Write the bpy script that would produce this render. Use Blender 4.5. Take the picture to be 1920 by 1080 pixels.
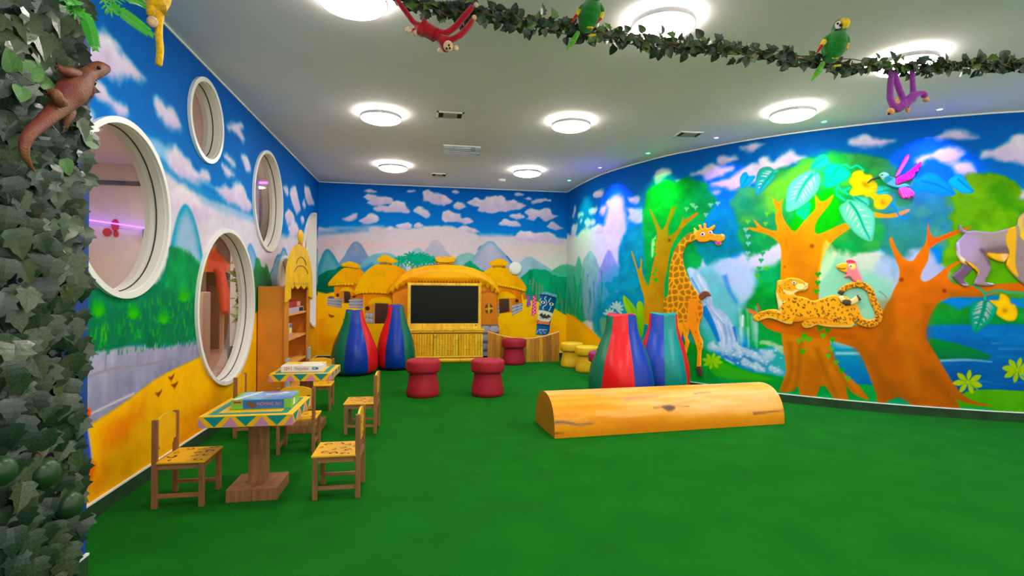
import bpy, bmesh, math, random
import numpy as np
from mathutils import Vector, Matrix, Quaternion
from mathutils.geometry import delaunay_2d_cdt

# ------------------------------------------------------------------ clean
for o in list(bpy.data.objects):
    bpy.data.objects.remove(o, do_unlink=True)
scene = bpy.context.scene
COL = scene.collection
random.seed(7)
PI = math.pi

# ------------------------------------------------------------------ camera
FPX = 970.0                      # focal length in pixels of the 1920 px wide photograph
EYE = 1.25
YAW = math.atan(169 / FPX)
ROLL = math.radians(0.5)
cam_data = bpy.data.cameras.new('camera')
cam_data.sensor_width = 36.0
cam_data.lens = 36.0 * FPX / 1920
cam_data.clip_start = 0.05
cam = bpy.data.objects.new('camera', cam_data)
COL.objects.link(cam)
cam.matrix_world = (Matrix.Translation((0, 0, EYE)) @ Matrix.Rotation(-YAW, 4, 'Z')
                    @ Matrix.Rotation(PI / 2, 4, 'X') @ Matrix.Rotation(ROLL, 4, 'Z'))
scene.camera = cam

# ------------------------------------------------------------------ world and exposure
world = bpy.data.worlds.new('world')
scene.world = world
world.use_nodes = True
world.node_tree.nodes['Background'].inputs[0].default_value = (1.0, 0.97, 0.93, 1)
world.node_tree.nodes['Background'].inputs[1].default_value = 1.0  # added soft fill: even warm white coming in through the open front
scene.view_settings.view_transform = 'Standard'
scene.view_settings.look = 'None'
scene.view_settings.gamma = 1
scene.view_settings.use_curve_mapping = False
scene.view_settings.exposure = 0.55
LAMP_STRENGTH = 36.0             # ceiling lamp diffusers
LED_WATTS = 85.0                 # coloured down-lights by the curved wall

# ------------------------------------------------------------------ photo pixel -> ray -> place it touches
CAM = np.array([0.0, 0.0, EYE])
def ray(px, py):
    a = px - 960.0; b = 539.5 - py
    c, s = math.cos(ROLL), math.sin(ROLL)
    a, b = a * c - b * s, a * s + b * c
    d = (a / FPX, 1.0, b / FPX)
    cy, sy = math.cos(YAW), math.sin(YAW)
    return np.array([d[0] * cy + d[1] * sy, -d[0] * sy + d[1] * cy, d[2]])
def atz(px, py, z): r = ray(px, py); return CAM + r * ((z - EYE) / r[2])
def atx(px, py, x): r = ray(px, py); return CAM + r * (x / r[0])
def aty(px, py, y): r = ray(px, py); return CAM + r * (y / r[1])
def atd(px, py, d): return Vector(CAM + ray(px, py) * d)     # d = depth along the view axis

# ------------------------------------------------------------------ room dimensions
XL = -1.715          # left wall
YB = 9.07            # back wall
ZC = 3.0             # ceiling
ZS = 0.0875          # top of the dark skirting
YF = -2.6            # open end behind the camera, where the added world fill enters
RC = [(2.585, 9.07), (2.63, 8.085), (2.75, 7.315), (3.10, 6.39), (3.35, 5.985), (3.70, 5.50), (4.12, 5.06), (4.66, 4.63),
      (5.25, 4.28), (5.72, 4.06), (6.6, 3.78), (7.6, 3.6)]

# ------------------------------------------------------------------ colour helpers
def lin1(v):
    v = v / 255.0
    return v / 12.92 if v <= 0.04045 else ((v + 0.055) / 1.055) ** 2.4
def lin(c, k=1.0): return tuple(min(1.0, lin1(v) * k) for v in c)
def lin_np(c):
    c = np.clip(c, 0, 255) / 255.0
    return np.where(c <= 0.04045, c / 12.92, ((c + 0.055) / 1.055) ** 2.4)

# ------------------------------------------------------------------ materials
def mat(name, col, rough=0.6, metal=0.0, spec=0.4, noise=0.0, nscale=20.0, stretch=(1, 1, 1), bump=0.0, bscale=200.0,
        emit=0.0, ecol=None, coat=0.0, trans=0.0, col2=None, sheen=0.0, sss=0.0):
    m = bpy.data.materials.new(name); m.use_nodes = True
    nt = m.node_tree; n = nt.nodes; b = n['Principled BSDF']
    c = (*lin(col), 1)
    b.inputs['Base Color'].default_value = c
    b.inputs['Roughness'].default_value = rough
    b.inputs['Metallic'].default_value = metal
    b.inputs['Specular IOR Level'].default_value = spec
    b.inputs['Coat Weight'].default_value = coat
    b.inputs['Sheen Weight'].default_value = sheen
    b.inputs['Transmission Weight'].default_value = trans
    if emit:
        b.inputs['Emission Color'].default_value = (*lin(ecol or col), 1)
        b.inputs['Emission Strength'].default_value = emit
    tc = None
    if noise or bump or col2:
        tc = n.new('ShaderNodeTexCoord'); mp = n.new('ShaderNodeMapping')
        mp.inputs['Scale'].default_value = stretch
        nt.links.new(tc.outputs['Object'], mp.inputs['Vector'])
    if noise or col2:
        t = n.new('ShaderNodeTexNoise'); t.inputs['Scale'].default_value = nscale; t.inputs['Detail'].default_value = 5
        nt.links.new(mp.outputs[0], t.inputs['Vector'])
        mx = n.new('ShaderNodeMix'); mx.data_type = 'RGBA'
        k2 = col2 if col2 else tuple(v * (1 - noise) for v in col)
        mx.inputs[6].default_value = c if col2 else (*lin(tuple(min(255, v * (1 + noise * .6)) for v in col)), 1)
        mx.inputs[7].default_value = (*lin(k2), 1)
        rp = n.new('ShaderNodeMapRange'); rp.inputs[1].default_value = .35; rp.inputs[2].default_value = .65
        nt.links.new(t.outputs['Fac'], rp.inputs[0]); nt.links.new(rp.outputs[0], mx.inputs[0])
        nt.links.new(mx.outputs[2], b.inputs['Base Color'])
    if bump:
        t2 = n.new('ShaderNodeTexNoise'); t2.inputs['Scale'].default_value = bscale; t2.inputs['Detail'].default_value = 3
        bp = n.new('ShaderNodeBump'); bp.inputs['Strength'].default_value = bump; bp.inputs['Distance'].default_value = .01
        nt.links.new(mp.outputs[0], t2.inputs['Vector']); nt.links.new(t2.outputs['Fac'], bp.inputs['Height'])
        nt.links.new(bp.outputs[0], b.inputs['Normal'])
    return m

def paint_mat(name, rough=0.7, spec=0.06, bump=0.05, coat=0.0):
    """hand-painted surface: pigment stored on the mesh points, brush grain from noise nodes"""
    m = bpy.data.materials.new(name); m.use_nodes = True
    nt = m.node_tree; n = nt.nodes; b = n['Principled BSDF']
    b.inputs['Roughness'].default_value = rough; b.inputs['Specular IOR Level'].default_value = spec
    b.inputs['Coat Weight'].default_value = coat
    a = n.new('ShaderNodeAttribute'); a.attribute_name = 'pigment'
    tc = n.new('ShaderNodeTexCoord')
    t = n.new('ShaderNodeTexNoise'); t.inputs['Scale'].default_value = 14; t.inputs['Detail'].default_value = 6
    nt.links.new(tc.outputs['Object'], t.inputs['Vector'])
    mr = n.new('ShaderNodeMapRange'); mr.inputs[3].default_value = .95; mr.inputs[4].default_value = 1.04
    mr.inputs[1].default_value = .3; mr.inputs[2].default_value = .7
    nt.links.new(t.outputs['Fac'], mr.inputs[0])
    mx = n.new('ShaderNodeMix'); mx.data_type = 'RGBA'; mx.blend_type = 'MULTIPLY'; mx.inputs[0].default_value = 1
    nt.links.new(a.outputs['Color'], mx.inputs[6]); nt.links.new(mr.outputs[0], mx.inputs[7])
    nt.links.new(mx.outputs[2], b.inputs['Base Color'])
    t2 = n.new('ShaderNodeTexNoise'); t2.inputs['Scale'].default_value = 160
    nt.links.new(tc.outputs['Object'], t2.inputs['Vector'])
    bp = n.new('ShaderNodeBump'); bp.inputs['Strength'].default_value = bump; bp.inputs['Distance'].default_value = .004
    nt.links.new(t2.outputs['Fac'], bp.inputs['Height']); nt.links.new(bp.outputs[0], b.inputs['Normal'])
    return m
PAINT = paint_mat('painted_mural')
PAINT_GLOSS = paint_mat('painted_panel', rough=.45, spec=.2, bump=.03)

# ------------------------------------------------------------------ object helpers
def tag(o, label=None, cat=None, group=None, kind=None):
    if label: o['label'] = label
    if cat: o['category'] = cat
    if group: o['group'] = group
    if kind: o['kind'] = kind
    return o
def empty(name, loc=(0, 0, 0), rz=0.0):
    o = bpy.data.objects.new(name, None); COL.objects.link(o)
    o.location = loc; o.rotation_euler = (0, 0, rz); o.empty_display_size = .05
    return o
def link(name, me, parent=None, m=None):
    if m is not None:
        for k in (m if isinstance(m, (list, tuple)) else [m]): me.materials.append(k)
    o = bpy.data.objects.new(name, me); COL.objects.link(o)
    if parent is not None: o.parent = parent
    return o
def copy_tree(o, parent=None):
    c = o.copy(); COL.objects.link(c); c.parent = parent
    for ch in list(o.children): copy_tree(ch, c)
    return c

class MB:
    """collects vertices and faces; build() makes ONE mesh object"""
    def __init__(s): s.v = []; s.f = []; s.mi = []; s.cur = 0; s.M = None
    def add(s, vs, fs):
        b = len(s.v)
        if s.M is not None: vs = [s.M @ Vector(p) for p in vs]
        s.v += [tuple(p) for p in vs]
        s.f += [tuple(i + b for i in f) for f in fs]; s.mi += [s.cur] * len(fs)
        return s
    def box(s, x0, x1, y0, y1, z0, z1, bev=0.0):
        if bev <= 0:
            vs = [(x0, y0, z0), (x1, y0, z0), (x1, y1, z0), (x0, y1, z0), (x0, y0, z1), (x1, y0, z1), (x1, y1, z1), (x0, y1, z1)]
            return s.add(vs, [(0, 3, 2, 1), (4, 5, 6, 7), (0, 1, 5, 4), (1, 2, 6, 5), (2, 3, 7, 6), (3, 0, 4, 7)])
        bm = bmesh.new()
        bmesh.ops.create_cube(bm, size=1)
        for v in bm.verts:
            v.co = Vector(((x0 + x1) / 2 + v.co.x * (x1 - x0), (y0 + y1) / 2 + v.co.y * (y1 - y0), (z0 + z1) / 2 + v.co.z * (z1 - z0)))
        bmesh.ops.bevel(bm, geom=list(bm.edges), offset=min(bev, .49 * min(x1 - x0, y1 - y0, z1 - z0)), segments=2, affect='EDGES', profile=.6)
        bm.verts.index_update()
        s.add([v.co.copy() for v in bm.verts], [tuple(v.index for v in f.verts) for f in bm.faces]); bm.free()
        return s
    def tube(s, pts, radii, n=8, cap=True):
        pts = [Vector(p) for p in pts]
        if not isinstance(radii, (list, tuple)): radii = [radii] * len(pts)
        t0 = (pts[1] - pts[0]).normalized()
        up = Vector((0, 0, 1)) if abs(t0.z) < .9 else Vector((1, 0, 0))
        nx = t0.cross(up).normalized(); vs = []; fs = []
        for i, p in enumerate(pts):
            t = (pts[min(i + 1, len(pts) - 1)] - pts[max(i - 1, 0)]).normalized()
            nx = (nx - t * nx.dot(t)).normalized(); ny = t.cross(nx)
            for k in range(n):
                a = 2 * PI * k / n
                vs.append(p + (nx * math.cos(a) + ny * math.sin(a)) * radii[i])
        for i in range(len(pts) - 1):
            for k in range(n):
                fs.append((i * n + k, i * n + (k + 1) % n, (i + 1) * n + (k + 1) % n, (i + 1) * n + k))
        if cap:
            fs.append(tuple(range(n - 1, -1, -1))); fs.append(tuple((len(pts) - 1) * n + k for k in range(n)))
        return s.add(vs, fs)
    def lathe(s, prof, n=32, c=(0, 0, 0), cap=True, a0=0.0, a1=2 * PI):
        full = abs(a1 - a0 - 2 * PI) < 1e-6; m = n if full else n + 1
        vs = []; fs = []
        for r, z in prof:
            for k in range(m):
                a = a0 + (a1 - a0) * k / n
                vs.append((c[0] + r * math.cos(a), c[1] + r * math.sin(a), c[2] + z))
        for i in range(len(prof) - 1):
            for k in range(n):
                fs.append((i * m + k, i * m + (k + 1) % m, (i + 1) * m + (k + 1) % m, (i + 1) * m + k))
        if cap == 'ring' and full:
            k0 = (len(prof) - 1) * m
            for k in range(n): fs.append((k0 + k, k0 + (k + 1) % m, (k + 1) % m, k))
        elif cap and full:
            fs.append(tuple(range(m - 1, -1, -1))); fs.append(tuple((len(prof) - 1) * m + k for k in range(m)))
        return s.add(vs, fs)
    def ball(s, c, r, n=16, m=10, rot=None):
        if not isinstance(r, (tuple, list)): r = (r, r, r)
        vs = []; fs = []; c = Vector(c)
        for j in range(m + 1):
            th = PI * j / m
            for k in range(n):
                a = 2 * PI * k / n
                p = Vector((r[0] * math.sin(th) * math.cos(a), r[1] * math.sin(th) * math.sin(a), r[2] * math.cos(th)))
                vs.append(c + (rot @ p if rot is not None else p))
        for j in range(m):
            for k in range(n):
                a, b, cc, d = j * n + k, j * n + (k + 1) % n, (j + 1) * n + (k + 1) % n, (j + 1) * n + k
                if j == 0: fs.append((a, d, cc))
                elif j == m - 1: fs.append((a, d, b))
                else: fs.append((a, d, cc, b))
        return s.add(vs, fs)
    def limb(s, pts, radii, n=14, seg=6):
        """smooth rounded limb through a few points with interpolated radii"""
        R = radii; P = crom(pts, seg, closed=False); rr = np.interp(np.linspace(0, len(pts) - 1, len(P)), range(len(pts)), R)
        P = [Vector(p) for p in P]; rr = list(rr)
        d0 = (P[0] - P[1]).normalized(); d1 = (P[-1] - P[-2]).normalized(); a, b_ = rr[0], rr[-1]
        pre = [(P[0] + d0 * a * math.sin(t), a * math.cos(t)) for t in (1.45, 1.1, .7, .35)]; post = [(P[-1] + d1 * b_ * math.sin(t), b_ * math.cos(t)) for t in (.35, .7, 1.1, 1.45)]
        return s.tube([p for p, _ in pre] + P + [p for p, _ in post], [r for _, r in pre] + rr + [r for _, r in post], n)
    def prism(s, loop, off):
        """loop of 3-D points, extruded by vector off"""
        n = len(loop); off = Vector(off)
        vs = [Vector(p) for p in loop] + [Vector(p) + off for p in loop]
        fs = [tuple(range(n - 1, -1, -1)), tuple(range(n, 2 * n))] + [(i, (i + 1) % n, n + (i + 1) % n, n + i) for i in range(n)]
        return s.add(vs, fs)
    def build(s, name, m, parent=None, smooth=False, loc=None, weld=False):
        me = bpy.data.meshes.new(name); me.from_pydata(s.v, [], s.f)
        ms = m if isinstance(m, (list, tuple)) else [m]
        for k in ms: me.materials.append(k)
        if len(ms) > 1: me.polygons.foreach_set('material_index', s.mi)
        bm = bmesh.new(); bm.from_mesh(me)
        if weld: bmesh.ops.remove_doubles(bm, verts=bm.verts, dist=1e-5)
        bmesh.ops.recalc_face_normals(bm, faces=bm.faces); bm.to_mesh(me); bm.free()
        if smooth:
            me.polygons.foreach_set('use_smooth', [True] * len(me.polygons))
            if smooth != 'all': me.set_sharp_from_angle(angle=math.radians(50))
        me.update()
        o = bpy.data.objects.new(name, me); COL.objects.link(o)
        if parent is not None: o.parent = parent
        if loc is not None: o.location = loc
        return o
def to_local(o, p):
    """world point -> local space of an Empty placed with location and z rotation"""
    return Matrix.LocRotScale(o.location, o.rotation_euler, None).inverted() @ Vector(p)

def crom(pts, n=5, closed=True):
    """Catmull-Rom curve through points"""
    P = [np.array(p, float) for p in pts]; N = len(P); out = []
    rng = range(N) if closed else range(N - 1)
    for i in rng:
        if closed: a, b, c, d = P[i - 1], P[i], P[(i + 1) % N], P[(i + 2) % N]
        else: a, b, c, d = P[max(i - 1, 0)], P[i], P[i + 1], P[min(i + 2, N - 1)]
        for k in range(n):
            t = k / n
            out.append(.5 * ((2 * b) + (c - a) * t + (2 * a - 5 * b + 4 * c - d) * t * t + (3 * b - a - 3 * c + d) * t ** 3))
    if not closed: out.append(P[-1])
    return np.array(out)
def Zm(ox, oy, s, *pts):
    """points read off an enlarged crop of the photograph -> photograph pixels"""
    return [(ox + x / s, oy + y / s) for x, y in pts]
# ================================================================== walls as surfaces with (u, z) coordinates
class FlatWall:
    def __init__(s, kind): s.kind = kind
    def uv(s, px, py):
        p = atx(px, py, XL) if s.kind == 'L' else aty(px, py, YB)
        return (p[1], p[2]) if s.kind == 'L' else (p[0], p[2])
    def pos(s, u, z, off=0.0):
        return Vector((XL + off, u, z)) if s.kind == 'L' else Vector((u, YB - off, z))
class CurvedWall:
    def __init__(s, ctrl):
        c = crom(ctrl, 24, closed=False); s.p = c
        d = np.hypot(*np.diff(c, axis=0).T); s.u = np.concatenate([[0], np.cumsum(d)])
        t = np.gradient(c, axis=0); t /= np.hypot(t[:, 0], t[:, 1])[:, None]
        s.n = np.stack([t[:, 1], -t[:, 0]], 1)          # towards the room
        if np.dot(s.n[len(c) // 2], np.array([0, 4]) - c[len(c) // 2]) < 0: s.n = -s.n
    def uv(s, px, py):
        r = ray(px, py); a = np.array([r[1], -r[0]])
        side = s.p @ a
        i = np.where(side[:-1] * side[1:] <= 0)[0]
        if len(i) == 0: i = [0 if abs(side[0]) < abs(side[-1]) else len(s.p) - 2]
        i = i[0]
        den = side[i] - side[i + 1]
        t = side[i] / den if abs(den) > 1e-12 else 0
        t = min(max(t, -60), 60)
        q = s.p[i] + (s.p[i + 1] - s.p[i]) * t
        k = math.hypot(*q) / math.hypot(r[0], r[1])
        return (s.u[i] + (s.u[i + 1] - s.u[i]) * t, EYE + r[2] * k)
    def xy(s, u):
        return np.interp(u, s.u, s.p[:, 0]), np.interp(u, s.u, s.p[:, 1]), np.interp(u, s.u, s.n[:, 0]), np.interp(u, s.u, s.n[:, 1])
    def pos(s, u, z, off=0.0):
        x, y, nx, ny = s.xy(u)
        return Vector((x + nx * off, y + ny * off, z))
WL = FlatWall('L'); WB = FlatWall('B'); WR = CurvedWall(RC)

# ================================================================== noise on point arrays
def vnoise(x, y, seed=0):
    xi = np.floor(x).astype(np.int64); yi = np.floor(y).astype(np.int64)
    fx = x - xi; fy = y - yi; fx = fx * fx * (3 - 2 * fx); fy = fy * fy * (3 - 2 * fy)
    def h(a, b):
        n = (a * 374761393 + b * 668265263 + seed * 1274126177) & 0x7fffffff
        n = ((n ^ (n >> 13)) * 1103515245 + 12345) & 0x7fffffff
        n = (n ^ (n >> 15)) & 0xffff
        return n / 65535.0
    a, b, c, d = h(xi, yi), h(xi + 1, yi), h(xi, yi + 1), h(xi + 1, yi + 1)
    return (a * (1 - fx) + b * fx) * (1 - fy) + (c * (1 - fx) + d * fx) * fy
def fbm(x, y, seed=0, oct=3):
    s = 0; a = .5; t = 0
    for i in range(oct):
        s = s + a * vnoise(x * 2 ** i, y * 2 ** i, seed + i * 17); t += a; a *= .5
    return s / t - .5
def sstep(x, a, b):
    t = np.clip((x - a) / (b - a + 1e-12), 0, 1); return t * t * (3 - 2 * t)

def sdf_poly(u, z, P):
    """signed distance, negative inside"""
    d2 = np.full(u.shape, 1e9); ins = np.zeros(u.shape, bool); N = len(P)
    for i in range(N):
        ax, ay = P[i]; bx, by = P[(i + 1) % N]
        ex, ey = bx - ax, by - ay; L = ex * ex + ey * ey + 1e-15
        wx, wy = u - ax, z - ay
        t = np.clip((wx * ex + wy * ey) / L, 0, 1)
        d2 = np.minimum(d2, (wx - t * ex) ** 2 + (wy - t * ey) ** 2)
        if ay != by:
            c = ((ay <= z) != (by <= z)) & (wx < ex * wy / (ey if abs(ey) > 1e-15 else 1e-15))
            ins ^= c
    d = np.sqrt(d2)
    return np.where(ins, -d, d)

class Canvas:
    """paints pigment (sRGB 0-255) onto surface points addressed by (u, z)"""
    def __init__(s, surf, U, Z, base):
        s.surf = surf; s.U = U; s.Z = Z; s.C = np.tile(np.array(base, float), (len(U), 1))
    def P(s, pts): return np.array([s.surf.uv(*p) for p in pts])
    def sel(s, P, pad):
        lo = P.min(0) - pad; hi = P.max(0) + pad
        return np.where((s.U >= lo[0]) & (s.U <= hi[0]) & (s.Z >= lo[1]) & (s.Z <= hi[1]))[0]
    def mix(s, idx, al, col):
        s.C[idx] = s.C[idx] * (1 - al[:, None]) + col * al[:, None]
    def poly(s, pts, col, f=.006, smooth=4, noise=0.0, ns=12.0, op=1.0, col2=None, ang=90, tex=0.0, ts=8.0, seed=1, uv=False, rim=None, rimw=.02, streak=None):
        """col -> col2 runs along direction ang (90 = from the top down, 0 = left to right)"""
        P = np.array(pts, float) if uv else s.P(pts)
        if smooth: P = crom(P, smooth)
        pad = f + noise; idx = s.sel(P, pad)
        if len(idx) == 0: return
        u, z = s.U[idx], s.Z[idx]
        d = sdf_poly(u, z, P)
        if noise: d = d + noise * 2 * fbm(u * ns, z * ns, seed, 4)
        al = (1 - sstep(d, -f, f)) * op
        k = al > .002
        idx, u, z, d, al = idx[k], u[k], z[k], d[k], al[k]
        if len(idx) == 0: return
        c = np.tile(np.array(col, float), (len(idx), 1))
        if col2 is not None:
            a = math.radians(ang); q = u * math.cos(a) - z * math.sin(a); qq = P[:, 0] * math.cos(a) - P[:, 1] * math.sin(a)
            t = np.clip((q - qq.min()) / (qq.max() - qq.min() + 1e-9), 0, 1)
            if tex: t = np.clip(t + .5 * fbm(u * ts, z * ts, seed + 5), 0, 1)
            c = c * (1 - t[:, None]) + np.array(col2, float) * t[:, None]
        if rim is not None:
            t = (1 - sstep(-d, 0, rimw))[:, None]; c = c * (1 - t) + np.array(rim, float) * t
        if tex:
            su, sz = streak if streak else (1, 1)
            c = c * (1 + tex * 2 * fbm(u * ts * su, z * ts * sz, seed + 9, 4))[:, None]
        s.mix(idx, al, c)
    def ell(s, c, rx, ry, col, rot=0, **k):
        """ellipse given in photograph pixels"""
        a = math.radians(rot); pts = []
        for i in range(14):
            t = 2 * PI * i / 14; x, y = rx * math.cos(t), ry * math.sin(t)
            pts.append((c[0] + x * math.cos(a) - y * math.sin(a), c[1] + x * math.sin(a) + y * math.cos(a)))
        s.poly(pts, col, **k)
    def line(s, pts, w0, col, w1=None, f=.003, smooth=4, **k):
        """tapered brush stroke, widths in metres"""
        if w1 is None: w1 = w0
        P = s.P(pts)
        if smooth and len(P) > 2: P = crom(P, smooth, closed=False)
        T = np.gradient(P, axis=0); T /= (np.hypot(T[:, 0], T[:, 1])[:, None] + 1e-12)
        N = np.stack([-T[:, 1], T[:, 0]], 1); w = np.linspace(w0, w1, len(P))[:, None] / 2
        s.poly(np.concatenate([P + N * w, (P - N * w)[::-1]]), col, f=f, smooth=0, uv=True, **k)
    def cloud(s, pts, top=(238, 224, 230), low=(208, 182, 220), f=.035, noise=.05, ns=9, op=.95, seed=3):
        s.poly(pts, top, f=f, noise=noise, ns=ns, op=op, col2=low, ang=90, tex=.06, ts=10, seed=seed, smooth=4)
    def lin(s): return lin_np(s.C)

def attr(me, C):
    L_ = (C @ np.array([.2126, .7152, .0722]))[:, None]; C = np.clip(L_ + (C - L_) * 1.12, 0, 1)      # full-strength pigments
    a = me.attributes.new('pigment', 'FLOAT_COLOR', 'POINT')
    a.data.foreach_set('color', np.concatenate([C, np.ones((len(C), 1))], 1).astype(np.float32).ravel())

def grid_mesh(name, us, zs, posf, holes=None):
    """wall skin over us x zs; holes(u, z) -> True removes cells, snap() tidies the hole edge"""
    nu, nz = len(us), len(zs)
    U, Z = np.meshgrid(us, zs); U = U.ravel(); Z = Z.ravel()
    i = np.arange(nu - 1)[None, :] + nu * np.arange(nz - 1)[:, None]
    F = np.stack([i, i + 1, i + 1 + nu, i + nu], -1).reshape(-1, 4)
    if holes:
        keep = ~holes[0](U[F].mean(1), Z[F].mean(1))
        F0 = F[~keep]; F = F[keep]
        edge = np.intersect1d(np.unique(F0), np.unique(F))
        U[edge], Z[edge] = holes[1](U[edge], Z[edge])
        used = np.unique(F); mp = np.full(len(U), -1); mp[used] = np.arange(len(used)); F = mp[F]; U = U[used]; Z = Z[used]
    X = posf(U, Z)
    me = bpy.data.meshes.new(name)
    me.vertices.add(len(U)); me.vertices.foreach_set('co', X.astype(np.float32).ravel())
    me.loops.add(F.size); me.loops.foreach_set('vertex_index', F.astype(np.int32).ravel())
    me.polygons.add(len(F)); me.polygons.foreach_set('loop_start', np.arange(0, F.size, 4, dtype=np.int32))
    me.polygons.foreach_set('loop_total', np.full(len(F), 4, np.int32))
    me.polygons.foreach_set('use_smooth', np.ones(len(F), bool))
    me.update(calc_edges=True)
    return me, U, Z

def relief(name, surf, outline_px, paint, parent=None, t=.014, off=0.0, step=.008, edge=.02, m=None, smooth=4, base=(200, 150, 30), uvpts=None, dome=0.0, back=True):
    """cut-out board on a wall: outline from the photograph, real thickness, rounded rim, painted front"""
    P = crom(uvpts if uvpts is not None else [surf.uv(*p) for p in outline_px], smooth) if smooth else np.array(uvpts if uvpts is not None else [surf.uv(*p) for p in outline_px])
    # resample outline
    Q = []
    for i in range(len(P)):
        a, b = P[i], P[(i + 1) % len(P)]; n = max(1, int(math.hypot(*(b - a)) / (step * 1.2)))
        for k in range(n): Q.append(a + (b - a) * k / n)
    Q = np.array(Q)
    lo, hi = Q.min(0), Q.max(0)
    gu, gz = np.meshgrid(np.arange(lo[0], hi[0], step), np.arange(lo[1], hi[1], step)); gu = gu.ravel(); gz = gz.ravel()
    d = sdf_poly(gu, gz, P); k = d < -step * .55
    pts = [Vector(q) for q in Q] + [Vector((a, b)) for a, b in zip(gu[k], gz[k])]
    n = len(Q)
    r = delaunay_2d_cdt(pts, [], [list(range(n))], 1, 1e-6)
    V = np.array([tuple(v) for v in r[0]]); F = [tuple(f) for f in r[2]]
    # boundary edges
    cnt = {}
    for f in F:
        for i in range(len(f)):
            e = (f[i], f[(i + 1) % len(f)]); cnt[e] = 1
    bd = [e for e in cnt if (e[1], e[0]) not in cnt]
    dd = -sdf_poly(V[:, 0], V[:, 1], P)
    prof = np.sqrt(np.clip(1 - (1 - np.clip(dd / edge, 0, 1)) ** 2, 0, 1))
    h = off + t * (.45 + .55 * prof) + dome * sstep(dd, 0, .12)
    verts = [surf.pos(a, b, c) for (a, b), c in zip(V, h)]
    N = len(verts)
    verts += [surf.pos(a, b, off) for a, b in V[[e[0] for e in bd]]]
    idx = {e[0]: N + i for i, e in enumerate(bd)}
    faces = list(F) + [(e[1], e[0], idx[e[0]], idx[e[1]]) for e in bd if e[1] in idx]
    me = bpy.data.meshes.new(name); me.from_pydata([tuple(v) for v in verts], [], faces)
    cu = np.concatenate([V[:, 0], V[[e[0] for e in bd], 0]]); cz = np.concatenate([V[:, 1], V[[e[0] for e in bd], 1]])
    cv = Canvas(surf, cu, cz, base)
    if paint: paint(cv)
    attr(me, cv.lin())
    bm = bmesh.new(); bm.from_mesh(me); bmesh.ops.recalc_face_normals(bm, faces=bm.faces); bm.to_mesh(me); bm.free()
    me.polygons.foreach_set('use_smooth', [True] * len(me.polygons)); me.set_sharp_from_angle(angle=math.radians(55)); me.update()
    return link(name, me, parent, m or PAINT_GLOSS)
def adopt(o, parent):
    """parent a part whose mesh is in world coordinates"""
    o.parent = parent
    o.matrix_parent_inverse = Matrix.LocRotScale(parent.location, parent.rotation_euler, None).inverted()
    return o

# ================================================================== room shell
M_CARPET = mat('green_carpet', (22, 102, 24), rough=1, spec=.03, noise=.05, nscale=3.0, bump=.35, bscale=420)
M_CEIL = mat('ceiling_paint', (234, 228, 232), rough=.8, spec=.2, noise=.01, nscale=2)
M_WHITE = mat('white_gloss', (236, 234, 228), rough=.3, spec=.4)
M_SKIRT = mat('dark_green_skirting', (26, 64, 28), rough=.8, noise=.15, nscale=8)
M_PLAIN = mat('pale_wall_paint', (150, 175, 195), rough=.7, noise=.03, nscale=4)
M_BLUEP = mat('blue_pilaster_paint', (12, 62, 140), rough=.6, noise=.12, nscale=5)

def slab(name, loop, z0, z1, m):
    b = MB(); b.prism([(x, y, z0) for x, y in loop], (0, 0, z1 - z0))
    o = b.build(name, m); return tag(o, kind='structure')
wr = WR.p
floor_loop = [(XL, YF), (7.6, YF)] + [tuple(p) for p in wr[::-4]] + [(wr[0][0], YB), (XL, YB)]
tag(slab('floor', [(-1.73, YF), (7.7, YF), (7.7, YB + .03), (-1.73, YB + .03)], -.06, 0, M_CARPET))
tag(slab('ceiling', [(-1.72, YF), (7.7, YF), (7.7, YB + .03), (-1.72, YB + .03)], ZC, ZC + .08, M_CEIL))

# ---- round windows of the left wall: (y, z, radius)
WIN = [(3.37, 1.69, .50), (4.50, 2.565, .31), (6.22, 2.20, .54), (5.02, 1.06, .675), (6.95, 1.30, .315)]
HALF = (8.78, 1.51, .90)         # half-round window, straight side next to the corner
def hole_test(u, z):
    h = np.zeros(u.shape, bool)
    for y, zz, r in WIN: h |= (u - y) ** 2 + (z - zz) ** 2 < r * r
    h |= ((u - HALF[0]) ** 2 + (z - HALF[1]) ** 2 < HALF[2] ** 2) & (u < HALF[0])
    return h
def hole_snap(u, z):
    u = u.copy(); z = z.copy()
    for y, zz, r in WIN + [HALF]:
        d = np.hypot(u - y, z - zz); k = abs(d - r) < .03
        if (y, zz, r) == HALF:
            k &= u < HALF[0] - .005
            st = (abs(u - HALF[0]) < .03) & (d < r - .02); u[st] = HALF[0]
        u[k] = y + (u[k] - y) * r / d[k]; z[k] = zz + (z[k] - zz) * r / d[k]
    return u, z

# ------------------------------------------------------------------ LEFT WALL MURAL
us = [YF]
while us[-1] < YB:
    y = us[-1]
    us.append(min(YB, y + (.15 if y < 2.2 else min(.02, max(.006, 1.25 * y * y / (FPX * 1.72))))))
us = np.array(us); zs = np.arange(0.0, ZC + .001, .008)
zs[-1] = ZC
me, U, Z = grid_mesh('wall_left', us, zs, lambda u, z: np.stack([np.full_like(u, XL), u, z], 1), (hole_test, hole_snap))
c = Canvas(WL, U, Z, (0, 98, 178))
t = np.clip((Z - 1.7) / 1.3, 0, 1)[:, None]
c.C = np.array([0, 122, 205.]) * (1 - t) + np.array([0, 84, 160.]) * t
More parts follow.
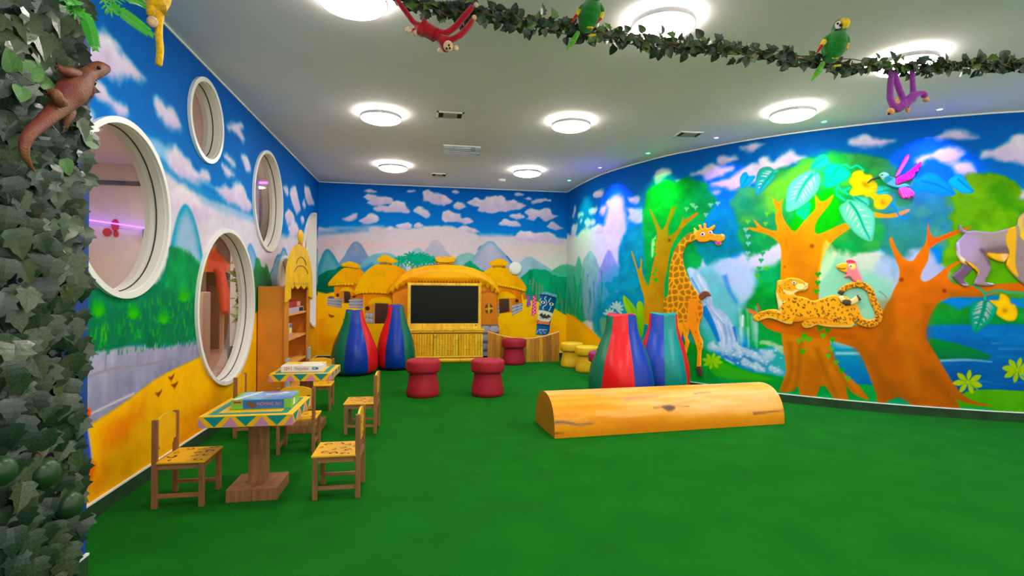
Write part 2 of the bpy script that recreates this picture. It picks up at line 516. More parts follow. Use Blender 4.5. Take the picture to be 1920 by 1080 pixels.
# haze and streaks near the horizon
c.poly([(120, 330), (300, 262), (330, 300), (372, 352), (420, 382), (475, 405), (530, 438), (575, 448), (600, 445), (600, 520), (470, 530), (300, 540), (120, 560)],
       (212, 203, 218), f=.10, noise=.12, ns=3, smooth=3, tex=.05, ts=5)
for pts, col, w in [([(150, 300), (260, 262), (320, 290), (390, 345), (470, 388)], (110, 170, 220), .05),
                    ([(300, 300), (350, 345), (420, 375), (475, 400)], (20, 130, 200), .07),
                    ([(372, 372), (420, 392), (475, 410)], (150, 185, 220), .05),
                    ([(280, 272), (305, 285), (340, 312)], (140, 190, 230), .06),
                    ([(535, 420), (560, 432), (590, 436)], (60, 140, 205), .06)]:
    c.line(pts, w, col, f=.03, noise=.02, ns=6, op=.8)
c.poly([(300, 420), (380, 440), (450, 470), (440, 500), (330, 490)], (228, 200, 210), f=.15, noise=.1, ns=4, op=.5)
CL = dict(f=.04, noise=.055, ns=6.5)
for pts in [[(150, 70), (185, 50), (210, 75), (225, 100), (245, 120), (262, 132), (272, 148), (255, 145), (238, 140), (225, 152), (210, 148), (190, 140), (160, 130)],
            [(172, 165), (190, 158), (206, 172), (222, 190), (238, 205), (230, 214), (212, 208), (196, 195), (180, 185)],
            [(292, 190), (302, 182), (316, 196), (330, 215), (340, 236), (330, 243), (316, 236), (304, 220), (294, 205)],
            [(427, 232), (440, 226), (450, 226), (456, 238), (452, 245), (460, 262), (452, 266), (442, 254), (430, 246)],
            [(420, 292), (432, 290), (442, 306), (440, 316), (428, 306)], [(417, 308), (430, 314), (440, 328), (432, 336), (420, 322)],
            [(452, 290), (460, 288), (466, 300), (470, 318), (464, 324), (457, 308)],
            [(308, 282), (325, 275), (340, 288), (358, 300), (370, 315), (382, 312), (394, 335), (380, 342), (355, 338), (335, 328), (318, 310)],
            [(405, 352), (425, 350), (440, 342), (452, 345), (462, 362), (470, 378), (470, 390), (445, 388), (422, 372)],
            [(160, 200), (176, 205), (182, 232), (170, 245), (155, 240)],
            [(318, 365), (335, 352), (352, 358), (380, 380), (400, 400), (380, 420), (345, 400), (322, 395)],
            [(530, 350), (536, 346), (541, 360), (538, 370)], [(544, 360), (552, 350), (560, 372), (565, 392), (558, 400), (548, 382)],
            [(571, 352), (578, 350), (584, 364), (589, 382), (580, 386), (573, 372)], [(535, 398), (545, 392), (552, 410), (545, 422), (536, 412)],
            [(566, 380), (571, 372), (574, 386), (570, 392)], [(563, 406), (568, 402), (571, 414), (566, 418)],
            [(540, 425), (550, 415), (560, 428), (556, 440), (545, 440)]]:
    c.cloud(pts, seed=random.randint(1, 99), **CL)
# mountains
c.poly([(306, 525), (316, 478), (328, 420), (340, 388), (350, 383), (362, 402), (374, 445), (384, 505), (386, 540), (300, 560)],
       (95, 170, 195), f=.015, smooth=3, col2=(150, 185, 215), ang=90, rim=(40, 150, 185), rimw=.12, tex=.08, ts=5)
c.poly([(335, 420), (352, 405), (364, 440), (372, 500), (345, 500), (330, 470)], (175, 185, 215), f=.08, op=.65, noise=.05, ns=5)
c.poly([(459, 505), (463, 470), (468, 456), (474, 462), (482, 485), (488, 520), (470, 560)], (125, 165, 210), f=.02, col2=(150, 185, 215), rim=(90, 150, 205), rimw=.08)
c.poly([(506, 545), (512, 500), (519, 478), (526, 476), (530, 465), (536, 468), (543, 490), (548, 476), (553, 466), (562, 500), (575, 480), (600, 470), (600, 545)],
       (110, 170, 200), f=.02, smooth=3, col2=(165, 180, 205), rim=(70, 130, 195), rimw=.06)
# greens
c.poly([(120, 540), (240, 545), (300, 520), (318, 478), (336, 500), (356, 500), (385, 492), (395, 560), (395, 650), (372, 640), (300, 652), (250, 648), (210, 660), (160, 662), (120, 670)],
       (0, 118, 92), f=.02, noise=.05, ns=7, smooth=3, col2=(0, 112, 66), tex=.15, ts=6)
c.poly([(312, 500), (325, 462), (345, 472), (370, 485), (392, 500), (392, 545), (310, 550)], (35, 140, 80), f=.03, noise=.08, ns=8, tex=.2)
c.poly([(474, 540), (477, 498), (484, 484), (492, 500), (500, 494), (507, 520), (510, 560), (474, 565)], (55, 135, 85), f=.02, noise=.05, ns=9, tex=.2, col2=(70, 110, 80))
c.poly([(574, 545), (592, 530), (600, 560), (574, 560)], (0, 115, 85), f=.05)
rg = random.Random(3)
for i in range(120):
    x = rg.uniform(170, 390); y = rg.uniform(545, 640) if i % 3 else rg.uniform(560, 640)
    g = rg.choice([(40, 165, 55), (85, 180, 45), (20, 145, 70), (0, 130, 80), (110, 190, 50)])
    h = rg.uniform(10, 26); k = rg.uniform(-5, 5)
    c.line([(x, y + h / 2), (x + k * .4, y), (x + k, y - h / 2)], .03, g, .006, f=.006, op=.55)
for cx, cy in [(185, 575), (250, 580), (307, 590), (345, 548), (380, 585)]:
    for i in range(9):
        a = math.radians(-90 + (i - 4) * 26)
        c.line([(cx, cy + 14), (cx + 10 * math.cos(a), cy + 8 + 14 * math.sin(a)), (cx + 14 * math.cos(a), cy + 10 + 28 * math.sin(a))], .035, (70, 180, 45), .005, f=.008, op=.7)
# stone wall and yellow ground
c.poly([(380, 560), (480, 556), (520, 545), (600, 535), (600, 720), (380, 720)], (0, 112, 70), f=.02, smooth=0)
c.poly([(380, 640), (440, 610), (478, 586), (520, 565), (600, 553), (600, 720), (380, 720)], (244, 184, 0), f=.012, smooth=0)
c.poly([(120, 672), (165, 662), (210, 655), (250, 648), (300, 652), (372, 638), (410, 640), (410, 715), (340, 720), (300, 730), (250, 765), (200, 800), (160, 830), (100, 870)],
       (168, 164, 188), f=.012, smooth=3, col2=(118, 118, 152), ang=80, tex=.12, ts=9, streak=(1.5, .5))
for pts in [[(165, 706), (215, 690), (270, 684), (330, 672)], [(165, 776), (215, 752), (250, 735)]]: c.line(pts, .014, (150, 140, 150), f=.006); 
for pts in [[(165, 778), (215, 754), (252, 737)]]: c.line(pts, .012, (205, 200, 215), f=.005)
for pts in [[(199, 664), (197, 694)], [(258, 652), (258, 682)]]: c.line(pts, .012, (135, 130, 150), f=.006, smooth=0)
for i in range(90):
    x = rg.uniform(160, 375); y = 663 - (x - 165) * .11 + rg.uniform(-2, 3)
    c.line([(x, y + 5), (x + rg.uniform(-1, 1), y - 5)], .012, (150, 175, 170) if i % 2 else (0, 120, 75), .004, f=.004, smooth=0)
c.poly([(60, 870), (165, 800), (190, 783), (240, 750), (285, 715), (330, 690), (376, 668), (420, 640), (475, 605), (520, 575), (600, 556), (640, 700), (300, 1000), (60, 1100)],
       (246, 188, 0), f=.012, smooth=3, col2=(238, 168, 0), ang=90, tex=.06, ts=4)
for pts, w in [([(190, 830), (230, 795), (270, 770)], .10), ([(300, 800), (340, 790), (390, 770)], .09), ([(335, 830), (370, 800), (410, 775)], .12), ([(175, 920), (195, 880), (200, 870)], .10), ([(205, 830), (240, 805)], .09)]:
    c.line(pts, w, (226, 120, 0), f=.07, op=.55, noise=.03, ns=5)
for bx, by, s in [(297, 738, 1.0), (321, 708, .9), (327, 722, 1.0)]:
    c.poly([(bx - 7 * s, by - 3), (bx - 3 * s, by - 2), (bx + 2 * s, by - 4), (bx + 7 * s, by - 9), (bx + 5 * s, by - 1), (bx + 1, by + 5), (bx + 1, by + 9), (bx - 1, by + 5), (bx - 4, by + 2)], (140, 68, 15), f=.004, smooth=2)
# painted figure edge beside the pilaster
c.poly([(120, 640), (163, 630), (166, 660), (160, 700), (120, 700)], (60, 90, 190), f=.008)
c.poly([(120, 860), (160, 800), (170, 830), (174, 880), (166, 915), (150, 930), (120, 940)], (62, 76, 170), f=.006, rim=(170, 180, 220), rimw=.02)
c.poly([(168, 868), (180, 872), (172, 900), (162, 912)], (230, 110, 10), f=.03)
c.poly([(140, 770), (165, 762), (170, 778), (150, 790)], (240, 90, 20), f=.006)
attr(me, c.lin())
wall_left = link('wall_left', me, None, PAINT); tag(wall_left, kind='structure')

# ------------------------------------------------------------------ BACK WALL MURAL
us = np.linspace(XL, RC[0][0], 452); zs = np.linspace(0, ZC, 316)
me, U, Z = grid_mesh('wall_back', us, zs, lambda u, z: np.stack([u, np.full_like(u, YB), z], 1))
c = Canvas(WB, U, Z, (0, 100, 185))
t = np.clip((Z - 2.1) / .9, 0, 1)[:, None]
c.C = np.array([0, 132, 216.]) * (1 - t) + np.array([0, 90, 172.]) * t
c.poly([(580, 438), (640, 436), (668, 428), (720, 424), (760, 428), (830, 424), (870, 430), (905, 440), (965, 442), (985, 434), (1010, 438), (1040, 448), (1080, 460), (1080, 620), (580, 620)],
       (214, 203, 212), f=.03, noise=.04, ns=6, smooth=3, col2=(228, 208, 206), tex=.04, ts=3)
for pts, col, w, op in [([(617, 428), (660, 427), (720, 424)], (190, 195, 220), .05, .8), ([(600, 437), (650, 434), (690, 430)], (70, 140, 205), .05, .7), ([(900, 441), (960, 441)], (180, 190, 220), .05, .8),
                        ([(596, 462), (640, 455), (700, 462)], (226, 188, 190), .14, .6), ([(690, 460), (760, 458), (820, 462)], (226, 196, 198), .1, .6), ([(600, 478), (625, 470)], (230, 180, 185), .15, .6), ([(940, 470), (1000, 470), (1060, 468)], (226, 203, 200), .2, .6)]:
    c.line(pts, w, col, f=.05, noise=.03, ns=5, op=op)
z5 = lambda *p: Zm(590, 340, 6.752, *p); z6 = lambda *p: Zm(830, 340, 6.752, *p)
CL = dict(f=.022, noise=.03, ns=11)
for pts in [z5((610, 190), (670, 150), (750, 170), (820, 190), (940, 195), (990, 240), (950, 275), (850, 300), (760, 300), (650, 275), (700, 240), (630, 215)),
            z5((750, 340), (830, 305), (920, 310), (1000, 250), (1100, 245), (1160, 300), (1200, 370), (1180, 405), (1060, 400), (940, 395), (870, 380), (790, 380)),
            z5((1260, 370), (1320, 325), (1400, 355), (1450, 420), (1410, 465), (1340, 430)),
            z5((345, 470), (430, 425), (500, 390), (550, 410), (540, 460), (480, 500), (400, 510)),
            z5((565, 490), (640, 440), (710, 405), (790, 430), (825, 490), (760, 530), (650, 540), (590, 520)),
            z5((1020, 545), (1090, 540), (1170, 510), (1230, 550), (1200, 600), (1060, 590)), z5((1260, 560), (1320, 520), (1380, 560), (1300, 590)),
            z5((900, 600), (960, 580), (1020, 620), (940, 640)),
            z5((1380, 130), (1440, 105), (1500, 140), (1620, 165), (1690, 215), (1700, 270), (1600, 300), (1500, 280), (1380, 230)),
            z5((1160, 125), (1240, 100), (1290, 120), (1220, 145)), z5((620, 120), (700, 95), (780, 125), (700, 140)),
            z6((0, 180), (60, 200), (130, 240), (60, 290), (0, 300)), z6((130, 290), (190, 255), (250, 280), (290, 330), (200, 350), (150, 330)), z6((120, 130), (160, 108), (200, 135), (160, 150)),
            z6((300, 265), (370, 230), (440, 205), (520, 230), (560, 190), (680, 180), (780, 195), (810, 240), (900, 225), (960, 260), (1055, 305), (980, 345), (880, 365), (800, 380), (730, 385), (620, 410), (510, 390), (440, 360), (470, 320), (380, 300)),
            z6((910, 160), (970, 140), (1030, 165), (960, 180)), z6((1030, 215), (1080, 195), (1130, 220), (1080, 240)), z6((1120, 250), (1160, 230), (1200, 220), (1280, 210), (1370, 240), (1280, 255), (1180, 280), (1140, 285)),
            z6((1040, 390), (1120, 340), (1200, 350), (1290, 345), (1360, 350), (1390, 410), (1470, 435), (1380, 475), (1300, 500), (1220, 445), (1150, 490), (1050, 475), (1080, 440)),
            z6((850, 435), (930, 405), (990, 400), (1040, 450), (980, 475), (910, 465)), z6((695, 525), (780, 475), (870, 490), (940, 500), (980, 560), (850, 560), (740, 560)),
            z6((1320, 565), (1390, 515), (1460, 550), (1550, 595), (1440, 610), (1360, 595)),
            z6((0, 390), (70, 370), (150, 400), (220, 410), (240, 460), (320, 455), (395, 510), (310, 540), (200, 510), (80, 515), (0, 490)),
            z6((190, 600), (270, 555), (350, 570), (470, 635), (330, 650), (230, 640)),
            z6((930, 680), (1000, 630), (1090, 630), (1150, 670), (1250, 640), (1400, 660), (1450, 700), (1530, 780), (1380, 780), (1200, 770), (950, 740))]:
    c.cloud(pts, seed=random.randint(1, 99), **CL)
# mountains
for pts, a, b2, rim in [([(592, 520), (598, 492), (606, 474), (614, 466), (622, 472), (632, 488), (644, 512), (644, 540), (592, 550)], (95, 168, 180), (120, 185, 200), (60, 150, 170)),
                        ([(632, 500), (645, 480), (656, 460), (668, 452), (680, 462), (692, 482), (704, 500), (700, 520), (640, 520)], (172, 170, 196), (70, 130, 195), (120, 150, 190)),
                        ([(668, 515), (680, 490), (700, 477), (730, 474), (752, 490), (760, 520), (680, 540)], (135, 185, 200), (70, 160, 200), None),
                        ([(762, 485), (775, 468), (790, 466), (800, 490)], (150, 185, 195), (150, 190, 200), None),
                        ([(780, 490), (798, 466), (812, 450), (824, 452), (838, 472), (856, 488), (856, 505), (780, 505)], (186, 182, 202), (170, 175, 200), None),
                        ([(848, 505), (856, 482), (872, 474), (890, 478), (908, 505), (908, 520), (848, 520)], (135, 188, 188), (150, 195, 200), None),
                        ([(880, 500), (896, 470), (910, 454), (924, 452), (940, 468), (958, 488), (970, 510), (890, 520)], (188, 186, 206), (160, 170, 205), (130, 170, 200)),
                        ([(960, 520), (974, 492), (992, 480), (1010, 490), (1040, 510), (1040, 530), (960, 540)], (160, 185, 205), (140, 175, 205), None),
                        ([(1030, 520), (1045, 500), (1064, 495), (1076, 500), (1076, 600), (1030, 600)], (105, 180, 160), (30, 150, 105), None)]:
    c.poly(pts, a, f=.012, smooth=3, col2=b2, rim=rim, rimw=.10, tex=.08, ts=5, noise=.008, ns=10)
c.line([(949, 479), (955, 486), (962, 495)], .03, (40, 120, 190), f=.01)
c.line([(896, 468), (902, 460)], .02, (90, 120, 150), f=.01, smooth=0)
c.poly([(580, 530), (600, 515), (625, 506), (650, 498), (690, 520), (700, 560), (580, 580)], (0, 118, 86), f=.02, noise=.03, ns=8, smooth=3, tex=.2, col2=(0, 92, 74))
c.line([(660, 520), (684, 505), (700, 495)], .06, (30, 110, 190), f=.04, op=.7)
c.poly([(862, 512), (868, 498), (880, 488), (890, 496), (905, 506), (925, 516), (862, 525)], (30, 158, 110), f=.012, noise=.025, ns=14, tex=.15)
# palms
for cx, cy, r in [(752, 489, 16), (771, 484, 20), (792, 484, 18), (805, 489, 17), (783, 491, 20)]:
    for i in range(11):
        a = 2 * PI * i / 11 + cx
        c.line([(cx, cy), (cx + r * .6 * math.cos(a), cy + r * .45 * math.sin(a) - 2), (cx + r * math.cos(a), cy + r * .75 * math.sin(a) + 3)], .05, (16, 165, 132), .012, f=.006, tex=.2, ts=30, seed=i)
    c.line([(cx + 2, cy + 4), (cx + 1, cy + 24)], .025, (150, 135, 118), f=.006, smooth=0, op=.9)
# trees at the right
c.poly([(968, 530), (985, 512), (1000, 503), (1020, 504), (1040, 518), (1062, 520), (1085, 520), (1085, 620), (1030, 580), (985, 560)], (12, 152, 112), f=.015, noise=.05, ns=9, smooth=3, tex=.25, ts=10, col2=(10, 128, 88), streak=(1.5, .4))
for i in range(16):
    a = 2 * PI * i / 16; c.line([(1018, 512), (1018 + 12 * math.cos(a), 514 + 9 * math.sin(a)), (1018 + 22 * math.cos(a), 524 + 16 * math.sin(a))], .03, (14, 150, 110), .008, f=.008)
for x, y0, y1 in [(994, 524, 534), (1000, 522, 545), (1006, 528, 560), (1012, 530, 566), (1017, 534, 570), (1046, 560, 580), (1054, 560, 588), (1062, 556, 590)]:
    c.line([(x, y0), (x - 1, y1)], .03, (150, 132, 112), f=.012, smooth=0, op=.75)
for i in range(40):
    x = rg.uniform(1026, 1078); y = rg.uniform(530, 585)
    c.line([(x, y - 12), (x + rg.uniform(-2, 2), y + 14)], .035, rg.choice([(10, 150, 90), (15, 135, 110), (50, 165, 100), (80, 140, 110)]), .008, f=.015, smooth=0, op=.6)
# yellow ground
c.poly([(580, 556), (612, 550), (660, 542), (760, 540), (960, 548), (985, 560), (1012, 566), (1036, 576), (1060, 590), (1085, 604), (1085, 700), (580, 700)],
       (252, 200, 4), f=.012, smooth=3, col2=(244, 178, 0), tex=.05, ts=4)
for pts, w in [([(600, 640), (640, 640)], .12), ([(600, 600), (606, 655)], .1), ([(1000, 600), (1040, 620)], .15)]: c.line(pts, w, (232, 140, 0), f=.1, op=.5, smooth=0)
for bx, by in [(621, 592), (655, 590), (648, 601)]:
    c.poly([(bx - 5, by - 4), (bx - 1, by - 2), (bx + 4, by - 1), (bx + 6, by + 1), (bx + 2, by + 3), (bx - 1, by + 3), (bx - 4, by)], (150, 62, 10), f=.004, smooth=2)
# ---- painted huts
def fringe(c, pts, n, col, dark=(70, 30, 5)):
    P = crom(pts, 8, closed=False)
    q = np.linspace(0, len(P) - 1, n)
    for i, k in enumerate(q[:-1]):
        a = P[int(k)]; b2 = P[int(q[i + 1])]; m_ = (a + b2) / 2
        c.poly([(a[0], a[1] - 2), (b2[0], b2[1] - 2), (b2[0], b2[1] + .5), (m_[0], m_[1] + 2.6), (a[0], a[1] + .5)], col, f=.004, smooth=2)
        c.line([(b2[0], b2[1] - 2.2), (b2[0] + .6, b2[1] + 1.2)], .012, dark, .006, f=.003, smooth=0)
def hut(c, z, roof, knot, neck, wall, awn, door, jamb, wins, edge, n, roofc=(250, 196, 8), roofc2=(244, 164, 4), wallc=(238, 150, 20)):
    c.poly(z(*wall), wallc, f=.006, smooth=0, col2=(205, 108, 14), ang=0, tex=.06)
    c.poly(z(*roof), roofc, f=.006, smooth=3, col2=roofc2, ang=10, tex=.05, ts=6)
    e = z(*edge); c.line([(x, y + 3) for x, y in e], .03, (120, 58, 8), f=.015, op=.7)
    fringe(c, e, n, roofc)
    c.poly(z(*knot), (252, 200, 10), f=.006, smooth=3, col2=(246, 172, 4))
    for k in neck: c.line(z(*k), .012, (120, 62, 6), f=.004)
    c.poly(z(*jamb), (196, 140, 78), f=.005, smooth=0); c.poly(z(*door), (84, 58, 48), f=.005, smooth=0, col2=(66, 44, 40))
    c.poly(z(*awn), (238, 184, 14), f=.005, smooth=2)
    for x, y, rx, ry in wins: c.ell(z((x, y))[0], rx, ry, (60, 32, 20), f=.005)
def stones(c, z, q, rows, cols):
    """q: four corners tl, tr, br, bl; each painted block with a lit face and dark joint"""
    tl, tr, br, bl = [np.array(p) for p in z(*q)]
    f_ = lambda u, v: (tl * (1 - u) + tr * u) * (1 - v) + (bl * (1 - u) + br * u) * v
    c.poly([tl, tr, br, bl], (98, 96, 116), f=.004, smooth=0)
    for r in range(rows):
        for k in range(cols):
            u0, u1 = k / cols + .03, (k + 1) / cols - .03; v0, v1 = r / rows + .05, (r + 1) / rows - .05
            c.poly([f_(u0, v0), f_(u1, v0), f_(u1, v1), f_(u0, v1)], (198, 194, 206), f=.006, smooth=2, col2=(150, 148, 166), ang=60)
z7 = lambda *p: Zm(600, 470, 7.2, *p); z8 = lambda *p: Zm(900, 470, 6.356, *p)
hut(c, z7, [(112, 450), (118, 425), (160, 370), (230, 300), (310, 235), (420, 215), (520, 240), (590, 290), (590, 420), (470, 448), (330, 440), (200, 435)],
    [(285, 180), (330, 158), (400, 140), (470, 158), (550, 205), (525, 235), (420, 222), (320, 212)], [[(320, 216), (420, 228), (515, 242)]],
    [(190, 445), (470, 448), (585, 440), (585, 640), (430, 650), (300, 650), (195, 620)], [(258, 548), (285, 512), (350, 492), (425, 505), (462, 555), (380, 545), (310, 540)],
    [(322, 545), (395, 545), (415, 600), (412, 704), (328, 704)], [(290, 560), (330, 560), (330, 704), (290, 704)], [(238, 597, 2.8, 3.2), (460, 618, 3.4, 2)], [(112, 460), (180, 452), (300, 445), (460, 448)], 12)
c.ell(z7((150, 628))[0], 6, 2.4, (100, 92, 96), f=.005)
stones(c, z7, [(100, 640), (292, 642), (288, 772), (100, 735)], 3, 1); stones(c, z7, [(398, 650), (582, 640), (578, 778), (394, 766)], 3, 1)
hut(c, z7, [(470, 570), (480, 500), (520, 420), (590, 310), (700, 210), (810, 172), (960, 176), (1060, 215), (1175, 280), (1200, 380), (1000, 470), (930, 560), (760, 550), (600, 552)],
    [(768, 122), (820, 75), (870, 50), (930, 70), (990, 100), (1060, 142), (965, 165), (890, 150), (805, 150)], [[(805, 154), (890, 160), (970, 172)], [(800, 176), (890, 176), (975, 188)]],
    [(590, 555), (940, 560), (1230, 430), (1230, 1000), (980, 980), (600, 990)], [(652, 728), (690, 650), (800, 625), (930, 628), (995, 712), (860, 706), (740, 705)],
    [(745, 705), (925, 705), (905, 980), (738, 980)], [(700, 715), (748, 705), (742, 980), (700, 980)], [(640, 775, 4.4, 4)], [(478, 578), (560, 556), (760, 552), (930, 566)], 15)
c.poly(z7((600, 990), (980, 975), (1230, 1000), (1230, 1300), (560, 1300)), (248, 190, 4), f=.008, smooth=0)
stones(c, z7, [(612, 830), (712, 838), (722, 988), (620, 965)], 2, 2)
hut(c, z8, [(20, 270), (120, 205), (160, 182), (300, 190), (380, 250), (470, 320), (530, 390), (552, 440), (540, 470), (420, 430), (320, 415), (200, 400), (120, 340)],
    [(98, 152), (160, 112), (240, 95), (300, 112), (338, 150), (290, 178), (220, 172), (150, 176)], [[(150, 180), (220, 178), (300, 184)], [(150, 194), (220, 192), (305, 198)]],
    [(150, 400), (490, 440), (505, 640), (385, 745), (150, 745)], [(178, 562), (230, 500), (330, 485), (432, 555), (320, 566)],
    [(226, 572), (345, 568), (352, 722), (232, 748)], [(345, 570), (388, 575), (385, 725), (352, 722)], [(440, 595, 3.2, 3.2)], [(205, 398), (320, 418), (430, 440), (545, 472)], 13)
c.poly(z8((150, 745), (235, 748), (390, 735), (520, 700), (560, 800), (150, 820)), (250, 196, 4), f=.01, smooth=0)
stones(c, z8, [(385, 645), (510, 618), (500, 712), (382, 770)], 3, 2); stones(c, z8, [(188, 650), (228, 650), (228, 775), (188, 775)], 3, 1)
# washing line
for pts, col in [([(510, 490), (540, 495), (545, 580), (515, 585)], (236, 108, 12)), ([(565, 525), (605, 525), (600, 600), (608, 640), (580, 670), (552, 665), (560, 580)], (120, 62, 150)),
                 ([(630, 535), (678, 535), (668, 640), (670, 750), (652, 750), (645, 770), (612, 772), (622, 650)], (222, 60, 140))]:
    c.poly(z8(*pts), col, f=.005, smooth=0)
for i in range(6): c.line(z8((562, 540 + i * 22), (600, 552 + i * 20)), .012, (180, 130, 200), f=.004, smooth=0)
for i in range(11): c.ell(z8((640 - (i > 5) * 6 + (i % 2) * 16, 550 + i * 20))[0], 1.2, 1.2, (250, 190, 215), f=.004)
# leaning tiki post
c.poly(z8((715, 490), (800, 492), (912, 540), (888, 690), (868, 740), (838, 860), (828, 960), (800, 1010), (662, 1000), (678, 880), (690, 830), (690, 750), (704, 690)), (44, 108, 162), f=.005, smooth=0, col2=(20, 66, 112), ang=0)
c.poly(z8((712, 492), (800, 488), (914, 525), (908, 560), (800, 525), (714, 520)), (120, 170, 200), f=.005, smooth=0)
c.line(z8((714, 522), (800, 530), (906, 562)), .018, (10, 30, 50), f=.004)
for k in range(5): c.line(z8((730 + k * 40, 494 + k * 9), (728 + k * 40, 520 + k * 9)), .01, (30, 70, 110), f=.003, smooth=0)
for pts in [[(790, 540), (770, 570), (792, 600), (788, 640), (752, 668), (755, 700)], [(845, 560), (822, 600), (820, 640), (845, 665), (820, 715)], [(730, 560), (712, 600), (722, 650)]]: c.line(z8(*pts), .014, (200, 225, 235), f=.004)
for x, y in [(750, 612), (852, 634)]:
    c.ell(z8((x, y))[0], 6.2, 4.2, (20, 50, 85), f=.004, rot=10); c.ell(z8((x, y))[0], 4.4, 2.8, (228, 228, 214), f=.004, rot=10); c.ell(z8((x, y))[0], 1.6, 2.0, (20, 30, 40), f=.004)
c.poly(z8((700, 705), (780, 715), (866, 745), (850, 800), (822, 850), (750, 850), (690, 815), (690, 750)), (222, 218, 196), f=.005, smooth=2)
c.poly(z8((705, 760), (740, 735), (755, 765), (775, 745), (790, 775), (815, 755), (850, 790), (790, 805), (740, 800)), (62, 62, 56), f=.004, smooth=0)
for k in range(4): c.line(z8((712 + k * 32, 790 + k * 4), (722 + k * 32, 812), (736 + k * 32, 795 + k * 4)), .008, (60, 60, 50), f=.003, smooth=0)
c.poly(z8((680, 830), (830, 850), (828, 880), (676, 862)), (226, 92, 36), f=.004, smooth=0)
for k in range(6): c.line(z8((700 + k * 22, 838 + k * 3), (708 + k * 22, 868 + k * 2)), .008, (250, 190, 120), f=.003, smooth=0)
c.line(z8((672, 878), (826, 892)), .015, (10, 30, 50), f=.004, smooth=0)
c.line(z8((700, 935), (730, 990), (745, 940), (775, 985), (800, 940), (700, 935)), .012, (205, 228, 235), f=.004, smooth=0); c.line(z8((672, 985), (690, 945)), .01, (205, 228, 235), smooth=0)
attr(me, c.lin())
tag(link('wall_back', me, None, PAINT), kind='structure')
# ------------------------------------------------------------------ CURVED RIGHT WALL MURAL
us = sorted(set([round(WR.uv(px, 540)[0], 5) for px in np.arange(1062.5, 1985, 1.25)]))
us = [0.0] + [u for u in us if u > .004] 
us = np.array(us + list(np.linspace(us[-1] + .05, WR.u[-1], 24))); zs = np.linspace(0, ZC, 378)
def posR(u, z):
    x, y, _, _ = WR.xy(u); return np.stack([x, y, z], 1)
me, U, Z = grid_mesh('wall_right', us, zs, posR)
c = Canvas(WR, U, Z, (0, 105, 190))
t = np.clip((Z - 1.9) / 1.1, 0, 1)[:, None]
c.C = np.array([10, 128, 208.]) * (1 - t) + np.array([0, 88, 168.]) * t
rg = random.Random(11)
# ---- horizon light, misty distance
c.poly([(1050, 455), (1080, 440), (1100, 428), (1130, 432), (1165, 440), (1200, 470), (1200, 640), (1050, 640)], (218, 208, 212), f=.05, noise=.05, ns=5, smooth=3)
c.poly([(1280, 460), (1340, 470), (1370, 485), (1400, 468), (1440, 462), (1470, 450), (1490, 470), (1490, 560), (1280, 600)], (222, 206, 226), f=.05, noise=.05, ns=5, smooth=3, col2=(170, 200, 215))
c.poly([(1530, 460), (1600, 450), (1660, 470), (1700, 500), (1690, 600), (1520, 600)], (222, 212, 190), f=.06, noise=.05, smooth=3, col2=(150, 205, 185))
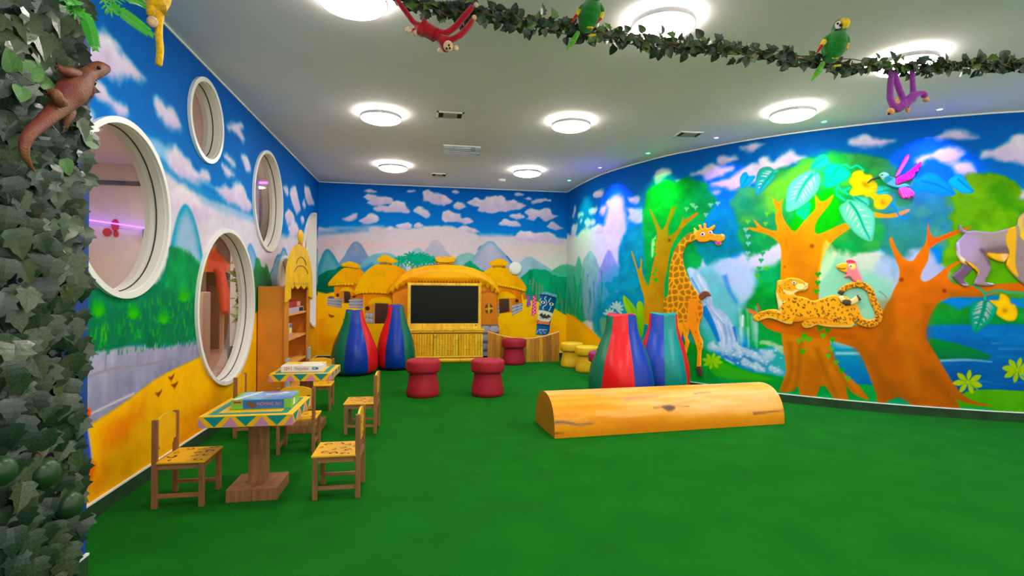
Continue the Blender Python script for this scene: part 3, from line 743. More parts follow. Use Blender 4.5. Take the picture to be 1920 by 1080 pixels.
# ---- clouds
CL = dict(f=.04, noise=.05, ns=7)
a1 = lambda *p: Zm(1060, 280, 5.4, *p); a2 = lambda *p: Zm(1060, 480, 5.4, *p); a3 = lambda *p: Zm(1280, 240, 5.4, *p)
a4 = lambda *p: Zm(1280, 420, 5.4, *p); a5 = lambda *p: Zm(1280, 580, 5.4, *p); a6 = lambda *p: Zm(1400, 270, 5.4, *p)
a7 = lambda *p: Zm(1600, 200, 4.909, *p); a8 = lambda *p: Zm(1660, 400, 5.4, *p); a9 = lambda *p: Zm(1600, 560, 4.909, *p); al = lambda *p: Zm(1400, 500, 6.857, *p)
for pts in [a1((280, 455), (330, 420), (390, 420), (370, 480), (320, 490)), a1((240, 610), (280, 585), (330, 600), (300, 650), (250, 640)), a1((335, 630), (370, 580), (410, 590), (390, 660), (350, 665)),
            a1((130, 660), (155, 625), (180, 660), (140, 700)), a1((70, 680), (95, 575), (110, 620), (85, 690)), a1((150, 720), (165, 690), (175, 730), (150, 750)),
            a1((200, 740), (240, 700), (300, 720), (280, 770), (220, 790)), a1((60, 870), (75, 770), (120, 760), (120, 800), (90, 900)), a1((620, 600), (680, 585), (780, 610), (790, 740), (700, 750), (620, 700), (640, 650)),
            a1((640, 500), (720, 460), (760, 490), (740, 550), (690, 540)), a1((910, 260), (960, 205), (1060, 220), (1080, 240), (1000, 270), (940, 340), (920, 300)), a1((1100, 320), (1150, 290), (1210, 310), (1140, 355)),
            a1((270, 800), (340, 770), (420, 790), (420, 830), (300, 830)), a1((400, 530), (440, 500), (460, 560), (420, 560)),
            a3((95, 470), (200, 420), (290, 360), (380, 375), (490, 395), (500, 420), (400, 480), (330, 495), (250, 515), (200, 470)),
            a3((350, 320), (400, 285), (460, 300), (560, 310), (450, 340), (380, 355)), a3((590, 190), (660, 165), (740, 140), (820, 160), (780, 200), (710, 230), (650, 210)),
            a3((290, 560), (400, 520), (540, 460), (620, 400), (700, 360), (780, 370), (790, 310), (850, 285), (910, 330), (1000, 330), (1080, 360), (1000, 420), (900, 460), (700, 560), (520, 635), (430, 600)),
            a3((990, 310), (1040, 265), (1100, 242), (1160, 280), (1250, 295), (1140, 345), (1060, 350)), a3((160, 550), (240, 550), (200, 590)), a3((230, 660), (330, 620), (390, 640), (320, 690)), a3((380, 780), (450, 740), (550, 740), (520, 800), (420, 800)),
            a7((-20, 330), (50, 290), (110, 265), (190, 300), (370, 310), (240, 345), (130, 360)), a7((680, 285), (800, 250), (900, 225), (1000, 240), (1080, 270), (1160, 285), (1050, 300), (920, 305), (800, 295)),
            a7((560, 500), (620, 450), (720, 415), (860, 380), (960, 385), (1040, 430), (980, 480), (880, 510), (780, 480), (680, 490), (620, 530)), a7((1170, 470), (1190, 390), (1290, 380), (1400, 320), (1450, 270), (1540, 245), (1640, 280), (1800, 300), (1800, 560), (1560, 550), (1420, 500), (1260, 460)),
            a7((930, 540), (1040, 515), (1110, 550), (1090, 640), (960, 620)), a7((1480, 800), (1540, 770), (1640, 780), (1600, 850), (1520, 830))]:
    c.cloud(pts, seed=rg.randint(1, 99), **CL)
c.cloud([(1138, 395), (1146, 368), (1160, 366), (1170, 380), (1176, 420), (1186, 470), (1180, 500), (1140, 495), (1130, 450)], top=(226, 214, 226), low=(214, 205, 224), seed=9, f=.08, noise=.05, ns=5)  # pale patch painted in for the bleached glow of the blue LED beam
# ---- distant mountains, left end
for pts, a, b2 in [([(1055, 505), (1064, 495), (1078, 498), (1085, 480), (1092, 500), (1105, 540), (1100, 600), (1055, 600)], (110, 185, 165), (30, 150, 95)),
                   ([(1092, 500), (1098, 482), (1106, 470), (1114, 478), (1128, 510), (1140, 560), (1120, 600), (1095, 590)], (150, 190, 190), (110, 150, 190)),
                   ([(1120, 520), (1130, 490), (1140, 468), (1150, 480), (1162, 510), (1180, 540), (1180, 600), (1125, 590)], (150, 150, 205), (120, 150, 205))]:
    c.poly(pts, a, f=.02, smooth=3, col2=b2, tex=.1, ts=6, noise=.02, ns=6)
c.poly([(1120, 540), (1150, 500), (1180, 500), (1230, 520), (1230, 640), (1140, 660), (1115, 620)], (100, 160, 200), f=.08, noise=.06, ns=6, col2=(20, 130, 170))
c.poly([(1160, 470), (1172, 440), (1186, 420), (1210, 430), (1225, 470), (1230, 560), (1170, 560), (1162, 520)], (10, 140, 160), f=.04, noise=.05, ns=7, tex=.2)
for i in range(70):
    x = rg.uniform(1056, 1135); y = rg.uniform(520, 610)
    c.line([(x, y - rg.uniform(8, 22)), (x + rg.uniform(-3, 3), y + rg.uniform(8, 24))], .05, rg.choice([(10, 150, 80), (20, 165, 90), (80, 170, 90), (40, 130, 120), (20, 110, 150), (120, 175, 130)]), .01, f=.02, smooth=0, op=.6)
for i in range(30):
    x = rg.uniform(1140, 1215); y = rg.uniform(520, 560)
    c.ell((x, y), rg.uniform(5, 10), rg.uniform(3, 7), rg.choice([(15, 145, 165), (20, 130, 170), (30, 155, 150)]), f=.02, noise=.03, ns=14, op=.8)
c.poly([(1110, 600), (1140, 560), (1180, 550), (1215, 560), (1215, 640), (1140, 660)], (20, 130, 170), f=.06, noise=.05, col2=(60, 150, 130), tex=.2, op=.9)
# ---- foliage of the big trees
def leafage(pts, col, col2, n, seed, spots, op=1.0, r=(5, 11)):
    c.poly(pts, col, f=.03, noise=.07, ns=7, smooth=3, col2=col2, tex=.18, ts=7, seed=seed, op=op)
    q = random.Random(seed); P = np.array(pts)
    for i in range(n):
        x = q.uniform(P[:, 0].min() + 4, P[:, 0].max() - 4); y = q.uniform(P[:, 1].min() + 4, P[:, 1].max() - 4)
        if sdf_poly(np.array([x]), np.array([y]), P)[0] > -3: continue
        c.ell((x, y), q.uniform(*r), q.uniform(r[0] * .7, r[1] * .7), q.choice(spots), f=.035, noise=.05, ns=12, op=.45, seed=i)
leafage([(1208, 480), (1205, 400), (1215, 360), (1240, 340), (1262, 345), (1290, 335), (1325, 345), (1345, 370), (1340, 400), (1330, 420), (1345, 460), (1320, 480), (1260, 600), (1215, 560)], (18, 150, 62), (20, 160, 90), 60, 5, [(40, 165, 80), (15, 135, 65), (30, 180, 70), (60, 165, 90)])
leafage([(1320, 410), (1345, 380), (1380, 370), (1405, 380), (1420, 420), (1410, 460), (1385, 480), (1360, 486), (1340, 505), (1322, 490), (1310, 465), (1300, 450)], (25, 125, 158), (20, 140, 140), 40, 6, [(30, 135, 170), (20, 115, 150), (40, 150, 150)])
leafage([(1372, 385), (1385, 355), (1420, 350), (1450, 330), (1500, 300), (1560, 285), (1620, 290), (1665, 300), (1700, 340), (1690, 400), (1650, 470), (1600, 480), (1560, 470), (1540, 500), (1520, 470), (1470, 450), (1430, 470), (1395, 480), (1385, 440)],
        (70, 150, 84), (40, 148, 72), 120, 7, [(110, 185, 60), (40, 140, 70), (60, 165, 70), (30, 130, 80), (90, 170, 70), (55, 145, 100)], r=(7, 16))
c.poly([(1430, 350), (1470, 330), (1515, 300), (1530, 310), (1500, 350), (1470, 370), (1440, 395)], (118, 192, 72), f=.06, noise=.05, ns=7, op=.85)
c.poly([(1490, 400), (1520, 370), (1560, 360), (1575, 400), (1560, 440), (1530, 450), (1480, 430)], (22, 176, 36), f=.05, noise=.05, op=.9)
leafage([(1650, 400), (1660, 350), (1720, 330), (1790, 340), (1800, 400), (1790, 450), (1750, 470), (1760, 520), (1700, 540), (1670, 500)], (52, 128, 132), (60, 142, 110), 60, 8, [(45, 115, 145), (70, 150, 120), (60, 140, 130), (90, 160, 110)], r=(8, 16))
leafage([(1770, 470), (1790, 400), (1780, 360), (1800, 335), (1840, 322), (1880, 330), (1905, 350), (1930, 370), (2000, 360), (2000, 470), (1930, 560), (1800, 540)], (112, 174, 24), (95, 165, 20), 60, 9, [(130, 190, 30), (85, 155, 30), (105, 175, 20), (70, 145, 50)], r=(8, 18))
c.poly([(1855, 360), (1880, 340), (1900, 370), (1930, 395), (1930, 410), (1880, 390)], (50, 135, 55), f=.06, op=.6, noise=.05)
# ---- middle distance: mist, mountain, lake
c.poly([(1700, 480), (1735, 470), (1760, 495), (1775, 520), (1700, 560), (1660, 560)], (195, 190, 220), f=.05, noise=.04, op=.9)
c.poly([(1545, 470), (1600, 500), (1655, 520), (1690, 560), (1690, 650), (1540, 640), (1535, 540)], (130, 205, 170), f=.06, noise=.05, col2=(160, 205, 190), op=.85)
c.poly([(1640, 500), (1660, 480), (1690, 490), (1700, 520), (1650, 520)], (165, 185, 215), f=.04, op=.8)
c.poly([(1470, 490), (1450, 500), (1420, 500), (1400, 520), (1420, 560), (1400, 620), (1430, 700), (1480, 720), (1480, 500)], (40, 160, 92), f=.05, noise=.06, ns=7, smooth=3, tex=.2, col2=(10, 145, 55))
c.poly([(1380, 570), (1400, 550), (1430, 530), (1450, 545), (1460, 570), (1440, 590), (1400, 620), (1378, 610)], (30, 148, 60), f=.05, noise=.07, ns=8, tex=.2)
c.poly([(1300, 520), (1340, 490), (1400, 500), (1420, 520), (1405, 560), (1385, 600), (1390, 640), (1320, 660), (1290, 600)], (140, 195, 215), f=.06, noise=.05, ns=5, col2=(70, 175, 175), smooth=3, tex=.08)
c.poly([(1340, 500), (1370, 485), (1410, 495), (1412, 545), (1390, 565), (1370, 540)], (190, 200, 232), f=.05, noise=.04, op=.85)
c.line([(1358, 515), (1368, 545), (1382, 568)], .06, (60, 130, 215), .02, f=.025, op=.8)
c.poly([(1310, 600), (1330, 640), (1345, 680), (1330, 690), (1300, 680), (1290, 620)], (60, 170, 140), f=.05, noise=.05, op=.9)
# waterfall
c.poly([(1288, 505), (1302, 505), (1322, 525), (1334, 555), (1345, 590), (1368, 615), (1378, 645), (1386, 655), (1372, 690), (1350, 655), (1340, 620), (1318, 570), (1300, 540)], (190, 208, 236), f=.02, noise=.02, ns=10, smooth=3, col2=(165, 195, 232), tex=.1, ts=18, streak=(2, .6))
c.poly([(1350, 580), (1372, 605), (1386, 650), (1352, 655), (1345, 620), (1322, 580)], (178, 198, 232), f=.02, smooth=3, tex=.12, ts=18)
for pts, col, w in [([(1318, 575), (1336, 610), (1348, 640)], (20, 110, 195), .10), ([(1296, 520), (1310, 545), (1318, 560)], (70, 150, 215), .03), ([(1308, 515), (1322, 540), (1334, 560)], (225, 235, 248), .03), ([(1355, 600), (1362, 630), (1362, 655)], (120, 160, 215), .03),
                    ([(1365, 610), (1372, 635), (1374, 655)], (130, 165, 220), .025), ([(1345, 600), (1356, 630), (1356, 655)], (225, 232, 248), .025), ([(1330, 575), (1345, 590), (1358, 605)], (230, 236, 250), .03), ([(1322, 565), (1342, 590), (1354, 605)], (150, 160, 215), .02), ([(1376, 612), (1382, 640)], (40, 110, 200), .04)]:
    c.line(pts, w, col, w * .4, f=.012, op=.85)
for i in range(16):
    x = rg.uniform(1386, 1420); y = rg.uniform(595, 640); c.line([(x, y - 25), (x + 2, y + 25)], .03, (205, 228, 240), .01, f=.02, smooth=0, op=.4)
c.line([(1393, 590), (1392, 612)], .02, (225, 238, 245), f=.01, smooth=0)
# pool of foam
c.poly(a5((380, 450), (460, 420), (620, 380), (760, 400), (900, 380), (1060, 400), (1060, 680), (900, 660), (750, 620), (600, 580), (500, 530)), (45, 115, 195), f=.015, smooth=3, col2=(70, 170, 190), ang=0, tex=.15, ts=10, noise=.01)
c.poly(a5((900, 400), (1060, 400), (1060, 620), (920, 580)), (60, 170, 170), f=.03, op=.8)
for x, y, rx, ry in [(290, 370, 5, 9), (340, 400, 10, 6), (430, 400, 6, 12), (480, 440, 8, 9), (540, 380, 9, 7), (620, 420, 14, 8), (700, 450, 10, 8), (680, 560, 20, 7), (780, 500, 18, 7), (840, 450, 14, 8), (870, 480, 10, 10), (880, 350, 17, 5), (760, 590, 12, 6), (990, 400, 8, 5), (560, 460, 9, 7), (950, 620, 14, 5)]:
    c.ell(a5((x, y))[0], rx, ry, (212, 224, 238), rot=25, f=.022, noise=.035, ns=14, op=.85, col2=(140, 180, 215), seed=int(x))
for i in range(50):
    x, y = rg.uniform(400, 1000), rg.uniform(400, 640)
    if y > 430 + (x - 400) * .38 + 60: continue
    c.ell(a5((x, y))[0], rg.uniform(1, 3), rg.uniform(.8, 2), (235, 240, 248), f=.01, op=.7)
c.line(a5((780, 340), (860, 335), (960, 370), (1020, 440)), .03, (170, 200, 130), f=.015, noise=.01, op=.8)
# lake on the right, banks
c.poly([(1560, 655), (1640, 650), (1680, 690), (1690, 760), (1560, 740)], (45, 150, 180), f=.015, smooth=0, col2=(10, 80, 165))
c.line([(1566, 662), (1640, 662)], .03, (140, 205, 215), f=.015, smooth=0)
c.poly([(1720, 595), (1740, 560), (1780, 570), (1800, 580), (1830, 570), (1930, 580), (2000, 580), (2000, 625), (1720, 625)], (55, 150, 55), f=.03, noise=.04, smooth=3, col2=(30, 130, 60), tex=.2)
c.poly([(1720, 610), (1800, 608), (2000, 606), (2000, 750), (1760, 750)], (28, 118, 186), f=.012, smooth=0, col2=(8, 72, 145), tex=.12, ts=5, streak=(.5, 3))
for i in range(26):
    x, y = rg.uniform(1745, 1920), rg.uniform(618, 725); c.line([(x, y), (x + rg.uniform(20, 60), y + rg.uniform(-1, 2))], .018, rg.choice([(50, 140, 200), (10, 85, 170), (90, 160, 200), (20, 105, 150)]), .004, f=.015, smooth=0, op=.6)
c.poly([(1742, 635), (1775, 640), (1815, 650), (1845, 660), (1858, 673), (1800, 672), (1755, 672)], (30, 138, 52), f=.012, noise=.012, smooth=3, col2=(28, 108, 70))
c.line([(1762, 676), (1810, 674), (1860, 678)], .025, (150, 195, 220), .008, f=.012, op=.8)
# painted ground
c.poly([(1190, 690), (1230, 640), (1290, 640), (1330, 660), (1370, 680), (1410, 697), (1460, 705), (1560, 718), (1640, 722), (1660, 735), (1700, 790), (1190, 760)], (20, 150, 45), f=.012, smooth=3, col2=(10, 150, 100), tex=.15, ts=5)
c.poly([(1330, 665), (1370, 685), (1440, 705), (1440, 715), (1340, 705)], (90, 178, 50), f=.03, op=.7)
c.poly([(1800, 740), (1850, 730), (1920, 733), (2000, 735), (2000, 830), (1780, 790)], (96, 170, 10), f=.01, smooth=3, col2=(60, 150, 10), tex=.08)
c.poly([(1660, 745), (1760, 760), (1860, 766), (1840, 790), (1640, 780)], (20, 150, 95), f=.02, col2=(120, 170, 120))
c.poly([(1050, 580), (1070, 590), (1100, 612), (1131, 640), (1140, 660), (1120, 720), (1050, 720)], (252, 186, 6), f=.01, smooth=0, col2=(248, 198, 10), ang=90)
c.line([(1072, 592), (1100, 614), (1128, 640)], .05, (255, 170, 0), f=.03)
# big light-green leaves and pale flowers behind the bags
for pts in [[(585, 410), (600, 400), (660, 460), (720, 540), (760, 640), (790, 760), (760, 820), (700, 700), (620, 560), (590, 480)], [(720, 500), (745, 455), (775, 470), (798, 540), (800, 700), (770, 800), (740, 650)]]:
    c.poly(a2(*pts), (162, 205, 20), f=.008, smooth=3, col2=(110, 180, 20), ang=40)
c.line(a2((610, 430), (700, 590), (770, 780)), .012, (90, 160, 20), f=.006)
for cx, cy in [(520, 530), (450, 600)]:
    for i in range(7):
        a = math.radians(-160 + i * 34); x, y = cx + 32 * math.cos(a), cy + 38 * math.sin(a)
        c.ell(a2((x, y))[0], 7.5, 2.4, (175, 205, 190), rot=math.degrees(a), f=.008)
c.poly(a2((350, 640), (400, 620), (450, 700), (420, 800), (370, 790)), (110, 160, 110), f=.02, op=.8)
for pts in [[(440, 285), (510, 250), (550, 330), (460, 310)], [(530, 300), (600, 250), (640, 300), (560, 350)], [(610, 260), (700, 210), (740, 260), (720, 330), (640, 320)]]: c.poly(a2(*pts), (15, 150, 180), f=.015, noise=.02)

# ---- tree trunks
TR = (214, 122, 14)
def trunk(pts, col, col2, ang=0, rim=None, rimw=.05, **k): c.poly(pts, col, f=.007, smooth=2, col2=col2, ang=ang, tex=.10, ts=5, rim=rim, rimw=rimw, **k)
# tree behind the giraffe
trunk(a1((845, 582), (880, 630), (915, 700), (950, 775), (975, 808), (1000, 790), (1040, 690), (1070, 590), (1100, 590), (1135, 545), (1105, 630), (1060, 730), (1040, 800), (1042, 855), (1070, 868), (1150, 790), (1178, 730), (1192, 670), (1205, 715), (1296, 655), (1340, 640), (1330, 665), (1240, 740), (1190, 790), (1140, 870), (1085, 960), (1050, 1080), (1035, 1200), (1005, 1330), (1000, 1500), (1000, 1760), (800, 1760), (800, 1520), (770, 1410), (740, 1290), (720, 1210), (680, 1090), (665, 1020), (690, 1060), (730, 1200), (755, 1205), (762, 1105), (775, 1110), (778, 1240), (800, 1310), (832, 1370), (850, 1360), (875, 1210), (905, 1080), (905, 1000), (930, 880), (918, 800), (880, 690)),
      (206, 150, 8), (176, 118, 8), ang=0)
trunk(a1((1150, 790), (1178, 730), (1192, 670), (1205, 715), (1296, 655), (1345, 638), (1330, 668), (1240, 740), (1190, 790)), (214, 116, 46), (206, 140, 20), ang=90)
c.ell(a1((1052, 918))[0], 2.4, 2.8, (100, 70, 10), f=.015)
c.poly(a1((905, 890), (920, 870), (900, 1000), (890, 1080), (870, 1080), (875, 930)), (225, 235, 190), f=.015, op=.8)
for x, y in [(908, 925), (905, 995), (910, 1060), (915, 1220), (893, 1265), (910, 1320), (925, 1320)]: c.poly(a1((x - 15, y - 12), (x + 14, y - 14), (x + 4, y + 22)), (30, 185, 30), f=.006, smooth=2)
# middle tree
trunk(a6((0, 845), (60, 842), (110, 845), (65, 755), (130, 815), (185, 850), (310, 878), (292, 780), (290, 640), (258, 538), (320, 585), (372, 545), (355, 600), (357, 690), (382, 770), (430, 840), (490, 884), (560, 800), (640, 715), (700, 640), (688, 500), (740, 575), (800, 570), (880, 508), (850, 590), (800, 660), (720, 760), (688, 850), (700, 900), (740, 906), (850, 860), (990, 798), (1060, 830), (1020, 870), (920, 940), (850, 1010), (800, 1090), (760, 1200), (735, 1400), (735, 1700), (800, 1850), (840, 1980), (890, 2170), (960, 2290), (1050, 2370), (1140, 2450), (1240, 2590), (1150, 2560), (1060, 2510), (1000, 2440), (1030, 2590), (970, 2595), (880, 2570), (800, 2450), (740, 2460), (700, 2560), (600, 2565), (540, 2540), (520, 2440), (460, 2500), (330, 2500), (400, 2310), (370, 2070), (350, 1880), (345, 1330), (350, 1100), (330, 1010), (270, 950), (180, 905), (80, 880)),
      (240, 150, 10), (186, 104, 20), ang=90)
c.ell(a6((660, 1030))[0], 4, 3.6, (150, 80, 10), f=.015); c.ell(a6((385, 1240))[0], 2, 2.2, (150, 90, 20), f=.012); c.ell(a6((400, 1010))[0], 3, 10, (196, 124, 14), f=.03)
trunk(a6((1280, 685), (1400, 708), (1480, 700), (1560, 680), (1640, 655), (1645, 680), (1530, 735), (1400, 745), (1285, 735)), (240, 160, 20), (230, 150, 110), ang=0)
for pts in [[(1500, 640), (1498, 690), (1490, 735)], [(1530, 650), (1545, 690), (1570, 745)], [(1480, 640), (1484, 690), (1470, 730)], [(1556, 660), (1575, 700), (1600, 735)]]: c.line(pts, .06, (140, 84, 18), .02, f=.03, op=.55)
# right orange tree
trunk(a8((40, 262), (72, 245), (100, 330), (160, 420), (220, 475), (280, 475), (320, 420), (400, 310), (422, 220), (432, 100), (448, 180), (480, 236), (540, 240), (640, 195), (750, 165), (880, 128), (760, 190), (600, 262), (520, 300), (452, 350), (430, 480), (380, 570), (355, 655), (400, 690), (470, 660), (560, 590), (640, 530), (760, 470), (760, 500), (680, 545), (632, 610), (640, 660), (700, 710), (850, 730), (1200, 708), (1404, 700), (1800, 690), (1800, 800), (1404, 800), (1150, 790), (1000, 845), (800, 845), (680, 848), (600, 872), (520, 920), (450, 1050), (410, 1200), (430, 1300), (520, 1440), (640, 1640), (760, 1810), (900, 1900), (1090, 1948), (960, 1946), (800, 1910), (700, 1880), (760, 1985), (500, 1985), (300, 1960), (140, 1850), (-20, 1930), (-80, 1930), (-90, 1830), (-140, 1700), (-200, 1540), (-250, 1430), (-330, 1350), (-600, 1280), (-800, 1250), (-1000, 1220), (-1200, 1160), (-1370, 980), (-1420, 960), (-1250, 1050), (-1000, 1100), (-600, 1130), (-330, 1135), (-150, 1110), (-60, 1040), (10, 920), (50, 860), (90, 760), (130, 690), (145, 600), (130, 530), (80, 400)),
      (232, 118, 14), (176, 92, 26), ang=90)
trunk(a8((452, 350), (425, 220), (432, 100), (448, 180), (480, 236), (540, 240), (640, 195), (750, 165), (880, 128), (760, 190), (600, 262), (520, 300)), (226, 96, 50), (226, 106, 40), ang=0)
for pts, w, col in [([(1605, 640), (1640, 690), (1680, 745)], .12, (140, 84, 34)), ([(1740, 690), (1770, 730), (1790, 755)], .10, (140, 84, 34)), ([(1690, 740), (1720, 755)], .08, (150, 84, 30)), ([(1660, 560), (1665, 620), (1650, 650)], .15, (140, 84, 40)), ([(1780, 552), (1830, 555), (1910, 548)], .05, (110, 92, 80)), ([(1742, 570), (1735, 620), (1745, 660)], .08, (150, 80, 26)), ([(1440, 595), (1500, 615), (1600, 632)], .06, (140, 74, 20)), ([(1700, 600), (1705, 680), (1720, 740)], .15, (196, 116, 60))]:
    c.line(pts, w, col, w * .5, f=.05, op=.5)
for x, y in [(165, 668), (598, 782)]: c.ell(a8((x, y))[0], 3.6, 3.4, (130, 50, 6), f=.018)
c.line(al((30, 560), (90, 590), (140, 620)), .04, (222, 110, 60), .05, f=.01); c.line(al((135, 470), (160, 540), (190, 580)), .015, (170, 90, 60), .03, f=.008)
c.poly([(1533, 530), (1560, 500), (1566, 470), (1548, 450), (1540, 480)], (232, 232, 180), f=.02, op=.5)
# ---- ivy on the mural
iv = lambda x, y, s, col: c.poly([(x - s, y - s * .5), (x - s * .3, y - s * .9), (x, y - s * .5), (x + s * .4, y - s * .9), (x + s, y - s * .3), (x + s * .3, y + s * .2), (x, y + s), (x - s * .4, y + s * .3)], col, f=.007, smooth=2)
for x, y in al((920, 100), (915, 210), (900, 320), (945, 800), (1040, 820), (985, 890), (740, 890), (800, 935), (1105, 945)): iv(x, y, 6, rg.choice([(40, 175, 45), (20, 150, 50), (70, 190, 40)]))
for x, y in [(1505, 660), (1508, 636), (1498, 640), (1560, 655), (1568, 680), (1578, 695), (1590, 710), (1553, 668)]: iv(x, y, 6, rg.choice([(50, 170, 40), (90, 180, 60)]))
for x, y in a4((640, 60), (660, 125), (665, 200), (660, 295), (665, 360)): iv(x, y, 5, (130, 190, 185))
for x, y in a4((830, 120), (870, 245), (810, 300), (795, 370), (775, 450), (845, 450), (755, 525), (795, 580)): iv(x, y, 5.4, rg.choice([(60, 175, 70), (90, 185, 60), (50, 160, 90)]))
for x, y in a3((40, 820), (100, 780), (130, 805), (285, 780), (355, 765), (235, 880), (660, 950), (640, 1030), (855, 870), (940, 840), (840, 970)): iv(x, y, 5, (130, 190, 130) if x < 1400 else (110, 190, 70))
# ---- big leaves
def bigleaf(pts, rib, col, ribc, stripe=None, n=0, w=.016, col2=None):
    c.poly(pts, col, f=.007, smooth=3, col2=col2, ang=70, rim=tuple(v * .88 for v in col), rimw=.03, tex=.05, ts=10)
    c.line(rib, w * 1.6, ribc, w * .6, f=.006)
    if stripe:
        R = crom(rib, 8, closed=False); P = np.array(pts)
        for i in range(n):
            p = R[int((i + .8) / (n + .6) * (len(R) - 1))]; q = R[min(int((i + .8) / (n + .6) * (len(R) - 1)) + 2, len(R) - 1)]
            d = (q - p) / (np.hypot(*(q - p)) + 1e-9)
            for sd in (1, -1):
                nn = np.array([-d[1], d[0]]) * sd
                L = 3.0
                while L < 22 and sdf_poly(np.array([(p + nn * (L + 7) + d * L * .55)[0]]), np.array([(p + nn * (L + 7) + d * L * .55)[1]]), P)[0] < -1: L += 1.5
                if L > 4: c.line([p + nn * 4.5, p + nn * L + d * L * .5], .018, stripe, .006, f=.006, smooth=0, op=.8)
bigleaf(a6((640, 250), (680, 170), (740, 115), (800, 110), (845, 180), (780, 235), (700, 250)), a6((660, 235), (720, 185), (790, 140)), (70, 208, 178), (30, 170, 140))
bigleaf(a6((645, 265), (720, 290), (748, 340), (735, 430), (680, 520), (600, 600), (520, 652), (410, 682), (400, 600), (410, 460), (460, 370), (560, 300)), a6((670, 300), (600, 380), (540, 480), (500, 580)), (118, 226, 192), (0, 168, 132), (220, 190, 205), 8)
bigleaf(a6((785, 250), (850, 195), (940, 205), (1050, 280), (1020, 350), (900, 420), (800, 442), (790, 380)), a6((940, 225), (880, 300), (830, 390)), (52, 208, 178), (0, 160, 135))
bigleaf(a6((500, 680), (640, 580), (640, 690), (590, 770), (530, 730)), a6((620, 620), (570, 700)), (16, 226, 150), (0, 190, 120))
bigleaf(a6((1060, 510), (1140, 530), (1230, 545), (1232, 628), (1130, 605)), a6((1090, 530), (1220, 610)), (88, 192, 164), (30, 140, 120))
bigleaf(a6((1320, 430), (1400, 420), (1462, 460), (1400, 512), (1305, 510)), a6((1450, 462), (1320, 490)), (72, 186, 162), (30, 150, 130))
bigleaf(a6((1030, 560), (1150, 590), (1260, 660), (1300, 740), (1290, 900), (1260, 982), (1160, 950), (1060, 860), (980, 760), (936, 640), (1000, 585)), a6((1040, 580), (1120, 690), (1190, 850), (1250, 965)), (112, 206, 168), (10, 155, 120), (222, 180, 190), 8)
bigleaf(a6((85, 380), (120, 270), (180, 230), (250, 235), (300, 300), (270, 370), (180, 460), (120, 522), (85, 480)), a6((270, 290), (190, 380), (120, 500)), (60, 172, 152), (40, 150, 140), (225, 215, 222), 7)
bigleaf(a3((590, 480), (640, 440), (672, 482), (735, 480), (700, 545), (600, 612), (578, 540)), a3((660, 490), (600, 590)), (0, 166, 178), (0, 130, 150))
bigleaf(a7((545, 720), (610, 640), (700, 600), (800, 640), (945, 802), (800, 812), (650, 780), (555, 805)), a7((620, 680), (780, 720), (935, 800)), (20, 152, 198), (0, 120, 170), col2=(40, 140, 205))
bigleaf(a7((870, 680), (920, 640), (985, 618), (1060, 700), (1112, 785), (1000, 795), (900, 730)), a7((960, 660), (1040, 730), (1105, 782)), (52, 178, 168), (20, 140, 135))
bigleaf(a9((1180, 10), (1290, 20), (1322, 90), (1270, 200), (1180, 280), (1120, 312), (1080, 240), (1068, 120), (1110, 30)), a9((1215, 20), (1190, 130), (1125, 300)), (34, 160, 124), (20, 135, 105), (225, 180, 190), 8)
for pts in [a6((940, 225), (1000, 205), (1050, 240), (1120, 215), (1190, 270)), a6((690, 310), (720, 270), (780, 265)), a6((920, 410), (950, 460), (1030, 510)), a6((915, 430), (915, 510), (1000, 570)), a6((980, 470), (1050, 440)), a6((740, 400), (790, 395)), a6((270, 285), (320, 270))]: c.line(pts, .018, (60, 200, 170), f=.006)
for pts in [a6((1450, 605), (1500, 640), (1530, 700), (1545, 735), (1520, 770)), a6((1540, 735), (1600, 750), (1660, 755))]: c.line(pts, .022, (20, 135, 180), .01, f=.006)
for pts in [a8((880, 710), (940, 750), (1000, 800), (1010, 880)), a8((1010, 810), (1080, 790), (1150, 775), (1240, 795), (1404, 805))]: c.line(pts, .022, (60, 165, 125), f=.006)
# ---- flowers
def flower(pts, col, ctr, rx, ry):
    c.poly(pts, col, f=.007, smooth=3, rim=(238, 178, 0), rimw=.03, tex=.05, ts=10); c.ell(ctr, rx, ry, (226, 150, 0), rot=40, f=.03, op=.8); c.ell(ctr, rx * .4, ry * .4, (205, 120, 0), rot=40, f=.02, op=.8)
flower(a6((1080, 285), (1160, 262), (1200, 305), (1262, 310), (1290, 370), (1326, 430), (1300, 495), (1220, 536), (1180, 510), (1100, 522), (1040, 500), (1070, 430), (1035, 380), (1060, 330)), (250, 202, 4), a6((1200, 410))[0], 9, 5)
c.line(a6((1260, 500), (1320, 545)), .06, (246, 190, 0), f=.01, smooth=0)
flower(a6((1300, 545), (1360, 512), (1430, 508), (1476, 550), (1440, 610), (1390, 656), (1310, 652), (1288, 600)), (248, 196, 4), a6((1380, 590))[0], 6, 5)
flower([(1855, 563), (1872, 562), (1876, 550), (1890, 556), (1896, 568), (1904, 572), (1908, 588), (1902, 600), (1886, 600), (1868, 588), (1870, 576)], (250, 202, 4), (1884, 582), 5, 5)
def star(ctr, r, col, n=7, rot=0, sy=.8):
    for i in range(n):
        a = 2 * PI * i / n + rot; d = (math.cos(a), math.sin(a) * sy)
        c.poly([(ctr[0] + d[0] * r * .12, ctr[1] + d[1] * r * .12), (ctr[0] + d[0] * r * .6 - d[1] * r * .2, ctr[1] + d[1] * r * .6 + d[0] * r * .2), (ctr[0] + d[0] * r, ctr[1] + d[1] * r), (ctr[0] + d[0] * r * .6 + d[1] * r * .2, ctr[1] + d[1] * r * .6 - d[0] * r * .2)], col, f=.006, smooth=3)
    c.ell(ctr, r * .16, r * .14, col, f=.01)
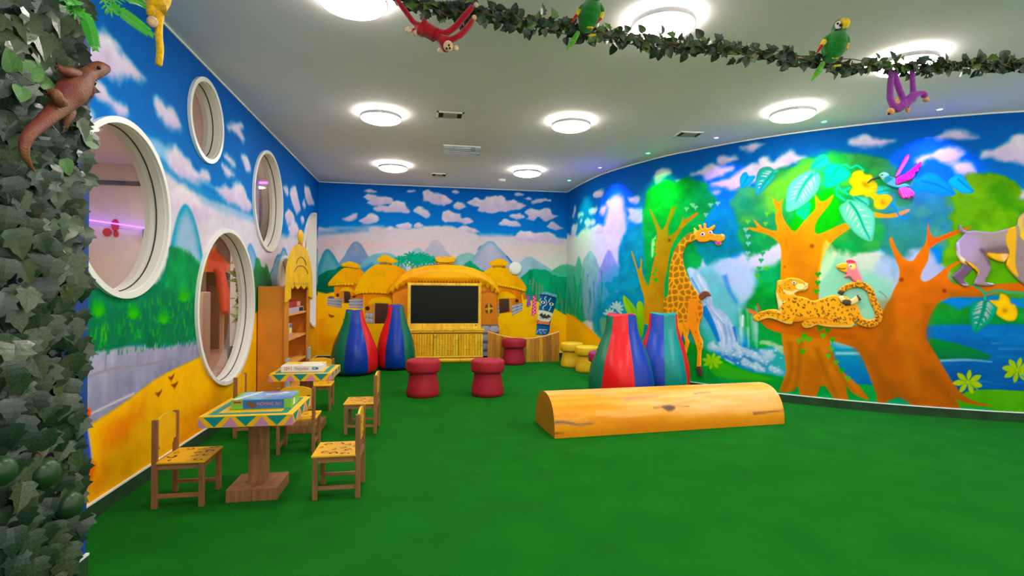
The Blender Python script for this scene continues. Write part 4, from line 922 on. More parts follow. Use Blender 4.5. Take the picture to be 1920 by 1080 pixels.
star(a9((1055, 765))[0], 29, (170, 196, 12), 7, .35); star(a9((1512, 655))[0], 30, (164, 192, 14), 8, .2); star(a5((300, 520))[0], 20, (150, 205, 40), 8, .2)
c.line(a5((255, 570), (230, 640), (228, 710)), .014, (60, 165, 60), f=.006); c.line(a9((1080, 790), (1150, 835)), .012, (120, 180, 40), smooth=0); c.line(a9((1545, 700), (1600, 740)), .014, (30, 150, 160), smooth=0)
c.line(al((1700, 310), (1780, 370), (1800, 410)), .008, (130, 90, 80), .004, f=.004)
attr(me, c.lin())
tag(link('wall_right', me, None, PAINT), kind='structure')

# ------------------------------------------------------------------ skirting, white bead on it, ceiling bead
def strip_along(name, pts2, z0, z1, th, m):
    """thin moulding following a wall line; pts2 with inward normals"""
    b = MB(); vs = []; fs = []
    for (x, y, nx, ny) in pts2:
        vs += [(x, y, z0), (x + nx * th, y + ny * th, z0), (x + nx * th, y + ny * th, z1), (x, y, z1)]
    for i in range(len(pts2) - 1):
        for k in range(4): fs.append((4 * i + k, 4 * i + (k + 1) % 4, 4 * i + 4 + (k + 1) % 4, 4 * i + 4 + k))
    fs += [(0, 1, 2, 3), tuple(4 * (len(pts2) - 1) + k for k in (3, 2, 1, 0))]
    b.add(vs, fs); return tag(b.build(name, m), kind='structure')
rl = [(*p, *n) for p, n in zip(WR.p[::3], WR.n[::3])]
ll = [(XL, 2.52, 1, 0), (XL, YB, 1, 0)]; bl_ = [(XL, YB, 0, -1), (RC[0][0], YB, 0, -1)]
for nm, L in (('left', ll), ('back', bl_), ('right', rl)):
    strip_along('baseboard_' + nm, L, 0, ZS, .008, M_SKIRT)
for i, L in enumerate((ll, bl_, rl)):
    strip_along('trim_%d' % (i + 1), L, ZS, ZS + .010, .012, M_WHITE)
    strip_along('trim_%d' % (i + 4), L, ZC - .014, ZC, .012, M_WHITE)
# pilaster under the ivy
b = MB(); b.box(XL, -1.41, YF, 2.5, .0, ZC); tag(b.build('wall_pilaster', M_BLUEP), kind='structure')
strip_along('baseboard_pilaster', [(-1.41, YF, 1, 0), (-1.41, 2.5, 1, 0)], 0, ZS, .008, M_SKIRT)
strip_along('trim_7', [(-1.41, YF, 1, 0), (-1.41, 2.5, 1, 0)], ZS, ZS + .01, .012, M_WHITE)
# ================================================================== ceiling lamps
M_DIFF = mat('lamp_diffuser', (255, 252, 245), rough=.4, emit=LAMP_STRENGTH, ecol=(255, 250, 240))
M_HALO = mat('lamp_upper_ring', (255, 252, 245), rough=.4, emit=LAMP_STRENGTH * .7, ecol=(255, 250, 240))
M_BAND = mat('brushed_steel_band', (176, 174, 176), rough=.35, metal=.6)
def make_lamp():
    r = empty('ceiling_lamp')
    b = MB(); b.lathe([(.06, 0), (.17, 0), (.17, -.008), (.06, -.008)], 48, cap='ring'); b.build('base_plate', M_WHITE, r)
    b = MB(); b.lathe([(.165, -.008), (.19, -.008), (.19, -.03), (.165, -.03)], 48, cap='ring'); b.build('upper_diffuser_ring', M_HALO, r, smooth=True)
    b = MB(); b.lathe([(.198, -.03), (.205, -.03), (.205, -.062), (.198, -.062)], 64, cap='ring'); b.build('steel_band', M_BAND, r, smooth=True)
    b = MB(); b.lathe([(.196, -.034), (.198, -.06), (.19, -.068), (.16, -.08), (.12, -.09), (.06, -.097), (.002, -.099)], 48); b.build('diffuser', M_DIFF, r, smooth='all')
    return r
LX = [-.42, 1.52, 3.56]
spots = [((LX[0], 3.2), 'first round ceiling lamp at the top edge above the red plush monkey'), ((LX[1], 3.13), 'round ceiling lamp right behind the leafy garland beside a green parrot'), ((LX[2], 3.32), 'round ceiling lamp behind the garland above the purple plush monkey'),
         ((LX[0], 5.36), 'round ceiling lamp left of the nearest square ceiling vent'), ((LX[1], 5.22), 'round ceiling lamp right of the clear emergency light'), ((3.52, 4.47), 'round ceiling lamp close above the curved mural wall'),
         ((LX[0], 7.58), 'round ceiling lamp near the back wall, left of the smallest vent'), ((LX[1], 7.5), 'round ceiling lamp near the back wall, right of the smallest vent'),
         ((LX[0], 1.05), None), ((LX[1], 1.05), None), ((LX[2], 1.2), None), ((5.6, 2.2), None), ((LX[0], -1.1), None), ((LX[1], -1.1), None), ((LX[2], -1.0), None)]
lamp = make_lamp()
for i, ((x, y), lb) in enumerate(spots):
    o = lamp if i == 0 else copy_tree(lamp)
    o.location = (x, y, ZC)
    tag(o, lb or 'round white ceiling lamp outside the view, over the near part of the room', 'lamp', 'round ceiling lamps')

# ================================================================== coloured LED down-lights
def led(i, px, py, col, watts, label, aim=.09):
    p = atz(px, py, ZC - .003)
    r = empty('led_downlight', (p[0], p[1], ZC)); tag(r, label, 'light', 'coloured ceiling down-lights')
    mm = mat('led_lens_%d' % i, col, emit=14.0, ecol=col)
    b = MB(); b.lathe([(.024, 0), (.036, 0), (.034, -.004), (.024, -.004)], 24, cap='ring'); b.build('rim', M_WHITE, r)
    b = MB(); b.lathe([(.002, -.0025), (.024, -.0025)], 24, cap=False); b.build('lens', mm, r)
    L = bpy.data.lights.new('led_light', 'SPOT'); L.energy = watts; L.color = lin(col); L.spot_size = math.radians(104); L.spot_blend = 1.0; L.shadow_soft_size = .02
    lo = bpy.data.objects.new('led_light', L); COL.objects.link(lo); lo.parent = r; lo.location = (0, 0, -.012)
    # tilt towards the nearest point of the curved wall
    d = np.hypot(WR.p[:, 0] - p[0], WR.p[:, 1] - p[1]); k = int(d.argmin())
    v = Vector((WR.p[k][0] - p[0], WR.p[k][1] - p[1], 0)).normalized()
    lo.rotation_euler = Vector((v.x * aim, v.y * aim, -1)).to_track_quat('-Z', 'Y').to_euler()
GRN = (30, 255, 90); BLU = (120, 90, 255)
led(1, 1067, 338, (40, 255, 150), LED_WATTS * .5, 'green down-light nearest the back corner')
led(2, 1125, 314, BLU, LED_WATTS * 1.9, 'blue down-light second from the back corner')
led(3, 1215, 287, GRN, LED_WATTS * .9, 'green down-light above the tree behind the giraffe')
led(4, 1343, 258, BLU, LED_WATTS * 1.3, 'blue down-light beside the right-hand ceiling vent')
led(5, 1545, 228, (40, 255, 130), LED_WATTS * .5, 'green down-light right of the lamp by the curved wall')
led(6, 1762, 205, BLU, LED_WATTS * 1.6, 'blue down-light farthest right, beyond the purple plush monkey')

# ================================================================== vents, emergency light, detector
M_DARK = mat('dark_slot', (22, 22, 20), rough=.8)
M_VENT = mat('vent_grey', (150, 150, 140), rough=.6)
def vent(px, py, w, d, label, rz=0.0):
    p = atz(px, py, ZC); r = empty('ceiling_vent', (p[0], p[1], ZC), rz); tag(r, label, 'vent', 'slot ceiling vents')
    b = MB(); t = .018
    for q in [(-w / 2, w / 2, d / 2 - t, d / 2), (-w / 2, w / 2, -d / 2, -d / 2 + t), (-w / 2, -w / 2 + t, -d / 2, d / 2), (w / 2 - t, w / 2, -d / 2, d / 2)]: b.box(*q, -.012, 0)
    b.build('frame', M_WHITE, r)
    b = MB(); b.box(-w / 2 + t, w / 2 - t, -d / 2 + t, d / 2 - t, -.003, -.001); b.build('slot', M_DARK, r)
    b = MB(); b.box(-w / 2 + .065, w / 2 - .065, -d / 2 + t + .004, d / 2 - t - .03, -.016, -.004); b.build('flap', M_VENT, r)
vent(844, 215, .27, .20, 'square ceiling vent with dark slots above the clear emergency light')
vent(823, 327, .24, .22, 'smallest ceiling vent near the back wall between two lamps')
vent(1291, 251, .28, .20, 'dark slotted ceiling vent near the curved mural wall', -.05)
M_ACR = mat('clear_acrylic', (225, 235, 232), rough=.08, trans=.9, spec=.5)
M_GREY = mat('fixture_grey', (150, 154, 150), rough=.5)
p = atz(866, 281, ZC - .04); r = empty('emergency_light', (p[0], p[1], ZC)); tag(r, 'clear rectangular emergency light box on the ceiling in front of the television', 'light')
b = MB(); b.box(-.23, .23, -.07, .07, -.016, 0, .004); b.build('base', M_WHITE, r)
b = MB(); b.box(-.225, .225, -.065, .065, -.085, -.017, .006); b.build('cover', M_ACR, r)
b = MB(); b.box(-.22, .22, -.075, -.06, -.095, -.075, .003); b.build('lower_rail', M_GREY, r)
b = MB(); b.tube([(-.19, 0, -.045), (.17, 0, -.045)], .012, 10); b.build('lamp_tube', M_WHITE, r)
for x in (-.11, .12, .15): b = MB(); b.box(x, x + .012, -.05, .05, -.07, -.017); b.build('holder', M_GREY, r)
p = atz(941, 336, ZC); b = MB(); b.lathe([(.002, -.035), (.05, -.035), (.062, -.02), (.065, 0)], 32, cap=False)
o = b.build('smoke_detector', M_WHITE, None, smooth=True, loc=(p[0], p[1], ZC)); tag(o, 'small round white smoke detector on the ceiling near the back wall', 'detector')
# ================================================================== round windows with deep white reveals
M_REV = mat('window_reveal_white', (232, 228, 220), rough=.45)
M_GASK = mat('black_gasket', (40, 40, 42), rough=.6)
M_GLASS = bpy.data.materials.new('window_glass'); M_GLASS.use_nodes = True
_n = M_GLASS.node_tree.nodes; _l = M_GLASS.node_tree.links
_b = _n['Principled BSDF']; _b.inputs['Base Color'].default_value = (.93, .95, .96, 1); _b.inputs['Roughness'].default_value = .02; _b.inputs['Transmission Weight'].default_value = 1; _b.inputs['IOR'].default_value = 1.15
TH = .13                       # wall thickness
def ring(y, z, r0, r1, x0, x1, n=72):
    b = MB(); vs = []; fs = []
    for k in range(n):
        a = 2 * PI * k / n; cy, sy = math.cos(a), math.sin(a)
        vs += [(x0, y + r0 * cy, z + r0 * sy), (x0, y + r1 * cy, z + r1 * sy), (x1, y + r1 * cy, z + r1 * sy), (x1, y + r0 * cy, z + r0 * sy)]
    for k in range(n):
        for j in range(4): fs.append((4 * k + j, 4 * k + (j + 1) % 4, 4 * ((k + 1) % n) + (j + 1) % 4, 4 * ((k + 1) % n) + j))
    return b.add(vs, fs)
def disc(y, z, r, x, n=64, t=.006):
    b = MB(); return b.prism([(x, y + r * math.cos(2 * PI * k / n), z + r * math.sin(2 * PI * k / n)) for k in range(n)], (t, 0, 0))
for i, (y, z, r) in enumerate(WIN):
    e = empty('window_%d' % (i + 1), (XL, y, z)); tag(e, kind='structure')
    adopt(ring(y, z, r - .012, r + .022, XL - .01, XL + .022).build('rim', M_WHITE, None, smooth=True), e)
    adopt(ring(y, z, r - .016, r + .004, XL - TH, XL).build('reveal', M_REV, None, smooth=True), e)
    adopt(ring(y, z, r - .021, r - .012, XL - .056, XL - .05).build('gasket', M_GASK, None, smooth=True), e)
    adopt(disc(y, z, r - .012, XL - .10).build('pane', M_GLASS, None), e)
# half-round window beside the back corner
y, z, r = HALF; e = empty('window_6', (XL, y, z)); tag(e, kind='structure')
def halfring(r0, r1, x0, x1, n=48):
    b = MB(); vs = []; fs = []
    for k in range(n + 1):
        a = PI / 2 + PI * k / n; cy, sy = math.cos(a), math.sin(a)
        vs += [(x0, y + r0 * cy, z + r0 * sy), (x0, y + r1 * cy, z + r1 * sy), (x1, y + r1 * cy, z + r1 * sy), (x1, y + r0 * cy, z + r0 * sy)]
    for k in range(n):
        for j in range(4): fs.append((4 * k + j, 4 * k + (j + 1) % 4, 4 * (k + 1) + (j + 1) % 4, 4 * (k + 1) + j))
    return b.add(vs, fs)
adopt(halfring(r - .012, r + .022, XL - .01, XL + .03).build('rim', M_WHITE, None, smooth=True), e)
adopt(halfring(r - .016, r + .004, XL - TH, XL).build('reveal', M_REV, None, smooth=True), e)
b = MB(); b.box(XL - TH, XL + .03, y - .004, y + .03, z - r - .02, z + r + .02); adopt(b.build('jamb', M_WHITE, None), e)
b = MB(); b.prism([(XL - .10, y, z - r + .012)] + [(XL - .10, y + (r - .012) * math.cos(PI / 2 + PI * k / 40), z + (r - .012) * math.sin(PI / 2 + PI * k / 40)) for k in range(41)][::-1], (.006, 0, 0)); adopt(b.build('pane', M_GLASS, None), e)

# ================================================================== neighbouring hall seen through the panes
M_HALLW = mat('hall_wall', (226, 216, 210), rough=.7, noise=.02, nscale=3)
M_HALLF = mat('hall_floor', (196, 160, 134), rough=.35, noise=.05, nscale=2)
M_HALLC = mat('hall_ceiling', (214, 205, 198), rough=.8)
M_BEIGE = mat('beige_panel', (205, 178, 152), rough=.6)
M_GREYB = mat('grey_beam', (92, 90, 92), rough=.6)
X0, X1 = -6.4, XL - TH
def hs(name, x0, x1, y0, y1, z0, z1, m): b = MB(); b.box(x0, x1, y0, y1, z0, z1); return tag(b.build(name, m), kind='structure')
hs('floor_hall', X0, X1 + .02, 0, 16, -.06, .0, M_HALLF); hs('ceiling_hall', X0, X1 + .02, 0, 16, 2.95, 3.0, M_HALLC)
hs('wall_hall_side', X0 - .1, X0, 0, 16, 0, 3, M_HALLW); hs('wall_hall_end', X0, X1 + .1, 16, 16.1, 0, 3, M_HALLW); hs('wall_hall_near', X0, X1, -.1, 0, 0, 3, M_HALLW)
hs('wall_hall_block', X0, -3.42, 8.2, 8.4, 0, 2.95, M_HALLW)
hs('wall_hall_far', X1, X1 + .1, YB + .1, 16, 0, 3, M_HALLW)
hs('trim_8', X0, -3.42, 8.17, 8.2, 2.66, 2.72, M_GREYB)
# back of the thick left wall towards the hall (with the same openings)
us = np.arange(0, YB + .1, .03); zs = np.arange(0, 3.001, .03)
me, U, Z = grid_mesh('wall_hall_window', us, zs, lambda u, z: np.stack([np.full_like(u, XL - TH), u, z], 1), (hole_test, hole_snap))
tag(link('wall_hall_window', me, None, M_HALLW), kind='structure')
# hall: round lamps added to brighten it, and the purple LED line
M_HL = mat('hall_fill_lamp', (255, 245, 235), emit=120, ecol=(255, 240, 228))
def hall_fill_lamp(x, y, label):
    r = empty('hall_fill_light', (x, y, 2.95)); tag(r, label, 'light', 'lights added to brighten the neighbouring hall')
    b = MB(); b.lathe([(.12, 0), (.15, 0), (.145, -.012), (.12, -.012)], 24, cap='ring'); b.build('rim', M_WHITE, r)
    b = MB(); b.lathe([(.002, -.006), (.12, -.006)], 24, cap=False); b.build('lens', M_HL, r)
for x, y in [(-3.6, 6.3), (-2.8, 9.5), (-2.6, 12.0), (-4.6, 4.2), (-3.2, 2.6), (-2.5, 7.4)]: hall_fill_lamp(x, y, 'small round light added on the hall ceiling to brighten the hall')
M_PURP = mat('purple_led', (150, 60, 255), emit=7, ecol=(150, 60, 255))
b = MB(); b.tube([(-5.6, 8.1, 2.28), (-3.46, 8.1, 2.0)], .009, 8); tag(b.build('led_strip', M_PURP), 'purple light line across the pane of the large left window', 'light')
b = MB(); b.tube([(-3.3, 9.2, 2.935), (-2.4, 9.0, 2.935)], .016, 8); tag(b.build('led_strip', M_PURP), 'purple light line at the top of the low round window', 'light')
# things in the hall
M_RED = mat('red_sticker', (200, 30, 40), rough=.5)
r = empty('wall_decal', (-4.33, 8.19, 2.02)); tag(r, 'small red butterfly decal seen through the large left window', 'decal')
b = MB(); 
for s, (rx, rz), (ox, oz) in [(1, (.05, .09), (.04, .07)), (-1, (.06, .06), (-.06, -.03)), (1, (.035, .05), (.05, -.05))]:
    b.prism([(ox + rx * math.cos(2 * PI * k / 12), 0, oz + rz * math.sin(2 * PI * k / 12)) for k in range(12)], (0, -.006, 0))
b.build('wing_shape', M_RED, r)
M_EXIT = mat('exit_green', (70, 130, 105), rough=.5, emit=.15)
r = empty('exit_sign', (-3.72, 8.16, 1.98)); tag(r, 'dull green exit sign seen through the large left window', 'sign')
b = MB(); b.box(-.2, .2, -.02, .02, -.06, .06, .005); b.build('panel', M_EXIT, r)
b = MB(); b.box(-.12, -.06, -.024, -.02, -.012, .012); b.build('arrow', M_WHITE, r)
b = MB(); b.box(.0, .03, -.024, -.02, -.03, .03); b.build('pictogram', M_WHITE, r)
# orange and red canopy, doorway, counter, plant
M_OR = mat('orange_canopy', (246, 130, 20), rough=.6); M_RD = mat('red_canopy', (214, 66, 36), rough=.6); M_GN = mat('green_canopy', (60, 140, 90), rough=.6); M_BRN = mat('brown_doorway', (120, 84, 66), rough=.6)
hs('wall_hall_pier', aty(431, 560, 8.9)[0], aty(480, 560, 8.9)[0], 8.9, 9.0, 0, 2.95, M_HALLW)
hs('door_1', aty(386, 560, 11.0)[0], aty(432, 560, 11.0)[0], 11.0, 11.06, 0, 2.3, M_BRN)
cp = atd(388, 478, 10.2); r = empty('play_canopy', (cp.x, cp.y, 0)); tag(r, 'orange, red and green fabric canopy in the hall behind the low round window', 'canopy')
for k, mm in enumerate([M_OR, M_RD, M_GN, M_OR, M_RD, M_GN]):
    a0, a1 = k * PI / 3 + .9, (k + 1) * PI / 3 + .9; b = MB(); R_ = .62
    b.add([(0, 0, 2.2), (R_ * math.cos(a0), R_ * math.sin(a0), 1.5), (R_ * math.cos(a1), R_ * math.sin(a1), 1.5), (.55 * R_ * math.cos((a0 + a1) / 2), .55 * R_ * math.sin((a0 + a1) / 2), 1.76)], [(0, 1, 3), (0, 3, 2), (1, 2, 3)])
    b.build('canopy_panel', mm, r)
b = MB(); b.tube([(0, 0, 0), (0, 0, 2.2)], .03, 10); b.build('pole', M_WHITE, r)
sp0 = atd(416, 560, 9.6); r = empty('play_slide', (sp0.x, sp0.y, 0)); tag(r, 'orange-red play slide standing in the hall beyond the low round window', 'slide')
b = MB(); b.tube([(-.16, .2, 1.55), (-.08, .14, 1.45), (.02, 0, 1.15), (.08, -.1, .9), (.12, -.2, .75)], [.07, .09, .1, .09, .07], 14); b.build('chute', M_RD, r, smooth=True)
b = MB(); b.box(-.03, .03, -.03, .03, 0, 1.1); b.build('support', M_BEIGE, r)
b = MB(); b.box(-3.46, -3.24, 8.45, 8.75, 0, 1.15, .02); tag(b.build('hall_counter', M_BEIGE), 'beige counter end in the hall seen at the left of the low round window', 'counter')
M_POT = mat('plant_pot', (70, 66, 64), rough=.6); M_LEAFH = mat('hall_plant_leaf', (128, 150, 50), rough=.5, noise=.3, nscale=6); M_STEM = mat('stem_brown', (96, 74, 46), rough=.8)
pp_ = atd(449, 640, 7.7); r = empty('potted_plant', (pp_.x, pp_.y, 0)); tag(r, 'tall potted plant in the hall seen through the low round window', 'plant')
b = MB(); b.lathe([(.13, 0), (.17, .3), (.18, .34), (.15, .34), (.14, .3)], 24); b.build('pot', M_POT, r, smooth=True)
b = MB(); b.tube([(0, 0, .3), (.02, .02, 1.0), (0, 0, 1.75)], [.02, .014, .006], 8); b.build('stem', M_STEM, r, smooth=True)
q = random.Random(5); b = MB()
b.add([(0, 0, 0), (.03, .05, .012), (0, .15, -.01), (-.03, .05, .012)], [(0, 1, 2), (0, 2, 3)]); proto = b.build('leaf', M_LEAFH, r); pm = proto.data
for k in range(64):
    o = proto if k == 0 else bpy.data.objects.new('leaf', pm)
    if k: COL.objects.link(o); o.parent = r
    o.location = (q.gauss(0, .03), q.gauss(0, .03), q.uniform(.75, 1.8)); o.rotation_euler = (q.uniform(-1.2, 1.0), q.uniform(-.8, .8), q.uniform(0, 6.28)); o.scale = (1.5, 1.2, 1)
# ================================================================== painted cut-out figures on the curved wall
def cells(cv, poly_px, s, col, thr=.011, seed=1, f=.004, jitter=.8):
    """giraffe-style patches: jittered cells with pale joints"""
    P = cv.P(poly_px); idx = cv.sel(P, 0)
    u, z = cv.U[idx], cv.Z[idx]; k = sdf_poly(u, z, P) < 0; idx, u, z = idx[k], u[k], z[k]
    if len(idx) == 0: return
    gx = np.floor(u / s); gz = np.floor(z / s); d1 = np.full(u.shape, 9.); d2 = np.full(u.shape, 9.)
    for i in (-1, 0, 1):
        for j in (-1, 0, 1):
            a, b_ = gx + i, gz + j
            h = lambda q: vnoise(a * 7.31 + 3.1 + q, b_ * 5.77 + 1.7 + q, seed)
            px_, pz_ = (a + .5 + jitter * (h(0) - .5)) * s, (b_ + .5 + jitter * (h(31) - .5)) * s
            d = np.hypot(u - px_, (z - pz_) * .85); m_ = d < d1
            d2 = np.where(m_, d1, np.minimum(d2, d)); d1 = np.where(m_, d, d1)
    al_ = sstep((d2 - d1) / 2, thr - f, thr + f)
    cv.mix(idx, al_ * .92, np.tile(np.array(col, float), (len(idx), 1)))

g = lambda *p: Zm(1230, 410, 6.75, *p)
go = [(485, 110), (532, 150), (556, 128), (540, 88), (556, 72), (574, 80), (588, 118), (606, 114), (600, 66), (620, 56), (638, 66), (640, 108), (662, 118), (702, 100), (738, 75), (752, 95), (728, 136), (712, 152), (732, 186), (790, 200), (842, 190), (872, 212), (870, 262), (832, 290), (824, 322), (795, 338), (762, 324), (748, 290), (690, 275), (650, 292), (590, 300), (545, 290), (515, 268),
      (440, 300), (390, 340), (360, 390), (346, 450), (346, 520), (360, 600), (385, 680), (420, 760), (470, 850), (530, 930), (562, 1000), (588, 1080), (600, 1150), (590, 1230), (565, 1300), (547, 1370), (556, 1450), (580, 1510), (600, 1560), (594, 1630), (580, 1680), (576, 1790), (577, 1870), (592, 1930), (582, 1985), (556, 1992), (532, 1950), (516, 1880),
      (520, 1810), (524, 1670), (500, 1570), (468, 1480), (430, 1395), (424, 1430), (404, 1500), (428, 1555), (416, 1610), (386, 1730), (376, 1800), (384, 1900), (372, 1950), (345, 1945), (345, 1880), (340, 1750), (352, 1670), (372, 1570), (352, 1490), (342, 1440), (326, 1500), (306, 1620), (290, 1750), (290, 1890), (300, 1945), (265, 1955), (256, 1890), (250, 1750), (240, 1590), (243, 1490), (248, 1380), (240, 1300), (226, 1230), (204, 1260), (190, 1330), (176, 1420),
      (170, 1650), (166, 1890), (172, 1945), (135, 1945), (130, 1890), (130, 1650), (114, 1410), (108, 1280), (100, 1150), (106, 1020), (150, 975), (164, 900), (164, 800), (170, 700), (182, 600), (202, 500), (226, 420), (262, 348), (320, 268), (380, 208), (440, 172), (482, 166)]
def paint_giraffe(cv):
    cv.C[:] = (250, 166, 26)
    cv.poly(g((390, 1000), (600, 1000), (610, 1400), (560, 1500), (420, 1420), (400, 1200)), (246, 146, 16), f=.05)
    cells(cv, g((480, 165), (520, 190), (530, 262), (440, 300), (380, 350), (350, 450), (350, 560), (420, 760), (560, 1000), (420, 1010), (400, 1300), (240, 1320), (190, 1400), (100, 1400), (90, 1000), (150, 960), (165, 700), (200, 480), (260, 340), (400, 190)), .078, (168, 106, 18), thr=.0085, seed=4)
    cells(cv, g((520, 1000), (610, 1000), (610, 1420), (545, 1420), (520, 1250)), .075, (172, 104, 16), thr=.012, seed=9)
    cells(cv, g((480, 1400), (600, 1420), (600, 1640), (520, 1700), (500, 1500)), .05, (160, 92, 16), thr=.017, seed=2)
    cells(cv, g((100, 1400), (330, 1400), (330, 1640), (100, 1640)), .045, (160, 92, 16), thr=.014, seed=6)
    cv.line(g((480, 172), (390, 205), (320, 272), (262, 350), (226, 430), (204, 510)), .03, (140, 74, 20), .012, f=.008, op=.8)
    cv.poly(g((505, 145), (540, 120), (640, 105), (720, 130), (740, 190), (860, 190), (880, 260), (830, 300), (700, 280), (560, 300), (510, 260)), (252, 158, 30), f=.015)
    cv.poly(g((495, 130), (524, 165), (505, 200), (490, 170)), (246, 190, 90), f=.006)
    cv.poly(g((750, 262), (790, 285), (828, 292), (818, 318), (792, 330), (768, 315)), (196, 70, 140), f=.005)
    cv.ell(g((782, 215))[0], 1.2, 1, (150, 80, 10), f=.004); cv.ell(g((850, 212))[0], 2, 2, (250, 200, 150), f=.006)
    for y0, xs in [(1880, (515, 600))]: cv.poly(g((500, 1868), (600, 1862), (610, 2000), (500, 2000)), (96, 62, 56), f=.006, smooth=0)
    cv.poly(g((100, 1890), (400, 1890), (400, 2000), (100, 2000)), (96, 62, 56), f=.006, smooth=0)
    cv.line(g((345, 1300), (380, 1400), (420, 1420)), .02, (226, 130, 10), f=.02, op=.8); cv.line(g((560, 300), (650, 300), (745, 290)), .012, (190, 90, 20), f=.008)
gi = empty('giraffe_cutout', WR.pos(WR.uv(1285, 700)[0], ZS)); tag(gi, 'painted giraffe cut-out panel mounted on the curved mural wall', 'cutout')
adopt(relief('body', WR, g(*go), paint_giraffe, t=.016, off=.004, step=.0075, edge=.018), gi)
adopt(relief('tail_tuft', WR, g((548, 985), (570, 940), (620, 912), (670, 922), (705, 975), (660, 975), (625, 1000), (595, 1022), (565, 1015)), lambda cv: cv.poly(g((540, 900), (720, 900), (720, 1040), (540, 1040)), (132, 70, 50), smooth=0), t=.014, off=.012, step=.006, edge=.014), gi)
def eye(surf, px, py, r, col, off, parent, pupil=.5):
    u, z = surf.uv(px, py)
    for nm, k, mm, o in (('eye', 1.0, M_WHITE, off), ('pupil', pupil, col, off + .006)):
        b = MB(); loop = [surf.pos(u + r * k * math.cos(2 * PI * i / 14), z + r * k * math.sin(2 * PI * i / 14), o) for i in range(14)]
        n_ = surf.pos(u, z, 1) - surf.pos(u, z, 0); b.prism(loop, n_ * .008); adopt(b.build(nm, mm, None), parent)
M_PUP = mat('black_pupil', (20, 20, 28), rough=.3); M_PURPLE = mat('violet_iris', (70, 50, 110), rough=.3)
eye(WR, *g((602, 196))[0], .026, M_PURPLE, .018, gi, .55); eye(WR, *g((700, 174))[0], .022, M_PURPLE, .018, gi, .5)

# ---- leopard
lo_ = [(390, 215), (394, 182), (430, 166), (480, 166), (520, 145), (590, 137), (660, 146), (715, 172), (752, 195), (790, 214), (793, 250), (784, 290), (740, 312), (665, 318), (620, 348), (650, 374), (710, 382), (770, 400), (840, 432), (920, 420), (1000, 390), (1100, 362), (1180, 368), (1270, 380), (1350, 420), (1420, 490), (1460, 580), (1478, 650), (1440, 700), (1390, 700), (1370, 762), (1320, 782), (1150, 780), (1000, 770), (900, 750), (840, 776), (765, 788), (715, 768), (704, 725), (730, 700),
       (660, 712), (600, 712), (580, 734), (530, 738), (440, 708), (350, 672), (270, 662), (200, 682), (150, 702), (100, 682), (86, 648), (130, 600), (200, 570), (300, 545), (400, 548), (414, 580), (405, 500), (390, 420), (377, 340), (388, 262)]
def spots_on(cv, z, regions, n, seed, col=(92, 42, 16), r=(8, 17), avoid=None):
    q = random.Random(seed); P = np.array(regions); pts = []
    while len(pts) < n:
        x, y = q.uniform(P[:, 0].min(), P[:, 0].max()), q.uniform(P[:, 1].min(), P[:, 1].max())
        if sdf_poly(np.array([x]), np.array([y]), P)[0] > -8: continue
        if any(math.hypot(x - a, y - b_) < r[1] * 2.1 for a, b_ in pts):
            if q.random() < .97: continue
        pts.append((x, y)); R = q.uniform(*r)
        for k in range(q.choice([2, 3, 3])):
            a = q.uniform(0, 6.28); cv.ell(z((x + R * .75 * math.cos(a), y + R * .75 * math.sin(a)))[0], R * .52 / 6.857, R * .30 / 6.857, col, rot=math.degrees(a) + 90, f=.0035)
